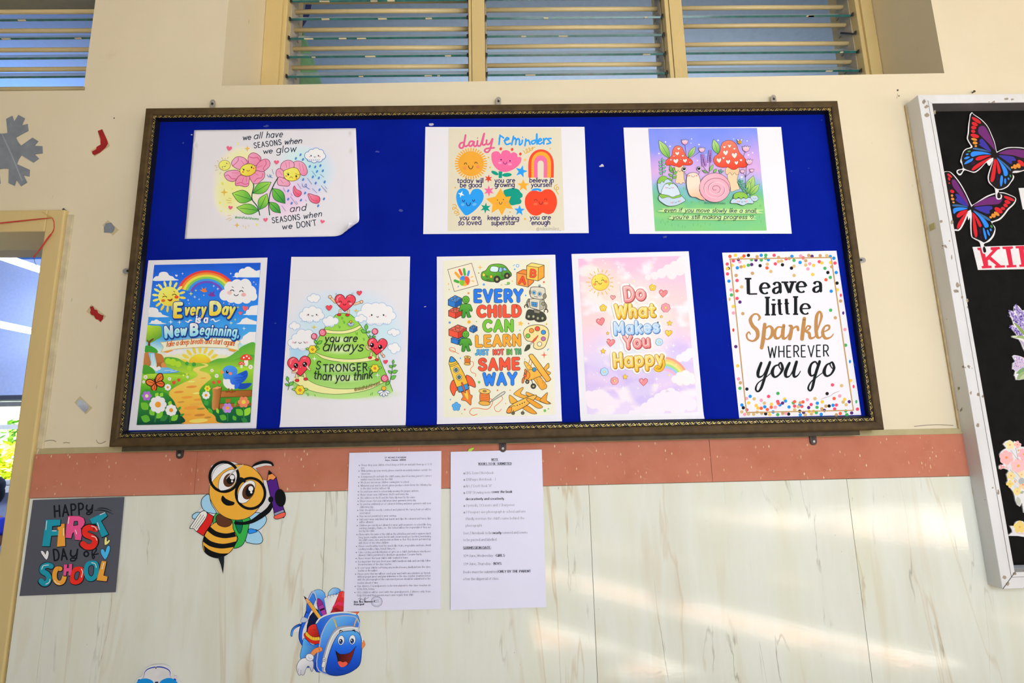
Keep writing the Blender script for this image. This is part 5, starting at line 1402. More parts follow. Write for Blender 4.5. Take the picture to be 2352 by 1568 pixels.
for l in ([(310,402,20),(345,388,26),(378,395,24),(365,415,22),(330,415,20)],[(250,550,30),(285,515,34),(335,505,36),(385,520,34),(410,555,28),(370,580,30),(310,585,30),(270,575,28)],[(150,645,18),(175,630,22),(205,645,22),(180,660,18)],[(150,790,30),(190,750,36),(240,715,42),(300,720,44),(310,790,50),(250,815,46),(180,810,36)],[(760,545,34),(820,500,56),(890,490,50),(945,485,44),(1000,510,42),(1035,555,32),(990,590,40),(920,595,44),(850,590,44)],[(450,600,26),(490,585,30),(535,600,28),(500,625,26),(465,625,24)],[(730,580,22),(765,570,26),(795,580,18),(760,590,22)],[(1015,700,18),(1045,690,24),(1080,700,22),(1055,715,20)],[(1025,830,26),(1060,825,32),(1085,845,24),(1050,860,26)]):
    A.cloud(l,'#f4f8fc',CO,4)
A.smile(335,545,36,8,5,'#333','.',es=6,cheek='#f2b8c8');A.smile(908,548,52,14,5,'#333','.',es=7,cheek='#f2b8c8');A.smile(226,782,45,8,5,'#444','u',es=10,cheek='#f4b8cc')
for x0,x1,y in ((240,400,598),(820,1020,618),(140,290,840),(450,540,636)):A.strokes([[(x0+16*i,y),(x0+16*i-8,y+14)] for i in range(int((x1-x0)/16))],3,CO)
def limb(p,w_):A.stroke(p,w_+6,'#7a4a3a');A.stroke(p,w_,'#f2c8a0')
def hchar(x,y,w_,h_,rot):
    A.heart(x,y,w_,h_,LG(x,y-h_*.5,x,y+h_*.5,'#ee5060','#e23a4a'),rot,'#6a2a30',6);A.stroke([(x-w_*.4,y-h_*.12),(x-w_*.36,y-h_*.32),(x-w_*.24,y-h_*.4)],7,'#f7a0a6');A.stroke([(x+w_*.16,y-h_*.4),(x+w_*.26,y-h_*.42)],6,'#f7a0a6')
A.part('heart_figure','cheering red heart on the hilltop')
limb([(535,435),(510,410),(492,390)],17);limb([(705,452),(735,442),(765,432)],16);limb([(578,505),(574,540)],15);limb([(652,505),(648,540)],15)
for x,y in ((490,388),(766,432)):A.ell(x,y,14,14,'#f2c8a0',0,'#7a4a3a',4)
for x,y in ((570,545),(643,548)):A.ell(x,y,17,11,'#e2303e',0,'#6a2a30',4)
hchar(622,442,178,150,2);A.smile(618,438,38,14,6,'#5a1f24','n',es=11,cheek='#f6a4a8')
A.part('heart_figure','big-eyed red heart at the lower left')
limb([(195,1075),(202,1115)],17);limb([(265,1065),(272,1105)],17);hchar(222,998,200,172,-6)
limb([(160,1050),(190,1045),(200,1028)],14);limb([(290,1005),(300,1018),(310,1028)],14)
for x,y in ((200,1122),(276,1110)):A.ell(x,y,18,12,'#e2303e',0,'#6a2a30',4)
for x,y in ((190,992),(268,981)):A.ell(x,y,20,22,'#1c1416');A.ell(x-6,y-7,6,6,'#fff');A.ell(x+6,y+7,4,4,'#d8a0a0')
A.ell(231,1004,8,9,'#f08a90',0,'#6a2a30',3);A.ell(165,1022,10,9,'#f6b0b4');A.ell(290,1000,10,9,'#f6b0b4')
A.part('heart_figure','big-eyed red heart on the right slope')
limb([(852,880),(848,915)],15);limb([(905,890),(905,930)],15);hchar(905,825,168,148,4);limb([(832,850),(815,840),(812,822)],13);limb([(940,880),(955,905)],13)
for x,y in ((842,922),(902,940)):A.ell(x,y,15,10,'#e2303e',0,'#6a2a30',4)
for x,y in ((858,812),(930,828)):A.ell(x,y,18,20,'#1c1416');A.ell(x-5,y-7,6,6,'#fff')
A.arc(888,835,12,10,10,170,5,'#5a1f24');A.ell(840,832,9,8,'#f6b0b4');A.ell(946,850,9,8,'#f6b0b4');A.ell(960,908,12,12,'#f2c8a0',0,'#7a4a3a',4)
A.part('flowers','roses, yellow flowers, daisies and sprigs')
def rose(x,y,r):
    A.ell(x,y,r,r,'#ea5a78',0,'#7a2a40',5);A.stroke([(x+r*.75*t*cos(11*t),y+r*.75*t*sin(11*t)) for t in [i/14 for i in range(15)]],4.5,'#f8c4ce')
A.stroke([(352,750),(375,800),(350,850)],6,'#3f7a34');A.stroke([(885,710),(860,735),(825,748)],5,'#3f7a34');A.stroke([(1045,960),(1030,1060),(1015,1140)],6,'#3f7a34');A.stroke([(115,1100),(130,1160),(120,1205)],6,'#3f7a34');A.stroke([(805,650),(812,705)],6,'#3f7a34')
for x0,y0,x1,y1 in ((808,680,808,625),(808,700,760,680),(815,705,845,690),(845,745,835,722),(860,738,892,740),(375,800,350,770),(380,800,422,775),(360,850,385,822),(1045,975,1045,940),(1040,1000,1072,985),(1040,1010,1008,990),(1035,1055,1085,1035),(1030,1060,1000,1035),(1022,1110,1070,1080),(1010,1130,980,1165),(120,1130,112,1085),(128,1165,170,1135),(125,1170,95,1150)):A.leaf(x0,y0,x1,y1,.3,'#6fbf4a','#2f6a34',4)
rose(351,735,26);rose(425,702,30);rose(885,692,26);rose(970,1104,30)
for x,y,R in ((336,850,34),(884,1016,33),(225,1206,40)):
    for q in (-1,1):A.leaf(x+q*R*.8,y-4,x+q*R*1.8,y-8,.3,'#8fd05a','#2f6a34',4)
    A.flower(x,y,R,6,'#f6d23a','#e8863a','#7a5a1e',4)
for x,y,R in ((672,618,32),(962,1212,58)):
    for a in (20,55,90,125,160):A.ell(x+R*.55*cos(radians(a)),y+R*.5*sin(radians(a)),R*.42,R*.18,'#f8fafc',a,'#4a6a9a',4)
    A.ell(x,y-R*.35,R*.34,R*.32,'#f3b83a',0,'#8a5a1e',4)
for x,y,w_ in ((748,356,44),(482,486,54),(978,960,38)):A.heart(x,y,w_,w_*.9,'#e8505e',-4,'#b83a48',3)
A.spark(351,654,24,'#f3c23a');A.spark(720,510,24,'#f3c23a');A.spark(353,932,24,'#f4faea');A.spark(906,1076,24,'#f4faea')
A.strokes([[(535,360),(540,370)],[(545,355),(550,368)],[(680,355),(684,370)],[(692,350),(690,365)]],4,'#9aa8b8')
A.part('lettering','dark hand lettering')
T = lambda s,x0,y0,x1,y1,h,w_=9,**k:A.text(s,x0,y0,x1,y1,h,w_,'#26302c',**k)
T('you are',442,782,726,780,62,slant=.2,gap=2);T('always',422,862,775,864,86,slant=.3,gap=1.5)
T('S',366,1022,402,1024,70,slant=.1);T('TRONGER',432,1048,815,1034,64,slant=.04,gap=3);T('than you think',345,1104,860,1100,72,slant=.14,gap=2,bow=-22)
A.text('@mindfulofdreams',706,1212,930,1150,30,4,'#7a6a3a',slant=.2,bow=-10)
A.finish()


# 6 -- every child can learn
o = sheet('poster',[(1003.4,589.3),(1275.5,584.7),(1290.5,967.4),(1003.9,973.9)],PP,'upright cream poster of toys around block capitals, EVERY CHILD CAN LEARN','poster',PAPER,GRP,nx=20,ny=50,lift=0.004)
A = Art(o,PP,(990,570,3.734),0.93)
A.part('cream_panel');A.grid([(105,105),(1018,92),(1068,1468),(108,1476)],lambda u,t:'#e9e7d0',1,1);A.base = 4
OL = '#4a3a2c'
A.part('lettering','coloured outlined block capitals')
def cap(s,x0,y0,x1,y1,h,w_,c):A.text(s,x0,y0,x1,y1,h,w_,c,gap=3.6,out='#3a3a3a',ow=3.5)
cap('EVERY',376,455,778,452,92,27,'#2f7de8');cap('CHILD',405,582,762,578,82,29,'#f2593c');cap('CAN',455,708,700,706,86,25,'#78c43c');cap('LEARN',390,838,764,828,82,25,'#f3a838')
def cap2(s,x0,y0,x1,y1,c):A.text(s,x0,y0,x1,y1,42,10,c,gap=3,out='#3a4a5a',ow=3)
cap2('JUST',384,914,492,912,'#5cb4ec');cap2('NOT',534,912,622,910,'#ee6044');cap2('IN',652,910,692,909,'#74b84a');cap2('TH',722,908,770,906,'#5cae6a')
cap('SAME',416,1040,754,1032,86,26,'#f2593c');cap('WAY',458,1168,728,1162,90,26,'#3384ec')
A.part('handprint_card','painted handprint on a square card')
A.poly([(143,183),(348,128),(405,315),(200,371)],'#f1e6cc',False,OL,4)
for x0,y0,x1,y1,w_,c in ((245,250,212,212,24,'#f2ab42'),(262,225,245,185,22,'#ee5a3c'),(290,225,283,180,22,'#4fae4a'),(316,232,325,198,18,'#4a94e4'),(232,288,205,278,24,'#4fae4a')):A.stroke([(x0,y0),(x1,y1)],w_,c,False)
A.ell(288,282,44,42,'#f2b040');A.poly([(248,265),(262,240),(290,240),(290,275),(262,272)],'#3f8fe8');A.poly([(292,240),(322,250),(332,282),(315,315),(292,282)],'#ee5a3c');A.poly([(244,285),(285,275),(282,310),(268,322),(248,308)],'#86c83c')
A.strokes([[(345,248),(358,242)],[(352,280),(366,282)]],8,'#f2b040');A.stroke([(232,332),(236,324)],8,'#5aa4ec')
A.part('toy_car','green rounded toy car')
A.poly([(430,240),(438,205),(470,190),(500,150),(540,136),(600,136),(640,155),(668,190),(688,215),(685,240),(640,260),(560,285),(500,285),(445,270)],LG(500,140,560,285,'#74c23c','#3f8a34'),True,OL,5)
A.poly([(505,190),(520,155),(575,162),(570,200),(530,202)],'#d8eefa',True,OL,4);A.poly([(582,200),(590,165),(612,168),(612,200)],'#8cc8f0',True,OL,4);A.poly([(620,190),(622,165),(642,172),(650,190)],'#8cc8f0',True,OL,4)
for x,y,r in ((566,266,28),(652,236,24)):A.ell(x,y,r,r*1.05,'#3c4038',0,OL,4);A.ell(x,y,r*.45,r*.5,'#b8a878',0,OL,3)
A.ell(452,228,12,15,'#f6d24a',0,OL,3);A.ell(516,243,12,14,'#f6b83a',0,OL,3);A.strokes([[(470,235),(490,240)],[(472,244),(488,248)],[(475,268),(510,274)]],4,OL);A.stroke([(605,162),(608,240),(640,230)],3,OL,False)
A.part('letter_blocks','orange and yellow A and B blocks')
A.poly([(735,210),(790,182),(880,195),(880,290),(832,333),(735,312)],'#f08a3a',False,OL,5);A.poly([(735,210),(830,228),(832,333),(735,312)],'#f59a4a',False,OL,4);A.text('A',756,300,804,306,58,15,'#e8542e',out='#7a3418',ow=3)
A.poly([(820,150),(862,125),(970,145),(970,248),(918,280),(820,262)],'#f0a83a',False,OL,5);A.poly([(820,150),(920,165),(918,280),(820,262)],'#f6c658',False,OL,4);A.poly([(820,150),(862,125),(970,145),(920,165)],'#f9d878',False,OL,4);A.text('B',850,242,892,246,58,15,'#ee5a3a',out='#7a3418',ow=3)
def brick(x,y,w_,h_,c,cd,cl,n=2):
    A.poly([(x,y),(x+w_*.5,y-h_*.38),(x+w_,y-h_*.12),(x+w_,y+h_*.42),(x+w_*.52,y+h_*.75),(x,y+h_*.5)],c,False,OL,5)
    A.poly([(x+w_*.52,y+h_*.24),(x+w_,y-h_*.12),(x+w_,y+h_*.42),(x+w_*.52,y+h_*.75)],cd,False,OL,4);A.poly([(x,y),(x+w_*.5,y-h_*.38),(x+w_,y-h_*.12),(x+w_*.52,y+h_*.24)],cl,False,OL,4)
    for a,b in ((.26,-.06),(.5,-.22),(.5,.06),(.74,-.1)):A.ell(x+w_*a,y+h_*b-3,w_*.12,h_*.1,cl,0,OL,4)
def gman(x,y,s_):
    G1 = LG(x,y-60*s_,x,y+110*s_,'#74c242','#4a9a38')
    A.poly([(x-36*s_,y+38*s_),(x+30*s_,y+38*s_),(x+48*s_,y+62*s_),(x+56*s_,y+92*s_),(x+42*s_,y+100*s_),(x+30*s_,y+85*s_),(x+32*s_,y+120*s_),(x+44*s_,y+146*s_),(x+26*s_,y+152*s_),(x+12*s_,y+146*s_),(x+2*s_,y+105*s_),(x-6*s_,y+148*s_),(x-24*s_,y+156*s_),(x-36*s_,y+146*s_),(x-30*s_,y+88*s_),(x-46*s_,y+100*s_),(x-58*s_,y+92*s_),(x-50*s_,y+60*s_)],G1,True,'#2f5a2a',5)
    A.ell(x,y,30*s_,32*s_,G1,0,'#2f5a2a',5);A.ell(x-9,y-4,3,5,'#2f4a2a');A.ell(x+10,y-4,3,5,'#2f4a2a');A.arc(x,y+8,9,7,10,170,3,'#2f4a2a')
A.part('bricks_and_figure','blue and red toy bricks with a green figure')
brick(150,535,115,90,'#ee5a42','#c8432e','#f4705a');brick(147,440,117,95,'#2f7fd0','#1f5fa8','#4a9ae6');gman(299,441,1)
A.part('bricks_and_figure','red brick over blue brick with a green figure')
brick(172,770,115,75,'#2f7fd0','#1f5fa8','#4a9ae6');brick(153,695,152,105,'#ee5a42','#c8432e','#f4705a');brick(330,680,66,60,'#2f7fd0','#1f5fa8','#4a9ae6');gman(297,738,.95)
A.part('robot','grey toy robot on black tracks')
GY,GD = '#d9d5c0','#8d8c78'
A.stroke([(932,345),(931,325)],5,OL);A.ell(931,321,8,8,'#7ab8d8',0,OL,3)
for cx_,cy_ in ((860,575),(938,590)):
    A.poly([(cx_-48,cy_+10),(cx_-30,cy_-45),(cx_+20,cy_-42),(cx_+50,cy_),(cx_+40,cy_+30),(cx_-10,cy_+42),(cx_-42,cy_+30)],'#45473c',True,OL,5)
    for q in (-22,18):A.ell(cx_+q,cy_+10,14,16,'#8a8a6e',0,'#24261e',4);A.ell(cx_+q,cy_+10,5,6,'#c8c4a0')
    A.strokes([[(cx_-44+14*i,cy_+40-abs(i-3)*3),(cx_-42+14*i,cy_+28)] for i in range(7)],4,'#2a2c24')
A.poly([(880,525),(935,535),(930,560),(885,552)],GD,False,OL,4)
A.stroke([(840,440),(825,470),(825,495)],20,OL);A.stroke([(840,440),(825,470),(825,495)],13,GD);A.stroke([(968,465),(985,490),(985,520)],20,OL);A.stroke([(968,465),(985,490),(985,520)],13,GD)
A.arc(818,500,16,16,150,400,8,OL);A.arc(986,538,16,16,150,400,8,OL)
A.poly([(843,437),(880,430),(970,440),(972,460),(965,520),(932,533),(848,508)],GY,False,OL,5);A.poly([(932,450),(972,442),(965,520),(932,533)],'#b5b39c',False,OL,3);A.poly([(862,460),(912,466),(908,504),(864,494)],'#4aa4e4',False,OL,4);A.strokes([[(878,462),(878,498)],[(895,464),(894,500)],[(862,478),(910,486)]],3,OL);A.ell(962,475,14,15,'#a09e86',0,OL,4);A.ell(962,475,6,6,GD)
A.poly([(852,350),(870,332),(960,336),(978,360),(975,420),(940,438),(870,425),(852,405)],GY,True,OL,5);A.ell(975,410,14,22,'#8d8c78',0,OL,4);A.ell(850,376,8,18,'#8d8c78',0,OL,3)
for x,y in ((883,380),(932,392)):A.ell(x,y,18,19,'#f2f2ea',0,OL,3);A.ell(x,y,12,13,'#5ab8f0',0,OL,3);A.ell(x,y,5,6,'#16202a')
A.stroke([(885,412),(915,418)],4,OL)
A.part('palette','artist palette with a brush')
A.poly([(795,745),(800,700),(840,668),(900,656),(960,662),(1000,690),(1010,740),(995,800),(970,850),(920,868),(880,850),(882,815),(860,800),(820,790)],'#f4dc98',True,OL,5)
for x,y,r,c in ((862,706,20,'#f0953a'),(912,690,21,'#ee5a42'),(964,720,20,'#3f94e0'),(831,751,19,'#7ac04a'),(963,776,19,'#c878b0'),(931,821,20,'#ece8cf')):A.ell(x,y,r,r*.95,c,0,OL,4)
A.stroke([(918,748),(888,785),(858,815)],[6,20,14],OL);A.stroke([(916,750),(888,785),(860,813)],[4,15,11],'#ee5a3c');A.stroke([(862,812),(845,832)],18,'#b8b8a8',False);A.poly([(848,830),(848,855),(830,872),(802,882),(812,850),(828,828)],'#4a5038',True,OL,4)
A.part('rocket','yellow toy rocket with flames')
A.poly([(300,1090),(345,1105),(375,1150),(380,1192),(345,1180),(318,1165)],'#f0643c',True,OL,5);A.poly([(195,1130),(168,1165),(166,1215),(195,1265),(212,1225),(228,1205)],'#f0643c',True,OL,5)
A.poly([(260,1225),(275,1270),(260,1300),(300,1310),(340,1345),(345,1300),(355,1265),(335,1250),(320,1200)],'#f2803c',True,OL,4);A.poly([(280,1225),(290,1260),(315,1300),(318,1260),(305,1215)],'#f8cc4a',True)
A.poly([(172,928),(210,955),(250,1015),(290,1090),(318,1165),(322,1205),(245,1235),(222,1195),(190,1110),(165,1030),(155,975)],LG(160,1080,320,1080,'#f8d050','#f2b032'),True,OL,5)
A.poly([(170,928),(205,950),(218,980),(158,1000),(156,968)],'#f4c648',True,OL,4);A.poly([(172,928),(200,948),(208,968),(160,975)],'#3f9ae0',True,OL,4);A.stroke([(160,1015),(200,1005),(238,985)],4,OL);A.poly([(225,1190),(315,1160),(322,1205),(245,1235)],'#3f94d8',False,OL,4)
for x,y in ((215,1043),(241,1105)):A.ell(x,y,23,25,'#eee8d0',0,OL,4);A.ell(x,y,14,16,'#4a7a80',0,OL,4)
A.stroke([(265,1155),(292,1235)],16,OL);A.stroke([(265,1155),(292,1235)],9,'#ee5a3c')
A.part('thread_and_needle','spools of orange thread with a needle')
def spool(x,y,s_):
    A.poly([(x-34*s_,y),(x+34*s_,y+4*s_),(x+36*s_,y+100*s_),(x-36*s_,y+96*s_)],'#f0843c',True,OL,4);A.strokes([[(x-34*s_,y+k*s_),(x+35*s_,y+(k+8)*s_)] for k in (18,34,50,66,82)],4,'#c8602a')
    A.ell(x-2,y+104*s_,50*s_,20*s_,'#e8b04a',5,OL,4);A.ell(x,y,50*s_,22*s_,'#f2c86a',5,OL,4);A.ell(x,y-1,16*s_,8*s_,'#a88848',5,OL,3)
A.stroke([(155,862),(175,850),(205,862),(205,888),(175,885),(158,868),(200,885),(238,905)],5,'#e2803f');A.stroke([(335,970),(360,975),(362,1005),(338,1035),(350,1065),(380,1075),(382,1100)],5,'#e2803f');A.stroke([(490,1285),(525,1300),(520,1345),(480,1380),(400,1370),(350,1375),(332,1410),(360,1432),(395,1422)],6,'#e2803f');A.stroke([(600,1265),(615,1290),(580,1330),(545,1360),(555,1395),(585,1398),(603,1378)],5,'#e2803f')
spool(313,934,.55);spool(460,1226,.98);A.poly([(502,1322),(560,1270),(620,1230),(636,1232),(625,1250),(565,1288)],'#c8ccc0',True,OL,4);A.stroke([(598,1255),(622,1240)],5,'#e9e7d0',False)
A.part('toy_plane','yellow wooden biplane with propeller')
WY = LG(780,900,1010,1200,'#f6c85a','#eaa238')
A.poly([(805,1000),(830,985),(975,1150),(992,1190),(970,1208),(930,1195)],WY,True,OL,4);A.poly([(960,1040),(1005,985),(1012,1020),(990,1045),(1025,1065),(1010,1085),(975,1070)],WY,True,OL,4)
A.poly([(800,1070),(830,1045),(900,1040),(970,1060),(975,1085),(900,1110),(860,1130),(815,1125)],WY,True,OL,4);A.ell(822,1090,26,36,'#f0953a',10,OL,4);A.ell(806,1092,12,14,'#ee6a3c',0,OL,4);A.ell(812,1058,9,24,'#d97a38',-5,OL,4);A.ell(790,1132,10,26,'#d97a38',12,OL,4);A.ell(885,1040,16,18,'#3f94c0',0,OL,4)
A.strokes([[(855,935),(830,1010)],[(872,955),(850,1030)],[(905,1115),(930,1190)],[(950,1110),(960,1160)],[(985,1140),(968,1180)]],8,'#d99a3a')
A.poly([(845,915),(862,908),(890,930),(1015,1100),(1022,1130),(1000,1142),(975,1125),(850,945)],WY,True,OL,5)
for x,y,r in ((878,1182,22),(826,1145,16)):A.ell(x,y,r,r,'#45473c',0,OL,4);A.ell(x,y,r*.4,r*.4,'#b8b48a')
A.stroke([(860,1125),(878,1175)],6,OL,False)
A.part('toy_plane','yellow wooden airliner')
A.poly([(715,1240),(780,1193),(790,1205),(770,1245),(830,1270),(800,1290),(720,1258)],WY,True,OL,4);A.poly([(670,1265),(690,1265),(740,1310),(720,1330),(680,1325)],WY,True,OL,4);A.poly([(815,1240),(840,1238),(1015,1320),(1010,1335),(960,1325),(830,1265)],WY,True,OL,4)
A.poly([(935,1300),(985,1245),(1000,1242),(990,1300),(1015,1325),(1000,1335),(950,1318)],WY,True,OL,4);A.poly([(780,1365),(830,1350),(900,1405),(900,1420),(850,1412)],WY,True,OL,4)
A.poly([(648,1405),(665,1365),(720,1325),(820,1280),(890,1258),(905,1270),(870,1310),(800,1360),(720,1400),(670,1415)],LG(700,1290,760,1410,'#f8d068','#eda63a'),True,OL,5);A.poly([(820,1300),(850,1290),(950,1350),(945,1370),(900,1365)],WY,True,OL,4)
A.poly([(648,1405),(660,1372),(685,1360),(692,1385),(675,1412)],'#f0953a',True,OL,4);A.dots([(x,y,5,OL) for x,y in ((740,1346),(762,1338),(782,1329),(802,1320))]);A.stroke([(690,1360),(705,1350),(722,1352)],5,'#7a5a2a')
for x,y in ((704,1413),(786,1412)):A.stroke([(x,y),(x+3,y-25)],5,OL,False);A.ell(x,y,14,13,'#6a6850',0,OL,4)
A.part('confetti','small dots, stars and a blue flower')
A.spark(421,164,24,'#f0bc48');A.star(768,645,26,12,5,'#f0bc48',-80);A.spark(970,915,30,'#f0644a');A.flower(217,1357,36,5,'#5aace8','#6ab8f0','#2f6aa0',3,-90)
A.dots([(453,311,10,'#5aa4e4'),(321,385,9,'#e8953a'),(160,637,10,'#5aa0e4'),(326,632,15,'#f0b43a'),(412,1148,11,'#74c04a'),(976,1392,12,'#6fbf4a'),(1006,1376,6,'#6fbf4a'),(968,290,8,'#e0603a'),(812,404,7,'#5aa4e4'),(837,645,6,'#c85a3a'),(991,650,7,'#e8a83a'),(762,703,5,'#74c04a'),(570,1218,7,'#e0703a'),(678,1217,6,'#e8a83a'),(289,1382,7,'#d85a3a'),(264,1418,5,'#e8a83a'),(166,1298,6,'#5aa4e4'),(252,943,6,'#5aa4e4'),(718,180,7,'#5aa4e4'),(409,212,5,'#c85a3a'),(150,306,5,'#e8a83a'),(156,354,5,'#e8a83a'),(696,282,5,'#e8a83a'),(604,314,5,'#e8a83a'),(390,628,5,'#74c04a'),(804,952,5,'#e8a83a'),(640,1330,5,'#e8a83a')])
A.ell(742,150,12,12,'#e9e7d0',0,'#5aa4e4',5);A.stroke([(705,150),(718,142)],6,'#7ab8e8');A.stroke([(998,874),(1008,862)],7,'#5aa4e4');A.ell(664,300,12,10,'#8cc84a',0,'#4a8a34',3);A.stroke([(634,310),(650,313),(668,306)],4,'#4a8a34')
A.finish()

# 7 -- do what makes you happy
o = sheet('poster',[(1312.6,583.1),(1581.9,576.8),(1617,961.5),(1333.5,967)],PP,'upright pastel pink and lilac sky poster lettered Do What Makes You Happy','poster',PAPER,GRP,nx=20,ny=50,lift=0.004)
A = Art(o,PP,(1300,570,3.824),0.97)
Q = A.clip = [(108,92),(1028,67),(1160,1455),(188,1480)]
A.part('pastel_sky')
def bgc(u,t):
    st = [(0,'#f8c0dc'),(.12,'#f9c9dc'),(.25,'#fbd3d6'),(.40,'#f9d6d6'),(.52,'#f3d3e6'),(.60,'#e3d6f2'),(.66,'#dccbf2'),(.75,'#e8d2f0'),(.84,'#d9c4f0'),(.93,'#e6d6f4'),(1.01,'#ecdcf4')]
    n1 = mn.noise(Vector((u*3+.4,t*5,7)));t2 = min(1,max(0,t+n1*.10))
    c = hexc('#ecdcf4')
    for (a,ca),(b,cb) in zip(st,st[1:]):
        if t2 <= b:c = mixc(ca,cb,(t2-a)/(b-a));break
    f = mn.fractal(Vector((u*3.2,t*7.5,3.1)),1.0,2.0,4)
    if f > .12:c = mixc(c,'#fbeff2',min(.85,(f-.12)*3.2))
    g = mn.noise(Vector((u*3,t*3.5,11)))
    if g > .15 and .45 < t < .95:c = mixc(c,'#c3b2f0',min(.55,(g-.15)*2.2))
    for a,b,ra,rb,q,k in ((.52,.44,.36,.36,'#fdf3e2',.8),(.2,.15,.24,.16,'#fde8c8',.6),(.42,.56,.2,.09,'#d6ecf2',.6)):
        d = ((u-a)/ra) ** 2+((t-b)/rb) ** 2
        if d < 1:c = mixc(c,q,k*(1-d))
    if u > .62 and .5 < t < .66:c = mixc(c,'#c6aef0',.5*min(1,(u-.62)*5)*(1-abs(t-.58)/.08 if abs(t-.58) < .08 else 0))
    return c
A.grid(Q,bgc,60,84)
A.part('clouds','white and pink clouds')
A.dots([(x,y,r,'#fbe8ea') for x,y,r in ((1010,120,40),(960,160,50),(900,190,50),(840,220,44),(780,240,34),(720,255,26),(1000,190,50),(930,230,44))],20)
A.dots([(x,y,r,'#f8eef6') for x,y,r in ((1090,920,44),(1050,950,46),(1000,965,34))],20)
A.dots([(x,y,r,'#f5eaf8') for x,y,r in ((870,1290,50),(920,1270,46),(820,1320,50),(760,1360,50),(960,1300,50),(1040,1330,60),(1090,1370,60),(700,1400,46),(640,1430,40),(580,1450,30),(900,1350,80),(820,1400,60),(980,1400,70))],22)
A.dots([(x,y,r,'#f8e8f2') for x,y,r in ((200,1290,40),(260,1290,46),(320,1310,44),(380,1340,40),(430,1360,30),(240,1350,60),(320,1370,60))],22)
A.part('rainbow','pastel rainbow ending in a cloud')
for i,c in enumerate(('#f5a58e','#f8cf7a','#fbe68a','#a9dc8a','#a8c8f2','#f3b8d6')):
    r0 = 300-24*i
    A.stroke([(860+(r0*.74)*cos(radians(a)),1215+(r0*.84)*sin(radians(a))) for a in range(-88,-20,6)],22,c,False)
A.cloud([(960,1150,34),(1000,1125,38),(1050,1110,40),(1095,1130,36),(1110,1165,28),(1060,1170,34),(1000,1175,30)],'#fdeeee','#f2d6d8',3)
A.part('smiling_sun','smiling sun with rays')
A.strokes([[(301+90*cos(radians(a)),298+90*sin(radians(a))),(301+(122 if k % 2 else 108)*cos(radians(a)),298+(122 if k % 2 else 108)*sin(radians(a)))] for k,a in enumerate(range(0,360,20))],6,'#efb84a')
A.ell(301,298,76,73,LG(260,240,340,370,'#fbe26a','#f7cf4a'),0,'#d8952e',4,n=36);A.arc(267,300,10,10,180,360,5,'#5a3a1e');A.arc(324,286,10,10,180,360,5,'#5a3a1e');A.arc(300,302,13,13,10,170,5,'#7a4420');A.ell(254,316,14,12,'#f59a5a');A.ell(350,293,14,12,'#f59a5a');A.strokes([[(256,276),(259,270)],[(318,262),(322,258)]],4,'#8a5a20')
A.part('hearts_and_flowers','small hearts, stars and blossoms')
for x,y,w_,c,r_ in ((854,398,72,'#f58a8e',4),(412,433,42,'#f7a8a6',6),(305,646,72,'#f58a8e',-14),(392,830,72,'#f58a8e',6),(901,747,60,'#f8cf4a',4),(681,1175,72,'#f5959a',0)):A.heart(x,y,w_,w_*.9,c,r_,'#b8564e' if c != '#f8cf4a' else '#c88a2a',4);A.stroke([(x-w_*.28,y-w_*.1),(x-w_*.24,y-w_*.26)],5,'#fde4e4')
for x,y,R,n,c,m_c,oc in ((761,344,28,5,'#f8cf4a','#fbe9a8','#b8822a'),(327,524,29,5,'#f8cf4a','#fbe9a8','#b8822a'),(876,522,38,7,'#f7a0a8','#f8dc7a','#b85a60'),(819,823,30,7,'#bfe2f2','#f4ecb8','#5a94b8'),(337,1084,33,7,'#b8dcf4','#f4e49a','#5a94b8'),(427,1164,32,7,'#f7a8a8','#f8dc7a','#b85a60')):A.flower(x,y,R,n,c,m_c,oc,3,-90)
for x,y,R in ((838,600,14),(911,658,26),(366,746,15),(327,904,25),(520,1129,25)):A.star(x,y,R,R*.5,5,'#f8d04e',-90,'#c8942e',3)
for x,y,R,c in ((461,165,20,'#fff'),(464,303,18,'#fff8ea'),(597,290,16,'#fdf2c0'),(752,152,11,'#fbe89a'),(790,435,20,'#fff'),(367,470,16,'#fff'),(477,858,20,'#fff'),(945,855,20,'#fff'),(882,872,16,'#fff'),(793,1148,22,'#fff'),(904,1112,20,'#f8e6a0'),(500,1226,24,'#fff'),(774,1202,22,'#fdf2d0'),(633,1228,14,'#fff'),(827,1190,10,'#fff'),(545,1260,13,'#fdf2d0'),(940,905,14,'#fff')):A.spark(x,y,R,c)
rnd = random.Random(3);A.dots([(rnd.uniform(190,1050),rnd.uniform(100,1430),rnd.uniform(2.5,5.5),'#ffffff') for _ in range(120)],8)
A.part('lettering','rounded pink, yellow and blue lettering')
lets = [('Do',522,460,690,440,112,31,LG(0,340,0,470,'#fbb0ac','#f58f90'),'#b0544e'),('What',440,606,775,592,104,30,LG(0,480,0,620,'#fbe07a','#f3c23c'),'#b8822a'),('Makes',430,752,812,730,96,27,LG(0,630,0,770,'#c3e0fb','#a9ccf4'),'#5a82b8'),
        ('You',520,876,730,858,96,28,LG(0,770,0,890,'#fba8a4','#f58688'),'#b84e50'),('Happy',425,1040,850,1014,112,29,LG(0,910,0,1080,'#fbe07a','#f3be36'),'#b47c26')]
for s_,x0,y0,x1,y1,h,w_,c,oc in lets:A.text(s_,x0,y0,x1,y1,h,w_+44,'#fbf0ec',gap=3.4)
for s_,x0,y0,x1,y1,h,w_,c,oc in lets:
    A.text(s_,x0,y0,x1,y1,h,w_,c,gap=3.4,out=oc,ow=4,shadow=(5,6,oc));A.text(s_,x0-4,y0-6,x1-4,y1-6,h,4,'#fdf0e2',gap=3.4)
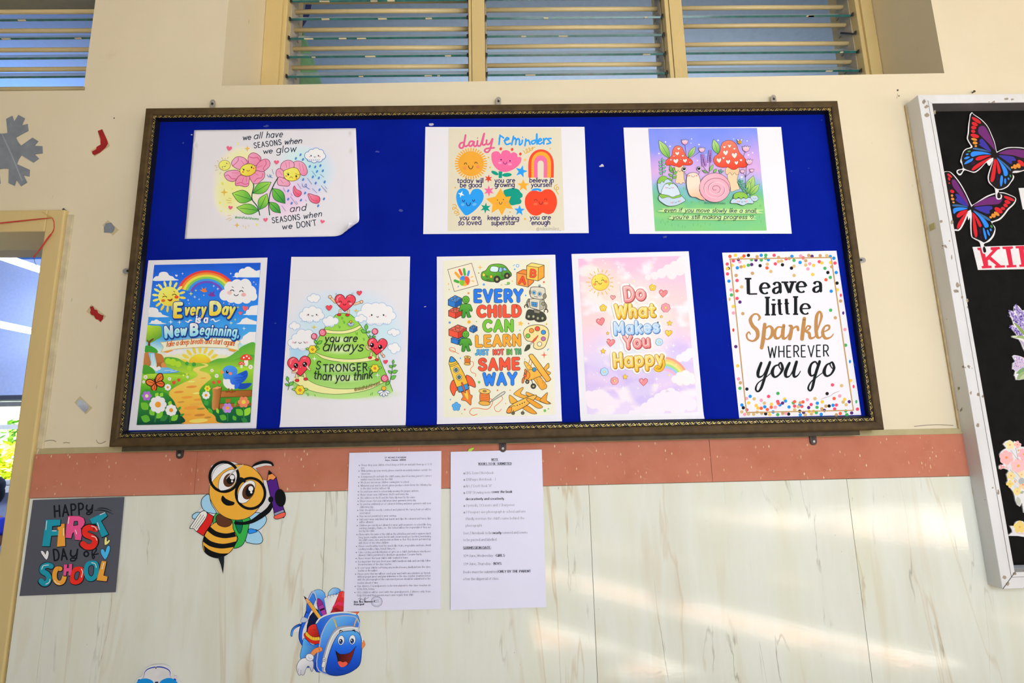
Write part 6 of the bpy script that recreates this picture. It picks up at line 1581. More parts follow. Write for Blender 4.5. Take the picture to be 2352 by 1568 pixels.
A.stroke([(856,985),(858,1030),(838,1066),(806,1074),(784,1056),(800,1036),(820,1046)],26,'#b47c26');A.stroke([(856,985),(858,1030),(838,1066),(806,1074),(784,1056),(800,1036),(820,1046)],18,'#f3be36')
A.finish()

# 8 -- leave a little sparkle
o = sheet('poster',[(1658.8,580.1),(1921.3,575.5),(1978.1,952.7),(1697.9,959.2)],PP,'upright white poster with confetti dots and gold line, lettered Leave a little Sparkle','poster',PAPER,GRP,nx=20,ny=50)
A = Art(o,PP,(1640,560,3.733),0.97)
CFS = ['#f0506a','#1f8fe0','#46b05e','#f8c84a','#191c1e','#5a2a78','#c8a06a','#f7a0b4','#f0603c','#d8b878']
A.part('confetti_dots','bright round confetti dots')
TLx = lambda y:72+(y-75)*.1025
TRx = lambda y:1050+(y-58)*.1505
pts = []
rnd = random.Random(21)
def scat(n,ya,yb,dens):
    for _ in range(n):
        y = ya+(yb-ya)*rnd.random() ** dens;x = rnd.uniform(TLx(y)+22,TRx(y)-22)
        if all((x-a) ** 2+(y-b) ** 2 > 600 for a,b in pts):pts.append((x,y))
scat(125,97,215,1.7);scat(130,1465,1340,1.7)
for p in ((122,210),(116,257),(128,319),(146,394),(190,270),(198,313),(237,368),(197,402),(198,467),(222,498),(165,536),(166,592),(247,597),(187,880),(203,1045),(210,1157),(226,1190),(222,1237),(282,1244),(310,1306),(330,252),(487,236),(687,270),(846,262),(976,245),(997,287),(960,307),(1005,405),(1048,245),(1055,336),(1085,489),(1000,568),(1040,633),(1123,733),(1128,868),(1170,1171),(1094,1215),(1016,1208),(970,1283),(548,1281),(468,1307),(605,1330),(552,1366),(800,1335),(866,1326),(886,1365),(735,1380),(680,1362),(1078,1303),(1030,1325),(405,1340),(344,1328),(361,1385),(1120,1332),(150,437),(278,1325),(1057,393)):pts.append(p)
rr = random.Random(9)
KEY = '401760980537653762416993428114626723904203879112787933273';nf = len(pts)-len(KEY)
A.dots([(x,y,14.5,CFS[int(KEY[i-nf]) if i >= nf else rr.randrange(len(CFS))]) for i,(x,y) in enumerate(pts)],16)
for x,y,c in ((166,738,'#e8402e'),(1088,440,'#f0506a'),(1108,592,'#5a2a78'),(1166,1008,'#1f8fe0'),(1197,1222,'#f0506a'),(1220,1352,'#46b05e'),(134,474,'#d8b878')):A.ell(x,y,9,15,c)
A.part('gold_border','thin gold border line')
A.strokes([[(135,130),(1005,116)],[(1005,116),(1195,1426)],[(1195,1426),(278,1445)],[(278,1445),(140,130)]],10,'#c29c62')
A.part('lettering','black and gold lettering in mixed scripts')
KB = '#14181a'
S_ = lambda s,x0,y0,x1,y1,h,w_,sf=2.1,**k:A.text(s,x0,y0,x1,y1,h,w_,KB,contrast=.42,serif=sf,cap=False,**k)
S_('L',288,430,372,428,132,29);S_('eªve',398,428,790,414,144,27,gap=2.2);S_('ª',850,414,926,412,138,27)
S_('l',450,607,466,607,148,28,1.5);S_('i',503,607,519,607,140,25,1.5);S_('tt',546,608,650,602,148,25,1.2,gap=1.6);S_('l',692,602,708,602,148,27,1.5);S_('e',744,603,824,601,140,25)
GL = '#bd8a50'
A.strokes([],1,GL)
def cal(pl,w_,c):A.stroke(pl,w_,c,True,n=8)
cal([(380,655),(392,630),(370,602),(335,608),(312,650),(330,700),(370,745),(372,800),(335,832),(292,818),(280,780),(300,755),(312,775)],[10,22,14,16,30,32,34,30,16,14,16,12,8],GL)
cal([(435,690),(428,760),(420,830),(408,890)],[30,34,34,30],GL);cal([(430,740),(470,705),(500,730),(492,790),(455,818),(428,795)],[10,16,28,26,12,8],GL)
cal([(585,715),(545,715),(520,760),(530,805),(565,800),(590,745)],[12,16,28,26,14,10],GL);cal([(598,700),(590,760),(595,808),(625,800),(650,760)],[28,32,26,12,8],GL)
cal([(645,700),(665,710),(660,760),(650,812)],[14,28,32,30],GL);cal([(660,750),(690,715),(715,712),(722,738)],[8,14,24,22],GL)
cal([(775,640),(765,720),(755,815)],[30,34,32],GL);cal([(765,760),(810,735),(825,710),(800,705),(785,745),(815,765),(825,805),(860,800),(885,760)],[8,14,18,12,14,26,26,12,8],GL)
cal([(868,790),(900,700),(922,620),(905,580),(880,620),(875,720),(885,795),(915,800),(940,760)],[10,14,24,16,28,32,26,12,8],GL)
cal([(940,755),(985,730),(985,700),(950,708),(932,760),(955,808),(1000,800),(1025,770)],[8,16,18,14,28,24,12,6],GL)
A.text('WHEREVER',466,974,984,964,98,9.5,KB,gap=2.6,cap=False)
cal([(405,1020),(378,1100),(385,1140),(425,1120),(470,1030),(478,1020),(440,1130),(405,1235),(375,1265),(358,1240),(380,1190),(450,1140),(505,1090)],[22,28,20,8,14,22,24,22,14,16,10,8,6],KB)
cal([(560,1035),(520,1050),(500,1100),(520,1140),(560,1120),(588,1070),(575,1020),(555,1035),(575,1075),(600,1065)],[10,16,30,18,14,24,16,10,8,5],KB)
cal([(648,1020),(615,1095),(620,1138),(655,1125),(700,1040),(708,1012),(685,1095),(690,1138),(720,1125),(742,1090)],[20,30,20,8,14,24,28,20,10,6],KB)
cal([(890,1040),(870,1010),(835,1030),(818,1090),(835,1130),(870,1105),(895,1030),(905,1012),(870,1120),(845,1225),(825,1258),(808,1235),(830,1185),(890,1135),(945,1095)],[10,14,18,30,16,8,14,24,24,22,14,16,10,8,6],KB)
cal([(1000,1020),(965,1040),(945,1095),(965,1132),(1005,1115),(1030,1065),(1015,1015),(995,1030),(1015,1065),(1040,1058)],[10,16,30,16,14,22,16,10,8,5],KB)
A.part('pencil_scratch','faint scratched line');A.stroke([(918,1332),(960,1315),(1000,1302),(1028,1280),(1078,1262)],[2,4,2,4,2],'#a89a8a')
A.finish()


# ------------------------------------------------------------------ typed notices on the tiles
NY = TY-0.0034
TXT = '#807c8c'
o = sheet('school_notice',[(802.4,1039.6),(1013.7,1035.3),(1012.1,1398),(789.2,1403.9)],NY,'long white typed notice of school rules, taped beside the backpack cutout','notice',COPY,'white typed notices on the tiles',ny=40)
A = Art(o,NY,(780,1020,3.92),0.86)
A.part('typed_lettering')
A.text("ST. MICHAEL'S ACADEMY",408,127,600,124,13,2.6,'#3d3d48',gap=2.6);A.text('Adyar, Chennai - 600020',410,149,596,146,12,2.6,'#3d3d48',gap=2.6)
lines = [(189,'Please drop your child in school sharp at 8.40 am and pick them up at 12.30',830,1),(214,'pm.',226,0),(240,'While picking up your wards, please stand in an orderly manner outside the',828,1),(266,'classroom.',278,0),(293,"A temporary ID card with the child's name, class & section, parent's contact",828,1),(318,'number must be worn by the child.',478,0),
    (345,'We do not encourage children coming late to school.',626,1),(374,'Whenever your ward is absent, please produce a leave letter the following day',826,1),(399,'to the class teacher without fail.',452,0),(427,'Do send your ward to school daily wearing the proper uniform.',712,1),(455,'Please ensure your child wears the ID card every day.',624,1),(484,'The address on the ID and the Dairy slip must be the same.',682,1),(512,'Please ensure that your child wears inner garments every day.',690,1),
    (540,'Do send an additional set of coloured clothing and inner garments with your',824,1),(566,'child every day.',306,0),(594,'Hair should be neatly combed and plaited. No fancy haircut will be',823,1),(620,'entertained.',276,0),(648,'Boys are not permitted to wear earrings.',514,1),(677,'Girls must wear only black hair bands and clips. No coloured and fancy clips',823,1),(702,'will be allowed.',304,0),
    (731,'Children are strictly not allowed to wear gold ornaments to school like long',823,1),(756,'earrings, bangles, chains, etc. The School will not be responsible if they are',821,0),(782,'lost by the child.',312,0),(812,'Please write the name of the child on the school bag and send a separate lunch',821,1),(838,'bag, spoon, napkin, water bottle with straw (avoid pet bottles), mentioning',821,0),(863,"the child's name, class and section on them so that they do not get mixed up",821,0),(889,'with those of the other children.',444,0),
    (918,'Please send healthy food for snacks like fruits, vegetables and nuts. Avoid',821,1),(944,'sending noodles, chips, french-fries, etc.',506,0),(973,"Cake cutting and distribution of gifts on a child's birthday is strictly not",820,1),(999,'allowed. Child is permitted to distribute groundnut / Sesame Burfis.',742,0),(1027,'Please ensure that your child is toilet trained at home.',618,1),(1057,"It is important that you check your child's handbook daily and carefully follow",818,1),(1083,'the instructions of the class teacher.',470,0),
    (1113,'In case your child is suffering any medical issues, kindly inform the class',819,1),(1139,'teacher at the earliest.',344,0),(1168,'Please note that we will not send your ward with any relatives or friends',819,1),(1193,'without proper proof and prior intimation to the class teacher. A written letter',819,0),(1219,'with the photograph of the concerned person should be submitted to the',819,0),(1249,'teacher ahead of time.',348,0),(1278,'Van drivers / Grandparents to be introduced to the class teacher on',819,1),(1305,'12.06.2026, Friday',312,0),(1334,'LKG children will be sent with the grandparents / drivers only from',819,1),(1362,'15.06.2026 until then parents must come to pick their child.',663,0)]
for y,s_,x1,bl in lines:
    x0 = 196-(y-189)*.0335
    A.text(s_.replace('a','ª'),x0,y+6,x1,y+6-(x1-x0)*.014,15.5,1.9,TXT,gap=1.7,space=4,contrast=.5,serif=1.4,cap=False)
    if bl:A.dots([(x0-19,y+1,4.2,'#3a3a44')],10)
A.text('Rev. Bro. Naveen P.',130,1426,322,1422,15,4.4,'#2c2c34',contrast=.5,serif=1.2,cap=False);A.text('Principal',130,1449,218,1446,15,4.4,'#2c2c34',contrast=.5,serif=1.2,cap=False)
A.part('stamp_and_signature','round ink stamp and pen signature')
A.arc(334,1416,52,48,0,360,2.6,'#7d7c8c');A.arc(334,1416,40,37,0,360,1.6,'#8d8c9a')
A.strokes([[(334+44*cos(radians(a)),1416+41*sin(radians(a))),(334+50*cos(radians(a+3)),1416+46*sin(radians(a+3)))] for a in range(0,360,11)],2.2,'#7d7c8c');A.strokes([[(314,1404),(352,1402)],[(310,1420),(356,1418)]],5,'#9a99a8')
A.stroke([(168,1395),(182,1385),(186,1404),(176,1408),(200,1392),(212,1402),(232,1378),(222,1412),(236,1392),(262,1380)],2.6,'#4a4a58');A.stroke([(186,1362),(190,1400)],2,'#5a5a68')
A.finish()

o = sheet('submission_notice',[(1035.1,1037.4),(1244.4,1032),(1255,1394),(1034.8,1400.8)],NY,'white typed sheet headed NOTE, books to be submitted, right of the rules notice','notice',COPY,'white typed notices on the tiles',ny=40)
A = Art(o,NY,(1020,1020,3.92),0.9)
A.part('typed_lettering')
R_ = lambda s,x0,y,x1,h=21,c='#84808c',w_=2.3:A.text(s.replace('a','ª'),x0,y+8,x1,y+8-(x1-x0)*.012,h,w_,c,gap=1.9,space=4.2,contrast=.5,serif=1.4,cap=False)
B_ = lambda s,x0,y,x1,h=21:R_(s,x0,y,x1,h,'#38363e',4.4)
B_('NOTE',427,139,488,20);A.stroke([(425,152),(490,151)],2,'#38363e',False);B_('BOOKS TO BE SUBMITTED',309,178,606,20);A.stroke([(309,190),(608,187)],2,'#38363e',False)
R_('LKG Term I Notebook',196,261,446);R_('120Pages Notebook _ 1'.replace('_','-'),198,319,464);R_("Art / Craft Book 'A'",196,378,426);R_('120P Drawing note',198,436,418);B_('cover the book',430,430,613);B_('decoratively and creatively.',196,494,544)
R_('3 pencils, 3 Erasers and 1 Sharpener',196,552,636);R_('2 Passport size photograph in school uniform',196,612,732);R_("(Kindly mention the child's name behind the",196,672,722);R_('photograph)',196,733,340)
for y in (262,320,379,438,554,614):
    A.star(182,y+1,9.5,6,4,'#55525c',-90);A.star(182,y+1,4,2.6,4,'#e8e6f6',-90)
R_('Text / Notebook to be',172,802,430);B_('neatly',440,799,516);R_('covered and covers',526,797,750);R_('to be pasted and labelled.',172,862,476)
B_('SUBMISSION DATE:',172,934,424);A.stroke([(172,945),(424,943)],2,'#38363e',False)
R_('10',174,1006,200);R_('th',203,999,218,13);R_('June, Wednesday -',226,1005,456);B_('GIRLS',468,1003,546);R_('11',174,1079,200);R_('th',203,1072,218,13);R_('June, Thursday -',226,1078,436);B_('BOYS',446,1076,516)
R_('Books must be submitted',173,1152,482);B_('ONLY BY THE PARENT',490,1147,780);R_('after the dispersal of class.',173,1214,494)
A.finish()
sc_ = lambda name,pts,Y,th,mat,label,cat,group=None:(lambda m_:tag((m_.prism([at(x,y,Y) for x,y in pts],(0,th,0)),m_.build(name,mat))[1],label,cat,group))(MB())
sc_('lime_leaf_shape',[(1074,1037),(1077,1031),(1084,1028.5),(1089,1028),(1087,1032),(1082,1036)],NY+.0004,.0005,plain('#b6e23a',0.4),'small lime green leaf-shaped patch peeking above the top edge of the NOTE sheet','leaf')  # flat lime green patch with a leaf outline

# ------------------------------------------------------------------ HAPPY FIRST DAY OF SCHOOL card
q = [(75.5,1148),(286,1140.5),(266.5,1359),(44.5,1368.5)]
o = sheet('greeting_card',[(75.5,1148),(285.6,1140.8),(265.6,1359.5),(44.6,1368.4)],NY,'charcoal square card lettered Happy First Day of School, on the tiles beside the doorway','card',DARKCARD,nx=16,ny=16)
A = Art(o,NY,(0,1130,6.273),0.6)
BKC = '#14171c'
A.part('small_lettering','black brush lettering')
A.text('HAPP',785,358,1205,318,160,24,BKC,gap=3.2,slant=.04);A.stroke([(1252,188),(1246,240),(1275,264),(1318,240),(1335,185)],24,BKC);A.stroke([(1335,188),(1322,288),(1280,322),(1250,312),(1266,286),(1328,290)],20,BKC)
A.stroke([(1360,262),(1450,258),(1540,275),(1632,318)],[6,14,12,4],BKC);A.stroke([(1400,234),(1470,228),(1540,240),(1608,272)],[6,14,12,4],BKC)
A.text('DA',778,985,965,968,158,24,BKC,gap=3);A.stroke([(1022,838),(1018,900),(1050,928),(1098,900),(1118,825)],24,BKC);A.stroke([(1118,828),(1104,935),(1072,986),(1022,985),(1028,952),(1108,952)],20,BKC)
A.ell(1243,890,44,46,BKC);A.ell(1243,890,20,22,'#4a4d58');A.stroke([(1415,885),(1350,895),(1390,830),(1370,800),(1330,850),(1330,930),(1345,955),(1360,930),(1330,890)],18,BKC)
TEAL,ORG,PNK,RED,CRM = '#1c7f92','#d98a34','#c8487a','#c4281e','#e8dcc0'
def let(pts,c,holes=(),sm=False,dx=10,dy=10,ow=14):
    P = catmull(pts,True,4) if sm else pts
    A.poly([(x+dx,y+dy) for x,y in P],BKC,False);A.stroke([(x+dx*.5,y+dy*.5) for x,y in P]+[(P[0][0]+dx*.5,P[0][1]+dy*.5)],ow,BKC,False)
    A.poly(P,c,False)
    for h in holes:A.poly(h,'#454956',sm);A.stroke(list(h)+[h[0]],10,BKC,sm)
A.part('big_lettering','teal, orange, pink and red bubble letters')
let([(662,396),(872,394),(865,478),(752,488),(748,545),(850,545),(842,622),(738,628),(716,780),(605,778)],TEAL)
let([(828,505),(878,490),(884,458),(930,452),(940,775),(822,786),(842,545),(832,540)],ORG)
let([(985,342),(1140,345),(1205,375),(1222,430),(1200,500),(1160,520),(1186,570),(1165,692),(1080,686),(1078,640),(1060,570),(1040,600),(1025,662),(945,655),(950,540)],PNK,[[(1070,420),(1118,418),(1120,470),(1060,480)]])
A.stroke([(1385,520),(1290,505),(1225,530),(1235,610),(1330,650),(1380,700),(1340,780),(1250,790),(1185,750)],104,BKC);A.stroke([(1378,530),(1290,510),(1228,540),(1235,605),(1330,650),(1370,700),(1335,775),(1250,785),(1195,745)],84,RED)
let([(1293,388),(1515,284),(1545,342),(1455,415),(1560,605),(1465,650),(1385,450),(1325,455)],TEAL)
A.stroke([(735,1070),(680,1052),(620,1080),(615,1140),(680,1180),(712,1240),(680,1310),(630,1320),(590,1290)],100,BKC);A.stroke([(735,1065),(680,1050),(620,1078),(612,1138),(676,1178),(706,1238),(676,1306),(630,1315),(592,1280)],78,TEAL)
A.stroke([(870,1105),(815,1110),(790,1180),(800,1265),(850,1310),(905,1290),(930,1230)],86,BKC);A.stroke([(866,1102),(815,1106),(786,1178),(796,1262),(846,1306),(902,1286),(928,1222)],66,ORG)
let([(922,1042),(968,1040),(965,1095),(995,1092),(998,1036),(1040,1032),(1030,1198),(985,1200),(990,1140),(958,1142),(950,1200),(912,1200)],PNK)
let([(1120,1072),(1195,1085),(1210,1150),(1190,1270),(1120,1325),(1040,1320),(1005,1265),(1030,1150),(1065,1090)],RED,[[(1118,1140),(1145,1160),(1130,1235),(1100,1265),(1072,1235),(1085,1165)]],True)
let([(1330,985),(1400,1000),(1428,1080),(1412,1200),(1350,1272),(1265,1272),(1212,1190),(1212,1080),(1255,1005)],TEAL,[[(1325,1048),(1352,1080),(1345,1170),(1315,1208),(1280,1170),(1280,1080)]],True)
let([(1468,990),(1534,996),(1490,1200),(1552,1216),(1535,1284),(1392,1268),(1440,1090)],ORG)
A.strokes([[(675,415),(660,540)],[(755,555),(812,556)],[(918,520),(915,620)],[(995,365),(982,450)],[(1085,545),(1105,600)],[(1405,440),(1432,535)],[(1440,325),(1510,295)],[(1495,1020),(1470,1105)]],10,CRM)
for p in ([(1320,488),(1370,505),(1395,545)],[(1320,630),(1375,650),(1395,690)],[(600,1110),(625,1060),(700,1048)],[(660,1325),(705,1300),(720,1255)],[(785,1270),(815,1310),(860,1322)],[(1170,1105),(1190,1150),(1172,1225)],[(1320,1015),(1370,1030),(1388,1085)]):A.stroke(p,10,CRM)
A.part('heart_motifs')
for pts,c in (([(588,860),(610,845),(640,870),(655,900),(670,850),(690,845),(702,880),(690,940),(668,970),(630,930)],'#d9d4d0'),([(1452,850),(1470,818),(1500,835),(1515,865),(1540,790),(1570,772),(1585,800),(1570,870),(1520,965),(1470,910)],'#3f9ac8'),([(1508,690),(1522,645),(1538,660),(1540,710),(1570,685),(1582,700),(1555,740),(1510,758)],'#dcc07a')):
    A.stroke(pts+[pts[0]],14,BKC,True);A.poly(pts,c)
A.finish()

# ------------------------------------------------------------------ cut-out figures
def cutout(name,outline,Y,th,label,cat,view,mat,smooth=True,group=None,loc=None):
    p = catmull(outline,True,4) if smooth else outline
    x0,y0,k = view
    P = [at(x0+x/k,y0+y/k,Y) for x,y in p]
    t = thing(name,sum(P,Vector())/len(P),label,cat,group)
    m_ = MB();m_.prism(P,(0,th,0));m_.build('card_base',mat,t)
    return t
CARD = plain('#e6e4e4',0.5,name='white_card')
V_ = (420,1030,5.058)
o = cutout('bee_cutout',[(305,470),(330,200),(470,140),(600,160),(660,190),(800,215),(900,150),(1010,150),(1060,200),(960,195),(840,225),(930,365),(980,370),(1000,255),(1085,330),(1115,465),(1170,500),(1195,600),(1175,690),(1190,770),(1150,805),(1075,815),(1050,720),(960,780),(970,850),(920,940),(930,1080),(880,1110),(740,1080),(690,1140),(600,1150),(520,1230),(480,1250),(466,1454),(410,1270),(290,1225),(232,1110),(240,1020),(160,965),(80,925),(110,820),(110,780),(160,740),(215,690),(215,610),(260,545),(305,535)],NY,0.0012,
    'cartoon bee cutout with glasses, book and purple pencil on the tiles','wall cutout',V_,CARD,smooth=False)
A = Art(o,NY,V_,0.76,suffix='')
YB,BK = '#dca238','#0f1113'
A.part('wings','pale blue wings')
for p in ([(305,535),(260,545),(220,590),(215,660),(250,720),(310,745),(390,745),(330,640)],[(200,740),(150,745),(110,775),(115,810),(160,815),(210,780)],[(770,800),(820,750),(890,745),(960,785),(970,840),(930,905),(860,950),(760,935)],[(740,980),(840,940),(900,980),(928,1050),(910,1095),(850,1108),(770,1095),(730,1075)]):A.poly(p,'#94c2ec',True,BK,7)
A.poly([(765,935),(810,932),(865,958),(815,980),(765,985)],'#2a84e0',True,BK,6)
A.part('satchel','green satchel');A.poly([(350,870),(360,790),(400,745),(420,780),(380,850)],'#35a546',True,BK,6)
A.poly([(570,800),(770,800),(765,900),(740,1020),(700,1110),(640,1150),(590,1148),(640,1040),(580,940)],'#35a546',True,BK,7);A.poly([(610,835),(690,830),(690,920),(660,985),(620,920)],'#0e6a4a',True,BK,6)
A.part('body','striped body with sting')
bd = [(385,855),(330,890),(270,970),(235,1060),(232,1130),(255,1200),(320,1250),(410,1270),(480,1248),(550,1200),(600,1130),(630,1050),(620,1000),(585,930),(570,850),(480,830)]
A.poly(bd,YB,True,BK,7)
def stripe(a,b):A.poly(catmull(a,False,5)+catmull(b[::-1],False,5),BK,False)
stripe([(318,905),(390,960),(500,985),(600,965)],[(280,950),(370,1015),(490,1040),(620,1020)]);stripe([(250,1010),(330,1075),(470,1105),(622,1075)],[(235,1080),(320,1135),(450,1160),(600,1140)]);stripe([(240,1120),(320,1180),(430,1215),(530,1215)],[(255,1200),(330,1255),(420,1272),(500,1240)])
A.poly([(408,1262),(480,1245),(480,1320),(467,1454),(440,1350)],'#1c2226',False);A.poly([(385,795),(430,760),(520,810),(572,840),(550,890),(490,910),(420,890),(390,850)],'#5a3420',True,BK,6)
A.part('book','red book held under one wing');A.poly([(275,740),(355,785),(340,860),(310,905),(270,960),(240,1015),(158,962),(200,880)],'#cc2420',False,BK,7);A.poly([(80,922),(130,840),(190,755),(230,724),(265,728),(283,760),(262,820),(200,905),(160,960),(125,928)],'#dedad2',True,BK,7);A.strokes([[(112,915),(210,765)],[(135,920),(240,770)],[(155,930),(258,790)]],5,BK)
A.part('head','round yellow head with black mouth')
A.poly([(308,470),(340,360),(420,270),(540,205),(660,183),(780,205),(870,275),(930,370),(945,500),(920,620),(850,730),(760,800),(650,828),(540,815),(430,755),(350,650),(312,560)],YB,True,BK,6)
A.poly([(335,390),(345,300),(400,215),(480,175),(560,180),(600,195),(480,250),(380,340)],'#e2e0e2',True,BK,4)
A.poly([(462,545),(500,580),(550,605),(600,625),(585,655),(520,662),(470,635),(445,590)],BK,True)
A.part('spectacles','black round spectacles');
for x,y,rx,ry in ((480,327,166,172),(786,520,168,177)):A.arc(x,y,rx,ry,0,180,32,BK);A.arc(x,y,rx,ry,180,360,32,BK)
A.stroke([(640,372),(672,352),(712,372)],42,BK);A.stroke([(800,215),(850,180),(940,155),(1020,165),(1048,195)],[8,30,36,30,20],BK)
A.part('eye','left brown eye');A.poly([(412,440),(425,360),(470,290),(550,245),(610,250),(630,320),(600,410),(530,470),(450,488),(420,470)],'#e6e4e6',True,BK,5);A.ell(540,365,66,84,'#54301c',28);A.ell(556,358,46,58,BK,25);A.ell(573,332,27,27,'#eceaec');A.ell(572,378,12,13,'#eceaec')
A.part('eye','right brown eye');A.poly([(638,560),(650,490),(700,410),(770,370),(830,385),(838,450),(800,550),(740,620),(680,634),(645,610)],'#e6e4e6',True,BK,5);A.ell(762,498,68,96,'#54301c',24);A.ell(780,490,48,72,BK,22);A.ell(790,464,28,30,'#e0dede');A.ell(795,506,13,14,'#eceaec')
A.stroke([(505,350),(560,290),(640,225),(700,183)],[6,16,18,6],'#aeaaa8',False)
A.part('arm','black arm and hand');A.stroke([(615,862),(700,868),(800,845),(900,785),(990,715),(1035,640)],[40,34,44,62,60,44],BK)
A.part('pencil','purple pencil with red rubber');A.poly([(975,375),(1085,330),(1170,690),(1190,745),(1175,800),(1080,815),(1062,750)],'#4a1f78',False,BK,7);A.poly([(1000,252),(1085,330),(1050,365),(1015,355),(978,380)],'#f08a4a',False,BK,6);A.poly([(1000,252),(1042,290),(1018,300),(990,305)],BK,False);A.poly([(1060,748),(1170,705),(1180,735),(1066,780)],'#8a8ea8',False,BK,6);A.poly([(1066,782),(1180,738),(1190,775),(1150,805),(1078,818)],'#ee5a48',True,BK,6)
A.ell(1132,572,64,104,BK,-6);A.ell(1022,590,30,36,BK)
A.finish()

V_ = (650,1330,6.59)
o = cutout('backpack_cutout',[(112,860),(140,770),(250,690),(285,570),(330,540),(365,400),(315,255),(345,270),(420,200),(480,160),(560,155),(640,215),(665,240),(710,160),(800,125),(870,170),(925,185),(940,490),(1155,490),(1140,560),(1150,760),(1190,830),(1240,990),(1195,1050),(1165,1280),(1050,1380),(880,1450),(700,1440),(640,1405),(490,1390),(440,1395),(380,1320),(330,1440),(250,1450),(205,1370),(215,1270),(265,1210),(290,1020),(235,930),(240,790),(160,800),(145,860)],TY-0.0008,0.0007,'smiling blue school backpack cutout with pencils on the tiles, tucked under the rules notice','wall cutout',V_,CARD,smooth=False)
A = Art(o,TY-0.0008,V_,0.8,suffix='')
OB = '#0e1c50'
A.part('shoulder_strap','blue shoulder straps edged in grey')
A.stroke([(300,990),(265,900),(275,760),(330,620),(380,490),(430,350),(490,230)],[40,52,56,60,70,76,60],OB);A.stroke([(298,985),(268,900),(280,760),(335,620),(385,490),(435,350),(490,235)],[26,38,42,46,54,60,46],LG(270,1000,450,250,'#1f56c8','#2a6ad8'))
A.poly([(400,560),(500,440),(570,500),(520,640),(480,690),(385,760),(350,830),(362,700)],'#0d1c40',False)
A.poly([(458,185),(418,215),(368,330),(352,470),(372,512),(425,480),(484,330),(500,290)],LG(380,480,460,200,'#1f4fc0','#3f86e0'),True,OB,5)
A.poly([(435,215),(475,170),(550,155),(610,185),(640,240),(650,400),(640,520),(560,560),(505,330),(470,230)],LG(540,160,600,560,'#7ab8ee','#2f72d8','#1f4aa8'),True,OB,6);A.stroke([(375,330),(420,240),(465,185),(500,270),(515,350)],16,'#aeb4c4')
A.poly([(680,235),(710,170),(770,130),(840,140),(870,180),(800,230),(740,240)],LG(700,140,860,240,'#9fd0f4','#3f80d8'),True,OB,6);A.stroke([(255,690),(190,720),(145,770),(130,850)],[40,38,36,34],OB);A.stroke([(255,690),(190,722),(148,772),(132,846)],[30,28,26,24],LG(250,690,130,850,'#1f4aa8','#4a9ae8'));A.poly([(285,580),(310,570),(380,600),(360,640),(270,650)],'#b4bac8',True,'#5a6070',5)
A.part('stationery','pencil, crayon, notepad and ruler in the bag')
A.poly([(620,290),(680,245),(830,225),(860,260),(700,540),(660,520)],LG(640,280,800,500,'#c8ccd2','#eef0f2','#b8bcc4'),False,'#4a4e58',5);A.strokes([[(680+42*i,285-12*i),(672+42*i,262-12*i),(690+42*i,240-12*i)] for i in range(4)],5,'#33363c')
A.poly([(860,185),(905,178),(960,220),(1000,500),(715,525),(770,400)],LG(720,500,920,200,'#a81f2a','#e23a36'),False,'#5a1418',5);A.poly([(765,395),(830,340),(925,355),(925,405),(820,385),(740,440)],'#d8305a',False);A.poly([(735,455),(810,430),(900,490),(820,505),(760,450)],'#8a1a2a',False);A.poly([(905,185),(950,220),(945,300),(890,260)],'#f05a50',False);A.poly([(990,495),(1155,492),(1110,540)],'#e8603a',False,'#7a2a18',4)
A.poly([(372,370),(415,335),(580,570),(545,610)],LG(400,420,450,390,'#d9882a','#f6b84a'),False,'#6a4318',5);A.poly([(315,252),(420,335),(372,372)],'#d9a070',False,'#6a4318',5);A.poly([(315,252),(358,288),(335,305)],'#1c1c20',False)
A.poly([(525,400),(600,360),(665,535),(610,565)],'#a83a9a',False,'#4a1448',5);A.poly([(520,310),(535,290),(570,310),(605,370),(525,405)],'#8a2a80',True,'#4a1448',5);A.poly([(555,455),(620,430),(630,455),(568,482)],'#2a1428',False)
A.part('bottle','red-capped drink bottle in the side pocket')
A.poly([(345,810),(570,870),(560,970),(440,970),(330,880)],'#c8281f',True,'#5a1210',5);A.poly([(345,805),(360,795),(460,870),(570,870),(572,915),(450,922),(345,850)],'#eeb83a',True,'#7a5214',5);A.strokes([[(380,820),(375,858)],[(410,845),(405,885)],[(445,862),(442,905)],[(480,875),(480,918)],[(520,878),(520,920)]],4,'#a87a1e');A.poly([(372,790),(385,730),(430,690),(490,680),(545,700),(578,760),(578,850),(520,872),(450,868),(395,830)],LG(400,690,550,860,'#d83a30','#c42a20','#8a1a14'),True,'#5a1210',5);A.stroke([(450,755),(480,770),(530,740)],5,'#8a1a14')
A.part('bag','blue bag body with grey piping and zip')
A.poly([(320,890),(440,990),(560,1000),(520,1380),(450,1330),(270,1210),(290,1010)],LG(280,1050,540,1150,'#5aa8ee','#2a64d0','#1c48a8'),True,OB,6)
A.poly([(500,660),(560,590),(660,540),(800,510),(960,500),(1090,520),(1145,580),(1150,760),(1000,1400),(640,1405),(490,1380),(520,1180),(560,900)],LG(520,1100,1100,560,'#1a46b4','#2a66d4','#4a94e4'),True,OB,7)
A.stroke([(505,660),(560,590),(670,535),(800,508),(960,500),(1100,525)],22,'#d4d6d0');A.strokes([[(505+22*i,655-60*sin(min(1,i/9)*1.57)-4*i),(512+22*i,668-60*sin(min(1,i/9)*1.57)-4*i)] for i in range(27)],4,'#8a8c86')
A.poly([(560,960),(620,750),(720,600),(820,560),(960,550),(1090,570),(1140,640),(1145,740),(1000,1400),(540,1380)],LG(700,600,900,900,'#6ab4f0','#2a66d4'),True,'#a8aec0',16);A.stroke([(770,605),(795,660),(812,728)],20,'#d9a838');A.stroke([(1115,605),(1095,650),(1078,710)],18,'#d9a838')
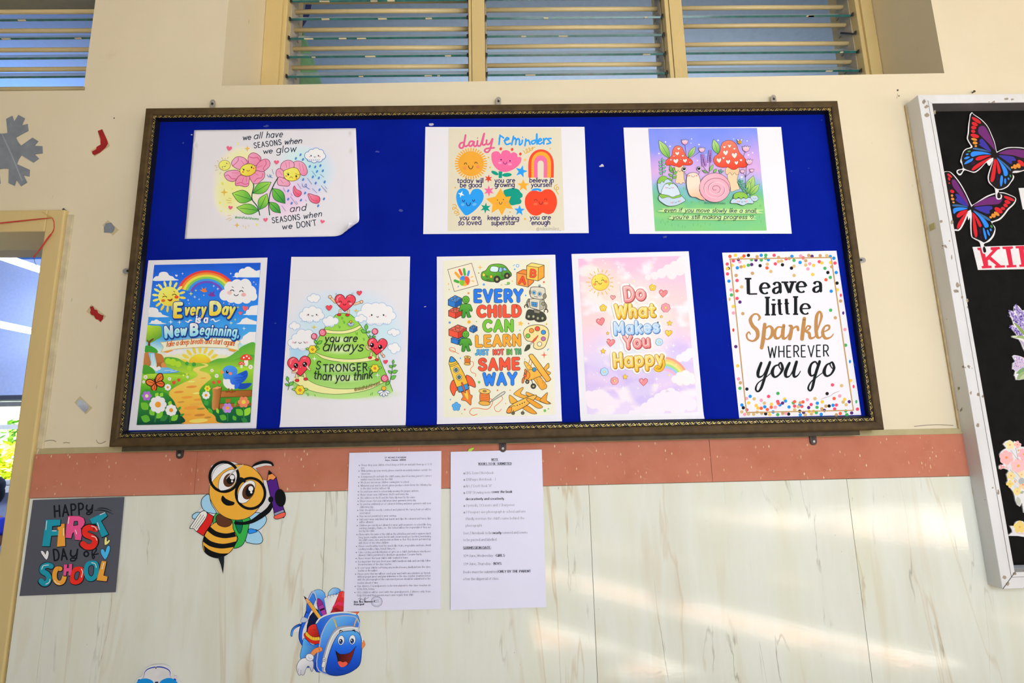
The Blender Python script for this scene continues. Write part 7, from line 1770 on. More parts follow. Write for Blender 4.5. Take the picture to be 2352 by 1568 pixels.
A.poly([(590,1330),(600,1200),(680,940),(780,760),(880,710),(1050,705),(1140,760),(1160,900),(1000,1400),(640,1410)],'#9a9eac',True,'#6a6e7c',5);A.poly([(620,1340),(640,1180),(720,940),(800,800),(900,740),(1060,730),(1150,790),(1000,1380),(660,1400)],'#c6c8c8',True);A.stroke([(640,1180),(680,1030),(740,880),(810,790),(900,742),(1040,728),(1120,745)],14,'#eceae2')
A.poly([(645,1380),(655,1300),(690,1150),(760,960),(840,830),(920,790),(1080,780),(1160,830),(1195,960),(1190,1100),(1165,1280),(1080,1370),(960,1430),(820,1458),(700,1440)],LG(950,790,950,1450,'#5aa6f0','#2468dc','#1a50c4','#123a9c'),True,OB,8);A.poly([(585,1320),(605,1240),(640,1250),(630,1325)],'#d8d8d4',True,'#4a4c54',5);A.ell(622,1212,24,30,'#d8d8d4',0,'#4a4c54',5);A.ell(622,1214,8,10,'#33363c')
A.part('face','smiling cartoon face')
for x,y in ((880,922),(1050,914)):A.ell(x,y,48,72,'#eceae8',4,'#14204a',5);A.ell(x-4,y+20,28,40,'#16285a');A.ell(x-2,y+14,18,26,'#101420');A.ell(x-10,y+8,8,11,'#fff');A.ell(x+4,y+38,12,10,'#2f6ad0')
A.stroke([(852,808),(868,775),(905,785)],[6,18,8],'#14161c');A.stroke([(1048,772),(1080,770),(1092,802)],[8,18,6],'#14161c')
A.poly([(800,1090),(860,1130),(950,1130),(1030,1100),(1085,1040),(1050,1170),(1000,1270),(950,1310),(880,1320),(840,1270),(820,1180)],LG(850,1150,1040,1200,'#2a1418','#7a2418'),True,'#14204a',6);A.poly([(832,1250),(870,1240),(905,1255),(950,1245),(978,1275),(940,1315),(885,1328),(850,1300)],'#ee5a44',True);A.stroke([(788,1080),(810,1092)],8,'#14204a');A.stroke([(1085,1045),(1108,1015)],8,'#14204a');A.stroke([(810,1345),(860,1375),(920,1380)],10,'#123a9c')
A.part('arm','orange arm with white glove')
A.stroke([(560,1060),(490,1085),(430,1150)],[80,76,66],'#8a4a20');A.stroke([(558,1060),(490,1085),(430,1150)],[70,66,56],'#ec8a50')
A.poly([(370,1195),(300,1195),(250,1230),(212,1300),(208,1370),(235,1440),(255,1452),(275,1440),(300,1452),(325,1430),(345,1360),(378,1312),(405,1330),(430,1392),(452,1380),(462,1320),(455,1240)],LG(250,1220,400,1440,'#e4e4e6','#a8aab4'),True,'#4a4c58',6);A.strokes([[(225,1400),(238,1350)],[(268,1440),(272,1370)]],5,'#6a6c78');A.ell(405,1180,62,54,'#dcdce0',15,'#4a4c58',6);A.stroke([(385,1165),(400,1200),(440,1195)],5,'#8a8c98');A.poly([(360,1338),(382,1312),(402,1338)],'#1f4aa8',False)
A.poly([(1195,960),(1215,920),(1238,960),(1240,1000),(1195,1050)],'#e8844a',True,'#8a4a20',4);A.poly([(1195,880),(1212,915),(1200,960),(1194,950)],'#e6e4e4',False)
A.finish()

V_ = (280,1480,13.07)
o = cutout('domed_cutout',[(300,1330),(380,1150),(430,1080),(475,1000),(560,965),(600,940),(640,860),(660,780),(780,680),(900,620),(1120,597),(1290,622),(1420,700),(1480,790),(1490,890),(1540,940),(1620,950),(1665,1010),(1720,1110),(1800,1330)],TY-0.0045,0.0035,'white and blue cutout with domed top, at the bottom edge below the bee','wall cutout',V_,CARD)
A = Art(o,TY-0.0045,V_,0.74,suffix='')
A.part('blue_outline','blue outline and blue rounded patches')
A.ell(520,1085,48,50,'#1438a8');A.ell(1585,1060,42,46,'#1438a8')
A.poly([(400,1330),(440,1140),(520,1060),(620,1020),(750,1015),(880,1060),(945,1130),(960,1330)],'#1484cc');A.poly([(1110,1330),(1140,1130),(1230,1050),(1360,1002),(1480,1005),(1600,1065),(1680,1160),(1740,1330)],'#1484cc')
A.stroke([(600,1025),(650,970),(668,890),(690,820),(770,740),(900,690),(1040,672),(1200,676),(1340,720),(1420,780),(1445,840),(1440,920),(1470,990)],[4,10,12,16,26,30,34,34,30,26,18,10,4],'#0e2f9c')
A.part('dark_nose','dark square mark');A.poly([(985,1330),(990,1130),(1010,1112),(1075,1108),(1092,1130),(1090,1330)],'#2a2a44',True)
A.part('peg_hole','small round hanging hole');A.ell(1022,690,26,28,'#b0a8a0');A.ell(1022,702,20,20,'#4a2a24')
A.finish()


# ------------------------------------------------------------------ things pinned inside the white case
KY,B1Y,B2Y = CB - 0.0012,CB - 0.0026,CB - 0.0042
V_ = (2150,390,6.272)
kin = [(525,1110),(1560,1076),(1560,1424),(605,1440)]
o = cutout('lettering_card',kin,KY,0.0008,'white card with red slab capitals KIN pinned below the butterflies in the case','lettering card',V_,CARD,smooth=False)
A = Art(o,KY,V_,0.9,suffix='')
A.part('red_lettering','red slab capitals')
RD = '#d22a44'
A.poly([(592,1122),(715,1118),(720,1150),(690,1156),(718,1262),(815,1160),(785,1150),(785,1114),(918,1108),(922,1140),(885,1150),(790,1248),(935,1375),(992,1372),(996,1405),(848,1412),(845,1380),(868,1375),(762,1290),(745,1305),(752,1378),(800,1380),(802,1412),(662,1420),(655,1386),(685,1380),(630,1160),(600,1155)],RD,False)
A.poly([(952,1106),(1104,1100),(1108,1132),(1072,1140),(1110,1370),(1156,1368),(1162,1400),(1018,1408),(1012,1376),(1048,1370),(1002,1142),(960,1140)],RD,False)
A.poly([(1142,1098),(1262,1092),(1390,1290),(1375,1125),(1345,1120),(1342,1092),(1470,1088),(1474,1116),(1436,1122),(1470,1395),(1420,1398),(1262,1150),(1290,1362),(1330,1362),(1334,1392),(1202,1398),(1198,1366),(1228,1362),(1190,1130),(1148,1130)],RD,False)
A.finish()
o = cutout('blank_card',[(1190,262),(1520,250),(1560,560),(1250,568)],KY,0.0008,'white card edge right of the butterflies in the case, cut by the picture edge','lettering card',V_,CARD,smooth=False)

def butterfly(o,Y,view,pts_dark,marks):
    A = Art(o,Y,view,1.0,GLOSSY_INK,suffix='')
    A.part('wings','black wings with coloured panels')
    for p in pts_dark:A.poly(p,'#181519',True)
    for col,kind,g in marks:
        for s_ in g:
            if kind == 'e':A.ell(s_[0],s_[1],s_[2],s_[3],col,s_[4])
            else:A.poly(s_,col,True)
    A.finish()
PU,DB,SB,CR,OG,GN,SL = '#6f2a72','#3b35a0','#2f8af0','#d4252e','#e0903a','#3f9a44','#3a6a9c'
out_lo = [(165,20),(230,45),(330,160),(420,310),(505,485),(535,498),(640,430),(740,370),(860,330),(960,322),(1060,355),(1152,408),(1130,490),(1050,570),(990,650),(920,720),(810,765),(850,820),(855,880),(830,960),(770,1030),(700,1060),(690,1090),(740,1140),(730,1185),(680,1205),(650,1120),(625,1040),(560,1000),(510,960),(495,850),(490,690),(465,725),(455,660),(430,720),(380,820),(340,870),(300,878),(200,860),(120,800),(60,700),(20,600),(10,480),(-40,420),(-60,300),(20,140),(90,40)]
o = cutout('butterfly_cutout',out_lo,B1Y,0.001,'lower of two printed butterfly cutouts, half behind the white frame','butterfly cutout',V_,CARD,group='butterfly cutouts in the white case')
drk = [[(165,26),(225,55),(320,170),(410,320),(490,490),(510,560),(440,610),(410,700),(360,810),(320,858),(290,855),(200,840),(60,680),(20,560),(-20,420),(-40,300),(30,150),(100,50)],
       [(500,560),(540,505),(650,440),(760,382),(880,342),(960,335),(1050,362),(1140,410),(1110,485),(1030,560),(970,640),(900,705),(800,740),(780,730),(840,830),(838,880),(800,960),(740,1020),(690,1045),(640,1020),(560,985),(520,950),(510,800),(515,640)],[(690,1100),(715,1135),(720,1180),(690,1190),(675,1140)]]
mk = [(PU,'p',[[(225,170),(240,140),(280,150),(350,260),(430,400),(470,510),(430,490),(330,350),(250,250)],[(545,525),(620,460),(740,405),(860,380),(940,395),(950,440),(900,490),(800,500),(660,510)]]),
      (DB,'p',[[(275,360),(300,345),(340,370),(420,460),(460,520),(400,510),(310,460),(280,430),(300,400)],[(555,550),(620,530),(740,520),(800,525),(808,560),(770,585),(775,620),(740,632),(660,605)]]),
      (SL,'p',[[(240,500),(320,498),(440,525),(460,540),(380,530),(245,525)],[(540,580),(620,620),(720,670),(780,715),(770,735),(700,700),(600,630)]]),
      (SB,'p',[[(245,570),(280,545),(380,540),(455,555),(380,580),(300,600),(258,632)],[(535,590),(600,630),(700,710),(755,790),(750,825),(705,830),(680,780),(620,680)],[(675,842),(695,845),(722,930),(728,990),(710,998),(688,930)],[(732,868),(750,868),(775,930),(770,950),(745,925)]]),
      (SB,'e',[(788,863,14,20,-20)]),(GN,'e',[(798,815,13,22,-30)]),
      (CR,'p',[[(300,650),(350,600),(455,575),(400,640),(330,685),(302,680)],[(300,830),(320,760),(390,660),(455,595),(440,640),(380,770),(320,845)],[(522,615),(545,640),(575,780),(595,900),(590,960),(565,968),(540,880),(528,740)],[(540,620),(600,690),(655,790),(645,820),(618,812),(580,730)],[(165,55),(195,60),(230,100),(220,112),(170,85)]]),
      (CR,'e',[(188,128,18,26,-20),(232,310,32,24,25),(190,190,12,12,0),(1052,412,82,22,22),(1028,463,44,27,20),(1002,512,34,25,30),(964,556,32,22,20),(900,582,66,33,32)]),
      (OG,'e',[(230,370,18,18,0),(240,420,24,19,20),(252,467,18,12,15),(874,632,46,22,35),(828,658,34,28,35),(787,683,20,16,30)]),('#3a1838','e',[(636,890,16,40,0),(650,970,12,22,0)])]
butterfly(o,B1Y,V_,drk,mk)
V2 = (2150,240,8.252)
out_up = [(680,145),(720,185),(860,280),(980,410),(1060,580),(1115,720),(1145,860),(1165,890),(1240,850),(1350,812),(1500,805),(1640,815),(1800,850),(1930,920),(1900,1020),(1840,1130),(1760,1210),(1640,1262),(1540,1290),(1440,1300),(1480,1360),(1465,1420),(1420,1480),(1360,1560),(1260,1610),(1190,1620),(1200,1680),(1250,1720),(1230,1790),(1150,1790),(1130,1700),(1110,1580),(1010,1490),(980,1390),(1000,1280),(1080,1060),(1020,1155),(985,1140),(950,1100),(840,1220),(740,1290),(640,1270),(540,1245),(480,1330),(430,1335),(390,1280),(410,1235),(505,1210),(490,1130),(460,1080),(480,1000),(510,900),(560,840),(660,800),(620,720),(585,640),(600,540),(610,400),(635,240),(640,190)]
o = cutout('butterfly_cutout',out_up,B2Y,0.001,'upper of two printed butterfly cutouts in the case, glossy tape over one wing','butterfly cutout',V2,CARD,group='butterfly cutouts in the white case')
drk = [[(682,165),(720,200),(850,290),(970,420),(1050,590),(1105,730),(1138,880),(1160,980),(1040,1020),(950,1085),(830,1205),(730,1270),(640,1255),(540,1215),(515,1180),(495,1090),(485,1020),(520,910),(580,850),(690,810),(640,720),(605,640),(622,540),(630,400),(650,240)],
       [(1080,960),(1165,905),(1250,865),(1360,828),(1500,820),(1640,832),(1780,860),(1900,925),(1870,1020),(1810,1120),(1730,1200),(1620,1250),(1460,1265),(1455,1380),(1420,1450),(1350,1540),(1260,1590),(1170,1600),(1100,1560),(1020,1470),(1000,1390),(1020,1280),(1085,1060)],[(1190,1660),(1225,1720),(1215,1770),(1165,1770),(1160,1700)],[(430,1250),(505,1235),(480,1290),(445,1312),(410,1280)]]
mk = [(PU,'p',[[(800,480),(815,430),(870,405),(930,425),(1010,560),(1080,720),(1125,870),(1000,740),(880,620),(805,540)],[(1190,925),(1280,880),(1400,852),(1560,850),(1720,880),(1830,930),(1780,1000),(1640,1010),(1460,960),(1300,945)]]),
      (DB,'p',[[(820,700),(835,660),(880,655),(940,720),(1040,870),(1000,880),(900,820),(815,760),(840,735)],[(1190,965),(1330,968),(1460,990),(1510,1040),(1500,1065),(1440,1070),(1440,1120),(1400,1120),(1290,1040)]]),
      (SL,'p',[[(705,825),(760,820),(900,850),(1040,905),(960,890),(720,850)],[(1150,1000),(1250,1070),(1380,1180),(1420,1240),(1400,1250),(1300,1150)]]),
      (SB,'p',[[(655,940),(680,900),(760,885),(920,900),(1045,945),(900,945),(760,970),(700,990),(665,975)],[(1150,1010),(1240,1100),(1330,1210),(1362,1300),(1340,1350),(1290,1345),(1270,1260),(1220,1130)],[(535,1120),(580,1070),(680,1020),(705,1025),(680,1070),(600,1115),(545,1132)],[(530,1030),(570,990),(630,985),(635,1005),(580,1035)],[(1230,1350),(1260,1352),(1268,1430),(1245,1540),(1220,1540),(1212,1450)]]),
      (SB,'e',[(592,942,26,17,-10),(1310,1450,20,55,0),(1373,1406,16,24,-10)]),(GN,'e',[(627,887,32,13,-5),(1408,1353,13,28,-20)]),
      (CR,'p',[[(750,1030),(790,990),(900,965),(1040,965),(960,1000),(830,1055),(765,1055)],[(672,1235),(720,1170),(840,1090),(1045,995),(980,1060),(860,1150),(740,1235),(685,1248)],[(1105,1040),(1135,1060),(1135,1200),(1115,1380),(1080,1460),(1040,1465),(1032,1420),(1060,1260)],[(1140,1040),(1180,1100),(1225,1240),(1215,1305),(1180,1310),(1160,1220)]]),
      (CR,'e',[(765,298,104,33,33),(733,370,62,34,25),(713,437,50,33,8),(704,507,42,30,15),(735,593,84,36,15),(1612,1110,82,40,42)]),(OG,'e',[(722,660,58,23,14),(740,728,46,28,8),(754,787,25,18,5),(1440,1193,22,22,0),(1495,1178,35,45,-20),(1562,1160,36,50,-35)]),('#3a1838','e',[(700,1110,40,30,-30),(1165,1390,20,55,0)])]
butterfly(o,B2Y,V2,drk,mk)
tp = MB();tp.prism([at(2150+x/8.252,240+y/8.252,B2Y-.0009) for x,y in [(640,185),(760,200),(715,235),(645,245)]],(0,.0001,0))
# ------------------------------------------------------------------ flower cutouts in the case
def petals(A,lst):
    for x,y,R,n,c,m_c,rt in lst:A.flower(x,y,R,n,c,m_c,None,0,rt,.44,.2)
V_ = (2250,660,6.53)
o = cutout('lavender_cutout',[(440,370),(465,342),(510,365),(515,290),(540,256),(590,280),(640,345),(700,330),(760,420),(800,560),(760,700),(720,860),(690,980),(655,920),(620,830),(590,780),(480,745),(480,725),(560,720),(540,690),(490,630),(465,585),(490,562),(520,575),(505,540),(495,500),(470,440)],B1Y,0.002,'lavender bunch cutout at the right edge of the case, above the lilac one','flower cutout',V_,CARD,smooth=False,group='flower cutouts in the white case')
A = Art(o,B1Y,V_,0.98,suffix='')
A.part('lavender_spikes','mottled violet flower spikes');rnd = random.Random(6)
for (xa,ya,xb,yb,w_) in ((545,280,690,560,60),(465,360,640,600,48),(480,580,620,720,36),(640,370,760,600,60)):
    A.stroke([(xa,ya),((xa+xb)/2,(ya+yb)/2),(xb,yb)],[w_*.6,w_*1.6,w_*2],'#a99ac8')
    A.dots([(xa+(xb-xa)*t+rnd.gauss(0,w_*.5),ya+(yb-ya)*t+rnd.gauss(0,w_*.4),rnd.uniform(6,13),rnd.choice(['#5d4a98','#7a62b4','#8f7cc4','#c8bfe0','#e6e0ee','#4a3a80'])) for t in [rnd.random() for _ in range(70)]],9)
A.part('leaves','green leaves and pale stems');A.stroke([(520,530),(570,580),(640,660),(720,740)],[10,34,50,30],'#8aa05c');A.stroke([(485,735),(560,740),(640,745),(720,790)],[14,34,44,20],'#9ab070');A.stroke([(500,733),(560,735)],12,'#e8dccc');A.stroke([(610,790),(660,850),(690,950)],[10,40,20],'#b9a8c4')
A.finish()
o = cutout('lilac_cutout',[(490,1030),(520,1012),(570,1020),(625,1035),(666,1065),(760,1100),(800,1200),(780,1330),(700,1370),(610,1385),(545,1385),(530,1330),(515,1325),(530,1270),(540,1230),(490,1225),(495,1135),(540,1110),(510,1070)],B1Y,0.002,'pale lilac blossom cutout at the right edge of the case, under the lavender','flower cutout',V_,CARD,smooth=False,group='flower cutouts in the white case')
A = Art(o,B1Y,V_,0.98,suffix='')
A.part('blossom','mottled lilac blossom');A.poly([(500,1035),(570,1025),(660,1070),(740,1110),(770,1200),(700,1230),(600,1220),(550,1260),(500,1215),(505,1140),(550,1110)],'#cbbdd8')
A.dots([(rnd.uniform(515,740),rnd.uniform(1050,1215),rnd.uniform(6,13),rnd.choice(['#a898cc','#e6c8cc','#d8b8d0','#8f80bc','#efe4ec'])) for _ in range(90)],9)
A.part('leaves','green and white leaves');A.leaf(545,1290,760,1200,.18,'#7aa06c');A.leaf(560,1380,700,1240,.2,'#9ab47c','#6a7a54',4);A.leaf(590,1375,740,1290,.2,'#b8c49a','#6a7a54',4)
A.finish()
V_ = (2270,990,6.03)
o = cutout('bouquet_cutout',[(205,180),(240,140),(300,120),(335,140),(345,175),(360,135),(440,165),(455,215),(500,215),(620,260),(680,420),(640,640),(600,900),(540,1140),(490,1130),(465,985),(440,1045),(400,1020),(375,960),(365,900),(345,840),(300,780),(250,715),(270,690),(262,640),(250,600),(280,555),(270,535),(220,515),(150,525),(145,490),(160,467),(210,465),(200,440),(170,390),(155,320),(180,280),(220,250),(250,235)],B1Y,0.003,'peach and yellow flower bouquet cutout at the lower right of the case','flower cutout',V_,CARD,smooth=False,group='flower cutouts in the white case')
A = Art(o,B1Y,V_,0.98,suffix='')
A.part('blossoms','pink and yellow blossoms')
petals(A,[(300,190,62,5,'#f3e2a8','#f0a868',-90),(405,185,50,4,'#f3b8b0','#ee8a80',0),(250,365,96,6,'#f6b8b6','#f0985a',20),(415,480,100,6,'#f6c0c0','#f0b04a',-40),(490,320,80,5,'#f5b4b8','#f0a868',30),(185,495,36,3,'#ee9a96','#e8807c',0),(315,615,58,5,'#f3dc98','#f0a060',-70),(300,730,52,4,'#f3d678','#f0b050',0),(400,830,56,5,'#f2dc90','#eebc60',30),(480,740,62,5,'#f3cfa0','#ee9a50',0),(460,600,50,5,'#f6dcae','#f0b060',0),(255,500,30,3,'#f6c8c4','#f0a898',40)])
A.strokes([[(310,260),(360,330),(405,385)],[(380,230),(400,320),(415,400)],[(370,560),(420,610),(455,650)],[(350,640),(400,690)],[(300,530),(350,580)],[(370,760),(420,790)]],4,'#8a94a0')
A.ell(418,265,12,16,'#eeb470',20);A.ell(370,695,10,22,'#eeb068',-25);A.ell(380,770,24,18,'#d8dcde');A.ell(460,690,40,46,'#b4b8b8',30);A.leaf(405,905,435,1035,.25,'#c4c8b8');A.leaf(440,860,500,830,.3,'#b0b8a0')
A.finish()
o = cutout('banner_cutout',[(295,1310),(365,1312),(370,1270),(400,1245),(440,1240),(480,1245),(500,1270),(640,1290),(660,1480),(490,1462),(410,1450),(268,1448),(330,1400),(330,1370)],B1Y,0.003,'small white banner cutout with a yellow flower, low in the case','flower cutout',V_,CARD,smooth=False,group='flower cutouts in the white case')
A = Art(o,B1Y,V_,0.98,suffix='')
A.part('blossom','yellow blossom');petals(A,[(435,1325,84,5,'#efd27c','#e8b450',-90)]);A.strokes([[(380,1405),(470,1410),(600,1400)],[(400,1420),(500,1422)]],4,'#e0a8a0')
A.finish()

# ------------------------------------------------------------------ left-over decorations on the plaster
V_ = (0,240,3.92)
pts = []
for k in range(6):
    a0 = radians(60*k-2)
    for a,b in ((138,-74),(162,-42),(268,-112),(318,-78),(280,-38),(352,-32),(352,32),(280,38),(318,78),(268,112),(162,42),(138,74)):
        pts.append((28+a*cos(a0)-b*sin(a0),418+a*sin(a0)+b*cos(a0)))
FELTG = plain('#7f868e',0.9,wear=.12,name='grey_felt');FELTR = plain('#a31c1c',0.95,wear=.2,name='red_felt')
TAPE = plain('#c9b98e',0.35,wear=.1,name='yellowed_tape')
def onwall(name,view,pts,Y,th,mat,label=None,cat=None,parent=None,smooth=False,group=None):
    x0,y0,k = view;p = catmull(pts,True,4) if smooth else pts
    m_ = MB();m_.prism([at(x0+x/k,y0+y/k,Y) for x,y in p],(0,th,0));ob = m_.build(name,mat,parent)
    return tag(ob,label,cat,group) if label else ob
o = onwall('snowflake_cutout',V_,pts,-0.0018,.0016,FELTG,'grey felt snowflake on the plaster above the doorway','snowflake')
onwall('crease',V_,[(12,262),(18,258),(110,450),(205,685),(196,690),(100,460)],-0.0021,.0002,plain('#98a0a8',.9),None,None,o)
V6 = (0,640,3.732)
def taped(view,tape,bit,mat,label,name):
    o = onwall(name,view,bit,-0.0016,.0009,mat,label,'scrap',group='torn felt scraps left taped to the plaster')
    onwall('tape',view,tape,-0.0005,.0004,TAPE,None,None,o)
taped(V_,[(880,235),(925,225),(990,372),(850,470),(815,415),(905,360)],[(880,238),(918,222),(940,270),(965,325),(970,350),(950,385),(900,430),(850,455),(832,445),(828,422),(865,402),(870,380),(905,360),(905,310)],FELTR,'red hook-shaped felt scrap left of the upper notice board corner','felt_scrap')
taped(V6,[(783,220),(908,320),(862,374),(738,282)],[(770,240),(795,235),(808,262),(830,268),(838,292),(868,310),(885,312),(880,345),(860,370),(845,352),(820,345),(805,315),(782,308),(772,290),(778,268)],FELTR,'small ragged red felt scrap on tape beside the middle of the notice board','felt_scrap')
taped(V_,[(972,1040),(1068,1128),(1015,1180),(920,1085)],[(950,1070),(1000,1062),(1030,1105),(1022,1135),(1005,1155),(935,1150),(935,1105)],FELTG,'grey felt scrap on tape above the red one, beside the doorway','felt_scrap')
taped(V6,[(685,1005),(790,1105),(735,1160),(637,1060)],[(665,1040),(700,1036),(748,1075),(755,1110),(725,1147),(690,1115),(658,1078)],plain('#aab2bc',.6,wear=.25,name='silver_felt'),'silvery scrap on tape, lowest of the scraps beside the notice board','felt_scrap')
# plaster damage: nail stubs and cracks belong to the wall
V7 = (0,640,3.732)
m_ = MB()
def blot(view,p,Y=-0.0006):
    x0,y0,k = view;m_.prism([at(x0+x/k,y0+y/k,Y) for x,y in p],(0,.0005,0))
blot(V7,[(300,1345),(335,1335),(332,1370),(312,1385),(300,1410),(290,1440),(286,1400)])
for x,y,r in ((262,271,1.5),(312,560,1.3),(2062,207,2.2),(2065,220,1.4),(1604,290,1.2)):blot((0,0,1),[(x+r*cos(2*pi*k/8),y+r*sin(2*pi*k/8)) for k in range(8)])
for p in ([(98,1016),(104,1013),(112,1011),(122,1011),(128,1014)],[(145,1017),(152,1016),(160,1017)],[(221,1010),(224,1016),(232,1018),(243,1013)],[(2100,979),(2130,976),(2160,975),(2190,977)]):
    q = catmull(p,False,3);blot((0,0,1),[(x,y-.5) for x,y in q]+[(x,y+.5) for x,y in q[::-1]])
pc = m_.build('plaster_crack',plain('#4f4635',0.9,name='plaster_crack_grime'),wall)
def nail(px,py,label):
    p = at(px,py,-0.004);m_ = MB();m_.tube([p+Vector((0,.006,0)),p,p+Vector((0,-.003,0))],[.0016,.0016,.0034],10)
    tag(m_.build('nail',plain('#4a443e',0.5,0.4,name='rusty_nail')),label,'nail')
nail(148,482,'rusty nail head at the top right corner of the doorway frame')
nail(2236,211,'bent rusty nail on the plaster above the white case')
# ribbon tied round the corner of the door frame
RB = plain('#c23a2e',0.45,name='red_satin')
K = lambda x,y,Y:at(x*180/1227,470+y*180/1227,Y)
t = thing('door_ribbon',K(830,205,-0.016),'red ribbon tacked across the doorway frame, its tail hanging in the opening','ribbon')
m_ = MB();m_.ribbon([K(-1500,460,-.030),K(-400,330,-.024),K(200,268,-.018),K(600,226,-.016),K(815,206,-.0145)],(0,-1,0),[.0034,.0034,.0034,.003,.0016],.0006);m_.build('strand',RB,t)
m_ = MB();m_.ribbon([Vector(p) for p in catmull([K(820,208,-.0145),K(845,270,-.016),K(846,370,-.016),K(820,435,-.017),K(740,540,-.018),K(640,680,-.018),K(545,800,-.018),K(528,830,-.018)],False,5)],(0.15,-1,0),[.0016]*6+[.0014]*6+[.0022]*5+[.0042]*4+[.0036]*6+[.0022]*4+[.0034]*4+[.0014],.0006);m_.build('tail',RB,t)
m_ = MB();m_.tube([K(528,832,-.018),K(545,900,-.018),K(572,950,-.018)],.0005,6);m_.build('thread',DARK,t)
m_ = MB();m_.ribbon([K(640,100,-.0132),K(720,150,-.0138),K(805,200,-.0150)],(0,-1,0),[.0006,.001,.0026],.0004);m_.build('tape',plain('#e0b54e',.4),t)


# ------------------------------------------------------------------ the classrooms behind the wall
CEIL = 1.95 + EYE
def sm(name, box, mat):
    m_ = MB(); m_.box(*box); return struct(name, m_, mat)
BLUEC = plain('#0460ae', 0.6, name='bright_blue_distemper')
GREYC = plain('#8e9fb2', 0.6, name='grey_blue_distemper')
LAV = plain('#9fb0dc', 0.6, name='lavender_distemper')
sm('ceiling_classroom_left', ((-8, THK, CEIL), (-1.06, 4.4, CEIL + .1)), BLUEC)
sm('ceiling_classroom_right', ((-1.06, THK, CEIL), (3.6, 4.4, CEIL + .1)), GREYC)
sm('wall_classroom_partition', ((-1.09, THK + 0.002, 0), (-1.0, 4.4, CEIL)), GREYC)
FWZ0, FWZ1, FWX0, FWX1 = -0.47 + EYE, 0.40 + EYE, -6.6, -5.02      # far window
m_ = MB(); m_.box((-8, 4.2, 0), (3.6, 4.4, FWZ0)); m_.box((-8, 4.2, FWZ1), (3.6, 4.4, CEIL)); m_.box((-8, 4.2, FWZ0), (FWX0, 4.4, FWZ1)); m_.box((FWX1, 4.2, FWZ0), (3.6, 4.4, FWZ1))
struct('wall_classroom_far', m_, LAV)
sm('floor_classroom', ((-8, THK, -0.05), (3.6, 4.4, 0)), plain('#9a8f80', 0.5))
sm('wall_classroom_side', ((-8.1, THK, 0), (-8, 4.4, CEIL)), LAV)
sm('wall_classroom_end', ((3.6, THK, 0), (3.7, 4.4, CEIL)), GREYC)
w3 = tag(link('window_3', None, None, ((FWX0 + FWX1) / 2, 4.3, FWZ0)), kind='structure')
WHITEP = plain('#e8ecee', 0.4, name='white_window_paint')
m_ = MB()
for x in (FWX0, -6.1, -5.58, FWX1 - .05): m_.box((x, 4.27, FWZ0), (x + .05, 4.33, FWZ1))
for z in (FWZ0, FWZ1 - .06, FWZ1 - .30): m_.box((FWX0, 4.27, z), (FWX1, 4.33, z + .05))
m_.build('window_frame', WHITEP, w3)
m_ = MB(); m_.box((FWX0 - .1, 4.1, FWZ0 - .06), (FWX1 + .06, 4.34, FWZ0)); m_.build('window_sill', WHITEP, w3)
m_ = MB(); m_.box((FWX0 - .1, 4.14, FWZ1), (FWX1 + .06, 4.21, FWZ1 + .05)); m_.build('pelmet', plain('#3c4250', 0.5), w3)
# garden outside that window
rnd = random.Random(4)
def leafy(name, c, R, n, cols, label, cat, size):
    me_v, me_f, mats = [], [], []
    for k in range(n):
        d = Vector((rnd.gauss(0, 1), rnd.gauss(0, 1), rnd.gauss(0, 1))).normalized() * rnd.uniform(.25, 1)
        p = Vector(c) + Vector((d.x * R[0], d.y * R[1], d.z * R[2]))
        a = Vector((rnd.gauss(0, 1), rnd.gauss(0, 1), rnd.gauss(0, 1))).normalized() * size * rnd.uniform(.6, 1.2); b = a.orthogonal().normalized() * size * .45
        i = len(me_v); me_v += [p - a, p + b, p + a, p - b]; me_f.append((i, i + 1, i + 2, i + 3)); mats.append(rnd.randrange(len(cols)))
    o = Vector(c) - Vector((0, 0, R[2]))
    me = bpy.data.meshes.new(name); me.from_pydata([v - o for v in me_v], [], me_f)
    for q in cols: me.materials.append(plain(q, 0.6))
    me.polygons.foreach_set('material_index', mats); me.update()
    ob = link(name, me, None, o)
    return tag(ob, label, cat)
leafy('flowering_shrub', (-6.6, 6.2, 0.95), (1.1, .5, .55), 2600, ['#d8d21e', '#e8e030', '#b9cc2a', '#8fb52a'], 'yellow-flowering shrub outside the far classroom window', 'shrub', .06)
leafy('green_bush', (-6.9, 7.2, 1.55), (1.2, .5, .45), 1500, ['#3f8a2c', '#63a832', '#2f7030', '#86b83c'], 'green bush behind the yellow shrub outside the far classroom window', 'bush', .08)
sm('ground_garden', ((-14, 4.4, -.1), (4, 14, 0)), plain('#b9c29a', 0.9))
sm('wall_garden', ((-14, 9, 0), (4, 9.2, 2.6)), plain('#cfe2ea', 0.8))
# wall-mounted tube lights on the far classroom wall
def emis(name, col, st):
    mt, nt, bs = newmat(name)
    bs.inputs['Base Color'].default_value = (.9, .9, .9, 1)
    bs.inputs['Emission Color'].default_value = (*col, 1); bs.inputs['Emission Strength'].default_value = st
    return mt
TUBE = emis('lit_tube', (0.9, 0.95, 1.0), 26)
def tube_light(p, q, label):
    p, q = Vector(p), Vector(q)
    t = thing('tube_light', (p + q) / 2, label, 'tube light', 'fluorescent tube lights in the classroom')
    d_ = (q - p).normalized(); up = Vector((0, 0, 1))
    m_ = MB(); m_.ribbon([p + up * .03, q + up * .03], d_.cross(up), 0.03, 0.03); m_.build('batten', WHITEP, t)
    m_ = MB(); m_.tube([p + d_ * .03, q - d_ * .03], 0.014, 12); m_.build('tube', TUBE, t)
    for e in (p, q - d_ * .04):
        m_ = MB(); m_.tube([e, e + d_ * .04], 0.017, 10); m_.build('end_cap', WHITEP, t)
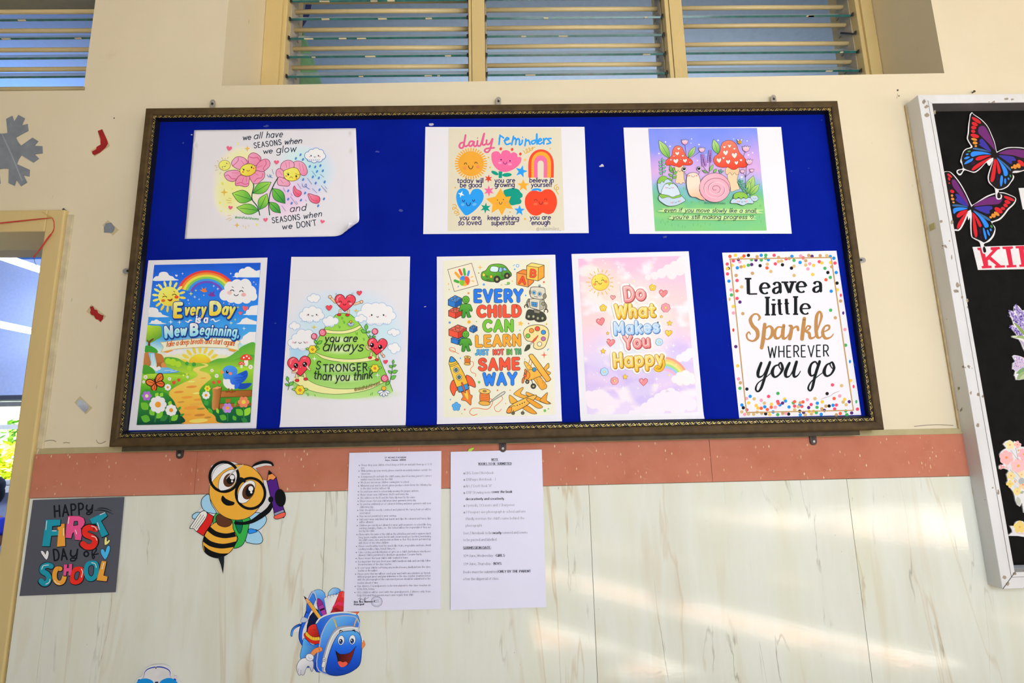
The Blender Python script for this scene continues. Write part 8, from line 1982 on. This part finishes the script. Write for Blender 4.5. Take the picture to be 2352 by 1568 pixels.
tube_light((-4.50, 3.0, 1.60 + EYE), (-4.50, 4.1, 1.60 + EYE), 'lit tube light high in the classroom seen through the doorway, upper of two')
tube_light((-4.62, 3.2, 1.02 + EYE), (-4.62, 4.14, 1.02 + EYE), 'lit tube light lower on the classroom wall seen through the doorway, lower of two')
area('classroom_fill_left', (-3.4, 2.2, CEIL - .5), (-3.4, 2.2, CEIL), 2.2, 1.6, 80, (.9, .95, 1))  # added area lamp without a fixture, brightens the left classroom ceiling
area('classroom_fill_right', (0.6, 2.2, CEIL - .6), (0.6, 2.2, CEIL), 2.6, 1.6, 46, (.9, .95, 1))  # likewise added, to lift the right classroom ceiling
area('classroom_fill_down', (-4.0, 2.6, CEIL - .45), (-5.2, 4.2, 1.6), 1.4, .4, 60, (.9, .95, 1))  # extra lamp with no fixture of its own, lights the far wall

# things hanging inside, behind the louvres
m_ = MB(); a = at(700, 70, 0.62); b = at(690, 235, 0.62)
m_.tube([(a.x - .02, .62, a.z + .03), (b.x - .005, .62, b.z - .03)], [0.004, 0.125], 28)
tag(m_.build('paper_cone', plain('#a8e2a2', 0.6, name='pale_green_paper')), 'pale green paper cone hanging inside, behind the left louvre panel', 'paper cone')
m_ = MB(); pts = [at(706, -40, .60), at(709, 10, .60), at(706, 32, .60), at(696, 50, .60), at(684, 66, .60), at(674, 82, .60)]
m_.ribbon(pts, (0, -1, 0), [.024, .024, .023, .025, .028, .012], 0.002)
tag(m_.build('hanging_ribbon', plain('#5b66b4', 0.5, name='violet_blue_cloth')), 'violet-blue ribbon hanging inside, behind the top left of the louvres', 'ribbon')

# ------------------------------------------------------------------ the open corridor on the camera's side
sm('floor', ((-9, -2.15, -0.06), (9, 0.0, 0.0)), plain('#b9ad98', 0.3, name='corridor_terrazzo'))
sm('ceiling', ((-9, -3.3, CEIL), (9, 0.0, CEIL + .12)), plain('#d9d4c6', 0.7))
def ground_mat():
    """dark paving with slanting white and orange bands, added unseen for streaks reflected in the tiles"""
    mt, nt, bs = newmat('streak_band_paving')
    s_ = nt.nodes.new('ShaderNodeSeparateXYZ'); nt.links.new(coords(nt), s_.inputs['Vector'])
    d_ = nt.nodes.new('ShaderNodeMath'); d_.operation = 'SUBTRACT'; nt.links.new(s_.outputs['X'], d_.inputs[0]); nt.links.new(s_.outputs['Y'], d_.inputs[1])
    q = nt.nodes.new('ShaderNodeMath'); q.operation = 'MULTIPLY'; nt.links.new(d_.outputs[0], q.inputs[0]); q.inputs[1].default_value = 1 / 20
    G_, WH, OR = hexc('#2e2d2b'), hexc('#f4f1ea'), hexc('#e2915e')
    st = [(0, G_)]
    for d0, wd in ((3.3, .6), (5.2, .6), (7.6, .2), (11.9, 1.0)):  # bands placed so that the wall tiles mirror bright streaks
        for f, c in ((-.05, G_), (0, WH), (.25, WH), (.32, OR), (.62, OR), (.7, WH), (1, WH), (1.05, G_)): st.append(((d0 + wd * f) / 20, c))
    c = ramp(nt, q.outputs[0], st[:32])
    gate = ramp(nt, noise(nt, coords(nt), 1.1, 2), [(0.40, (0, 0, 0)), (0.5, (1, 1, 1))])
    e = nt.nodes.new('ShaderNodeMath'); e.operation = 'GREATER_THAN'; nt.links.new(s_.outputs['X'], e.inputs[0]); e.inputs[1].default_value = 0.2
    e2 = nt.nodes.new('ShaderNodeMath'); e2.operation = 'GREATER_THAN'; nt.links.new(s_.outputs['Y'], e2.inputs[0]); e2.inputs[1].default_value = -9.2
    c = mix(nt, mix(nt, 1, mix(nt, 1, e.outputs[0], e2.outputs[0], 'MULTIPLY'), gate, 'MULTIPLY'), G_, c)
    nt.links.new(c, bs.inputs['Base Color']); bs.inputs['Roughness'].default_value = 0.9
    return mt
sm('ground', ((-16, -16, -0.30), (16, -2.15, -0.20)), ground_mat())

# ------------------------------------------------------------------ someone sitting in the classroom, all but hidden by the door frame
hc = at(-24,1128,3.5)
P0 = Vector((hc.x,3.5,0));hz = hc.z
def with_skin(name,nodes,edges,mat,parent,sub=2):
    me = bpy.data.meshes.new(name);bm = bmesh.new();lay = bm.verts.layers.skin.verify()
    vs = []
    for p,r in nodes:
        v = bm.verts.new(p);v[lay].radius = r if isinstance(r,tuple) else (r,r);vs.append(v)
    vs[0][lay].use_root = True
    for a,b in edges:bm.edges.new((vs[a],vs[b]))
    bm.to_mesh(me);bm.free();me.materials.append(mat)
    ob = link(name,me,parent);ob.modifiers.new('skin','SKIN')
    s_ = ob.modifiers.new('smooth','SUBSURF');s_.levels = s_.render_levels = sub
    return ob
SKIN = plain('#8a5a3c',0.55,name='brown_skin');HAIR = plain('#15110f',0.5,name='black_hair');BLUE = plain('#1a2fb4',0.8,name='blue_cotton');NAVY = plain('#1a1d30',0.8,name='navy_cotton')
pe = thing('person',P0,'seated person with black hair and blue top, mostly hidden by the doorway edge','person')
h = hz;s0 = h-.23;pv = h-.62
body = [((0,0,pv),(.11,.09)),((0,0,pv+.16),(.10,.08)),((0,0,s0-.02),(.11,.075)),((0,0,s0+.06),.042),((0,-.005,h-.08),.05),((0,-.012,h-.03),(.068,.075)),((0,-.008,h+.05),(.066,.076)),
        ((.14,0,s0-.03),.045),((.17,-.04,s0-.22),.036),((.12,-.2,s0-.33),.028),((.08,-.26,s0-.34),(.03,.016)),((-.14,0,s0-.03),.045),((-.17,-.04,s0-.22),.036),((-.12,-.2,s0-.33),.028),((-.08,-.26,s0-.34),(.03,.016)),
        ((.085,-.04,pv-.03),.07),((.1,-.33,pv-.04),.052),((.1,-.34,.08),.034),((.1,-.44,.035),.03),((-.085,-.04,pv-.03),.07),((-.1,-.33,pv-.04),.052),((-.1,-.34,.08),.034),((-.1,-.44,.035),.03)]
edg = [(0,1),(1,2),(2,3),(3,4),(4,5),(5,6),(2,7),(7,8),(8,9),(9,10),(2,11),(11,12),(12,13),(13,14),(0,15),(15,16),(16,17),(17,18),(0,19),(19,20),(20,21),(21,22)]
with_skin('body',body,edg,SKIN,pe)
m_ = MB()
for sx_ in (-1,1):# fingers and thumbs lying on the lap
    for k in range(4):m_.tube([(sx_*(.065+.012*k),-.27,s0-.345),(sx_*(.06+.011*k),-.30-.004*(k % 3),s0-.355),(sx_*(.056+.01*k),-.318-.004*(k % 3),s0-.37)],[.008,.0075,.006],8)
    m_.tube([(sx_*.06,-.25,s0-.335),(sx_*.035,-.275,s0-.34)],[.009,.007],8)
m_.v = [v+P0 for v in m_.v];m_.build('fingers',SKIN,pe)
m_ = MB();m_.sphere(P0+Vector((0,.012,h+.045)),.088,.098,.092)
m_.sphere(P0+Vector((0,.05,h-.03)),.078,.06,.10);m_.build('hair',HAIR,pe)
m_ = MB()
for q in (-1,1):m_.sphere(P0+Vector((q*.03,-.082,h+.002)),.012,.008,.009)
m_.build('eyes',plain('#f0eeea',.3),pe)
m_ = MB();m_.sphere(P0+Vector((0,-.092,h-.028)),.012,.016,.022);m_.build('nose',SKIN,pe)
m_ = MB();m_.sphere(P0+Vector((0,-.080,h-.062)),.024,.01,.007);m_.build('mouth',plain('#7a3a34',.5),pe)
top = [((0,0,pv-.02),(.125,.105)),((0,0,pv+.16),(.118,.096)),((0,0,s0-.02),(.122,.088)),((.14,0,s0-.03),.058),((.165,-.03,s0-.16),.05),((-.14,0,s0-.03),.058),((-.165,-.03,s0-.16),.05)]
with_skin('top',top,[(0,1),(1,2),(2,3),(3,4),(2,5),(5,6)],BLUE,pe)
tr = [((0,0,pv-.01),(.115,.10)),((.085,-.04,pv-.03),.082),((.1,-.33,pv-.04),.064),((.1,-.34,.14),.048),((-.085,-.04,pv-.03),.082),((-.1,-.33,pv-.04),.064),((-.1,-.34,.14),.048)]
with_skin('trousers',tr,[(0,1),(1,2),(2,3),(0,4),(4,5),(5,6)],NAVY,pe)
ch = thing('classroom_chair',P0+Vector((0,.05,0)),'dark wooden stool under the seated person in the classroom','chair')
WOODC = plain('#3a2a20',.5,name='dark_chair_wood')
sz = pv-.155
m_ = MB();b_ = P0+Vector((0,.0,0));m_.box((b_.x-.19,b_.y-.2,sz-.03),(b_.x+.19,b_.y+.19,sz));m_.build('seat',WOODC,ch,.004)
for sx_,sy_ in ((-1,-1),(1,-1),(-1,1),(1,1)):
    m_ = MB();m_.box((b_.x+sx_*.16-.016,b_.y+sy_*.16-.016,0),(b_.x+sx_*.16+.016,b_.y+sy_*.16+.016,sz-.03));m_.build('leg',WOODC,ch,.002)
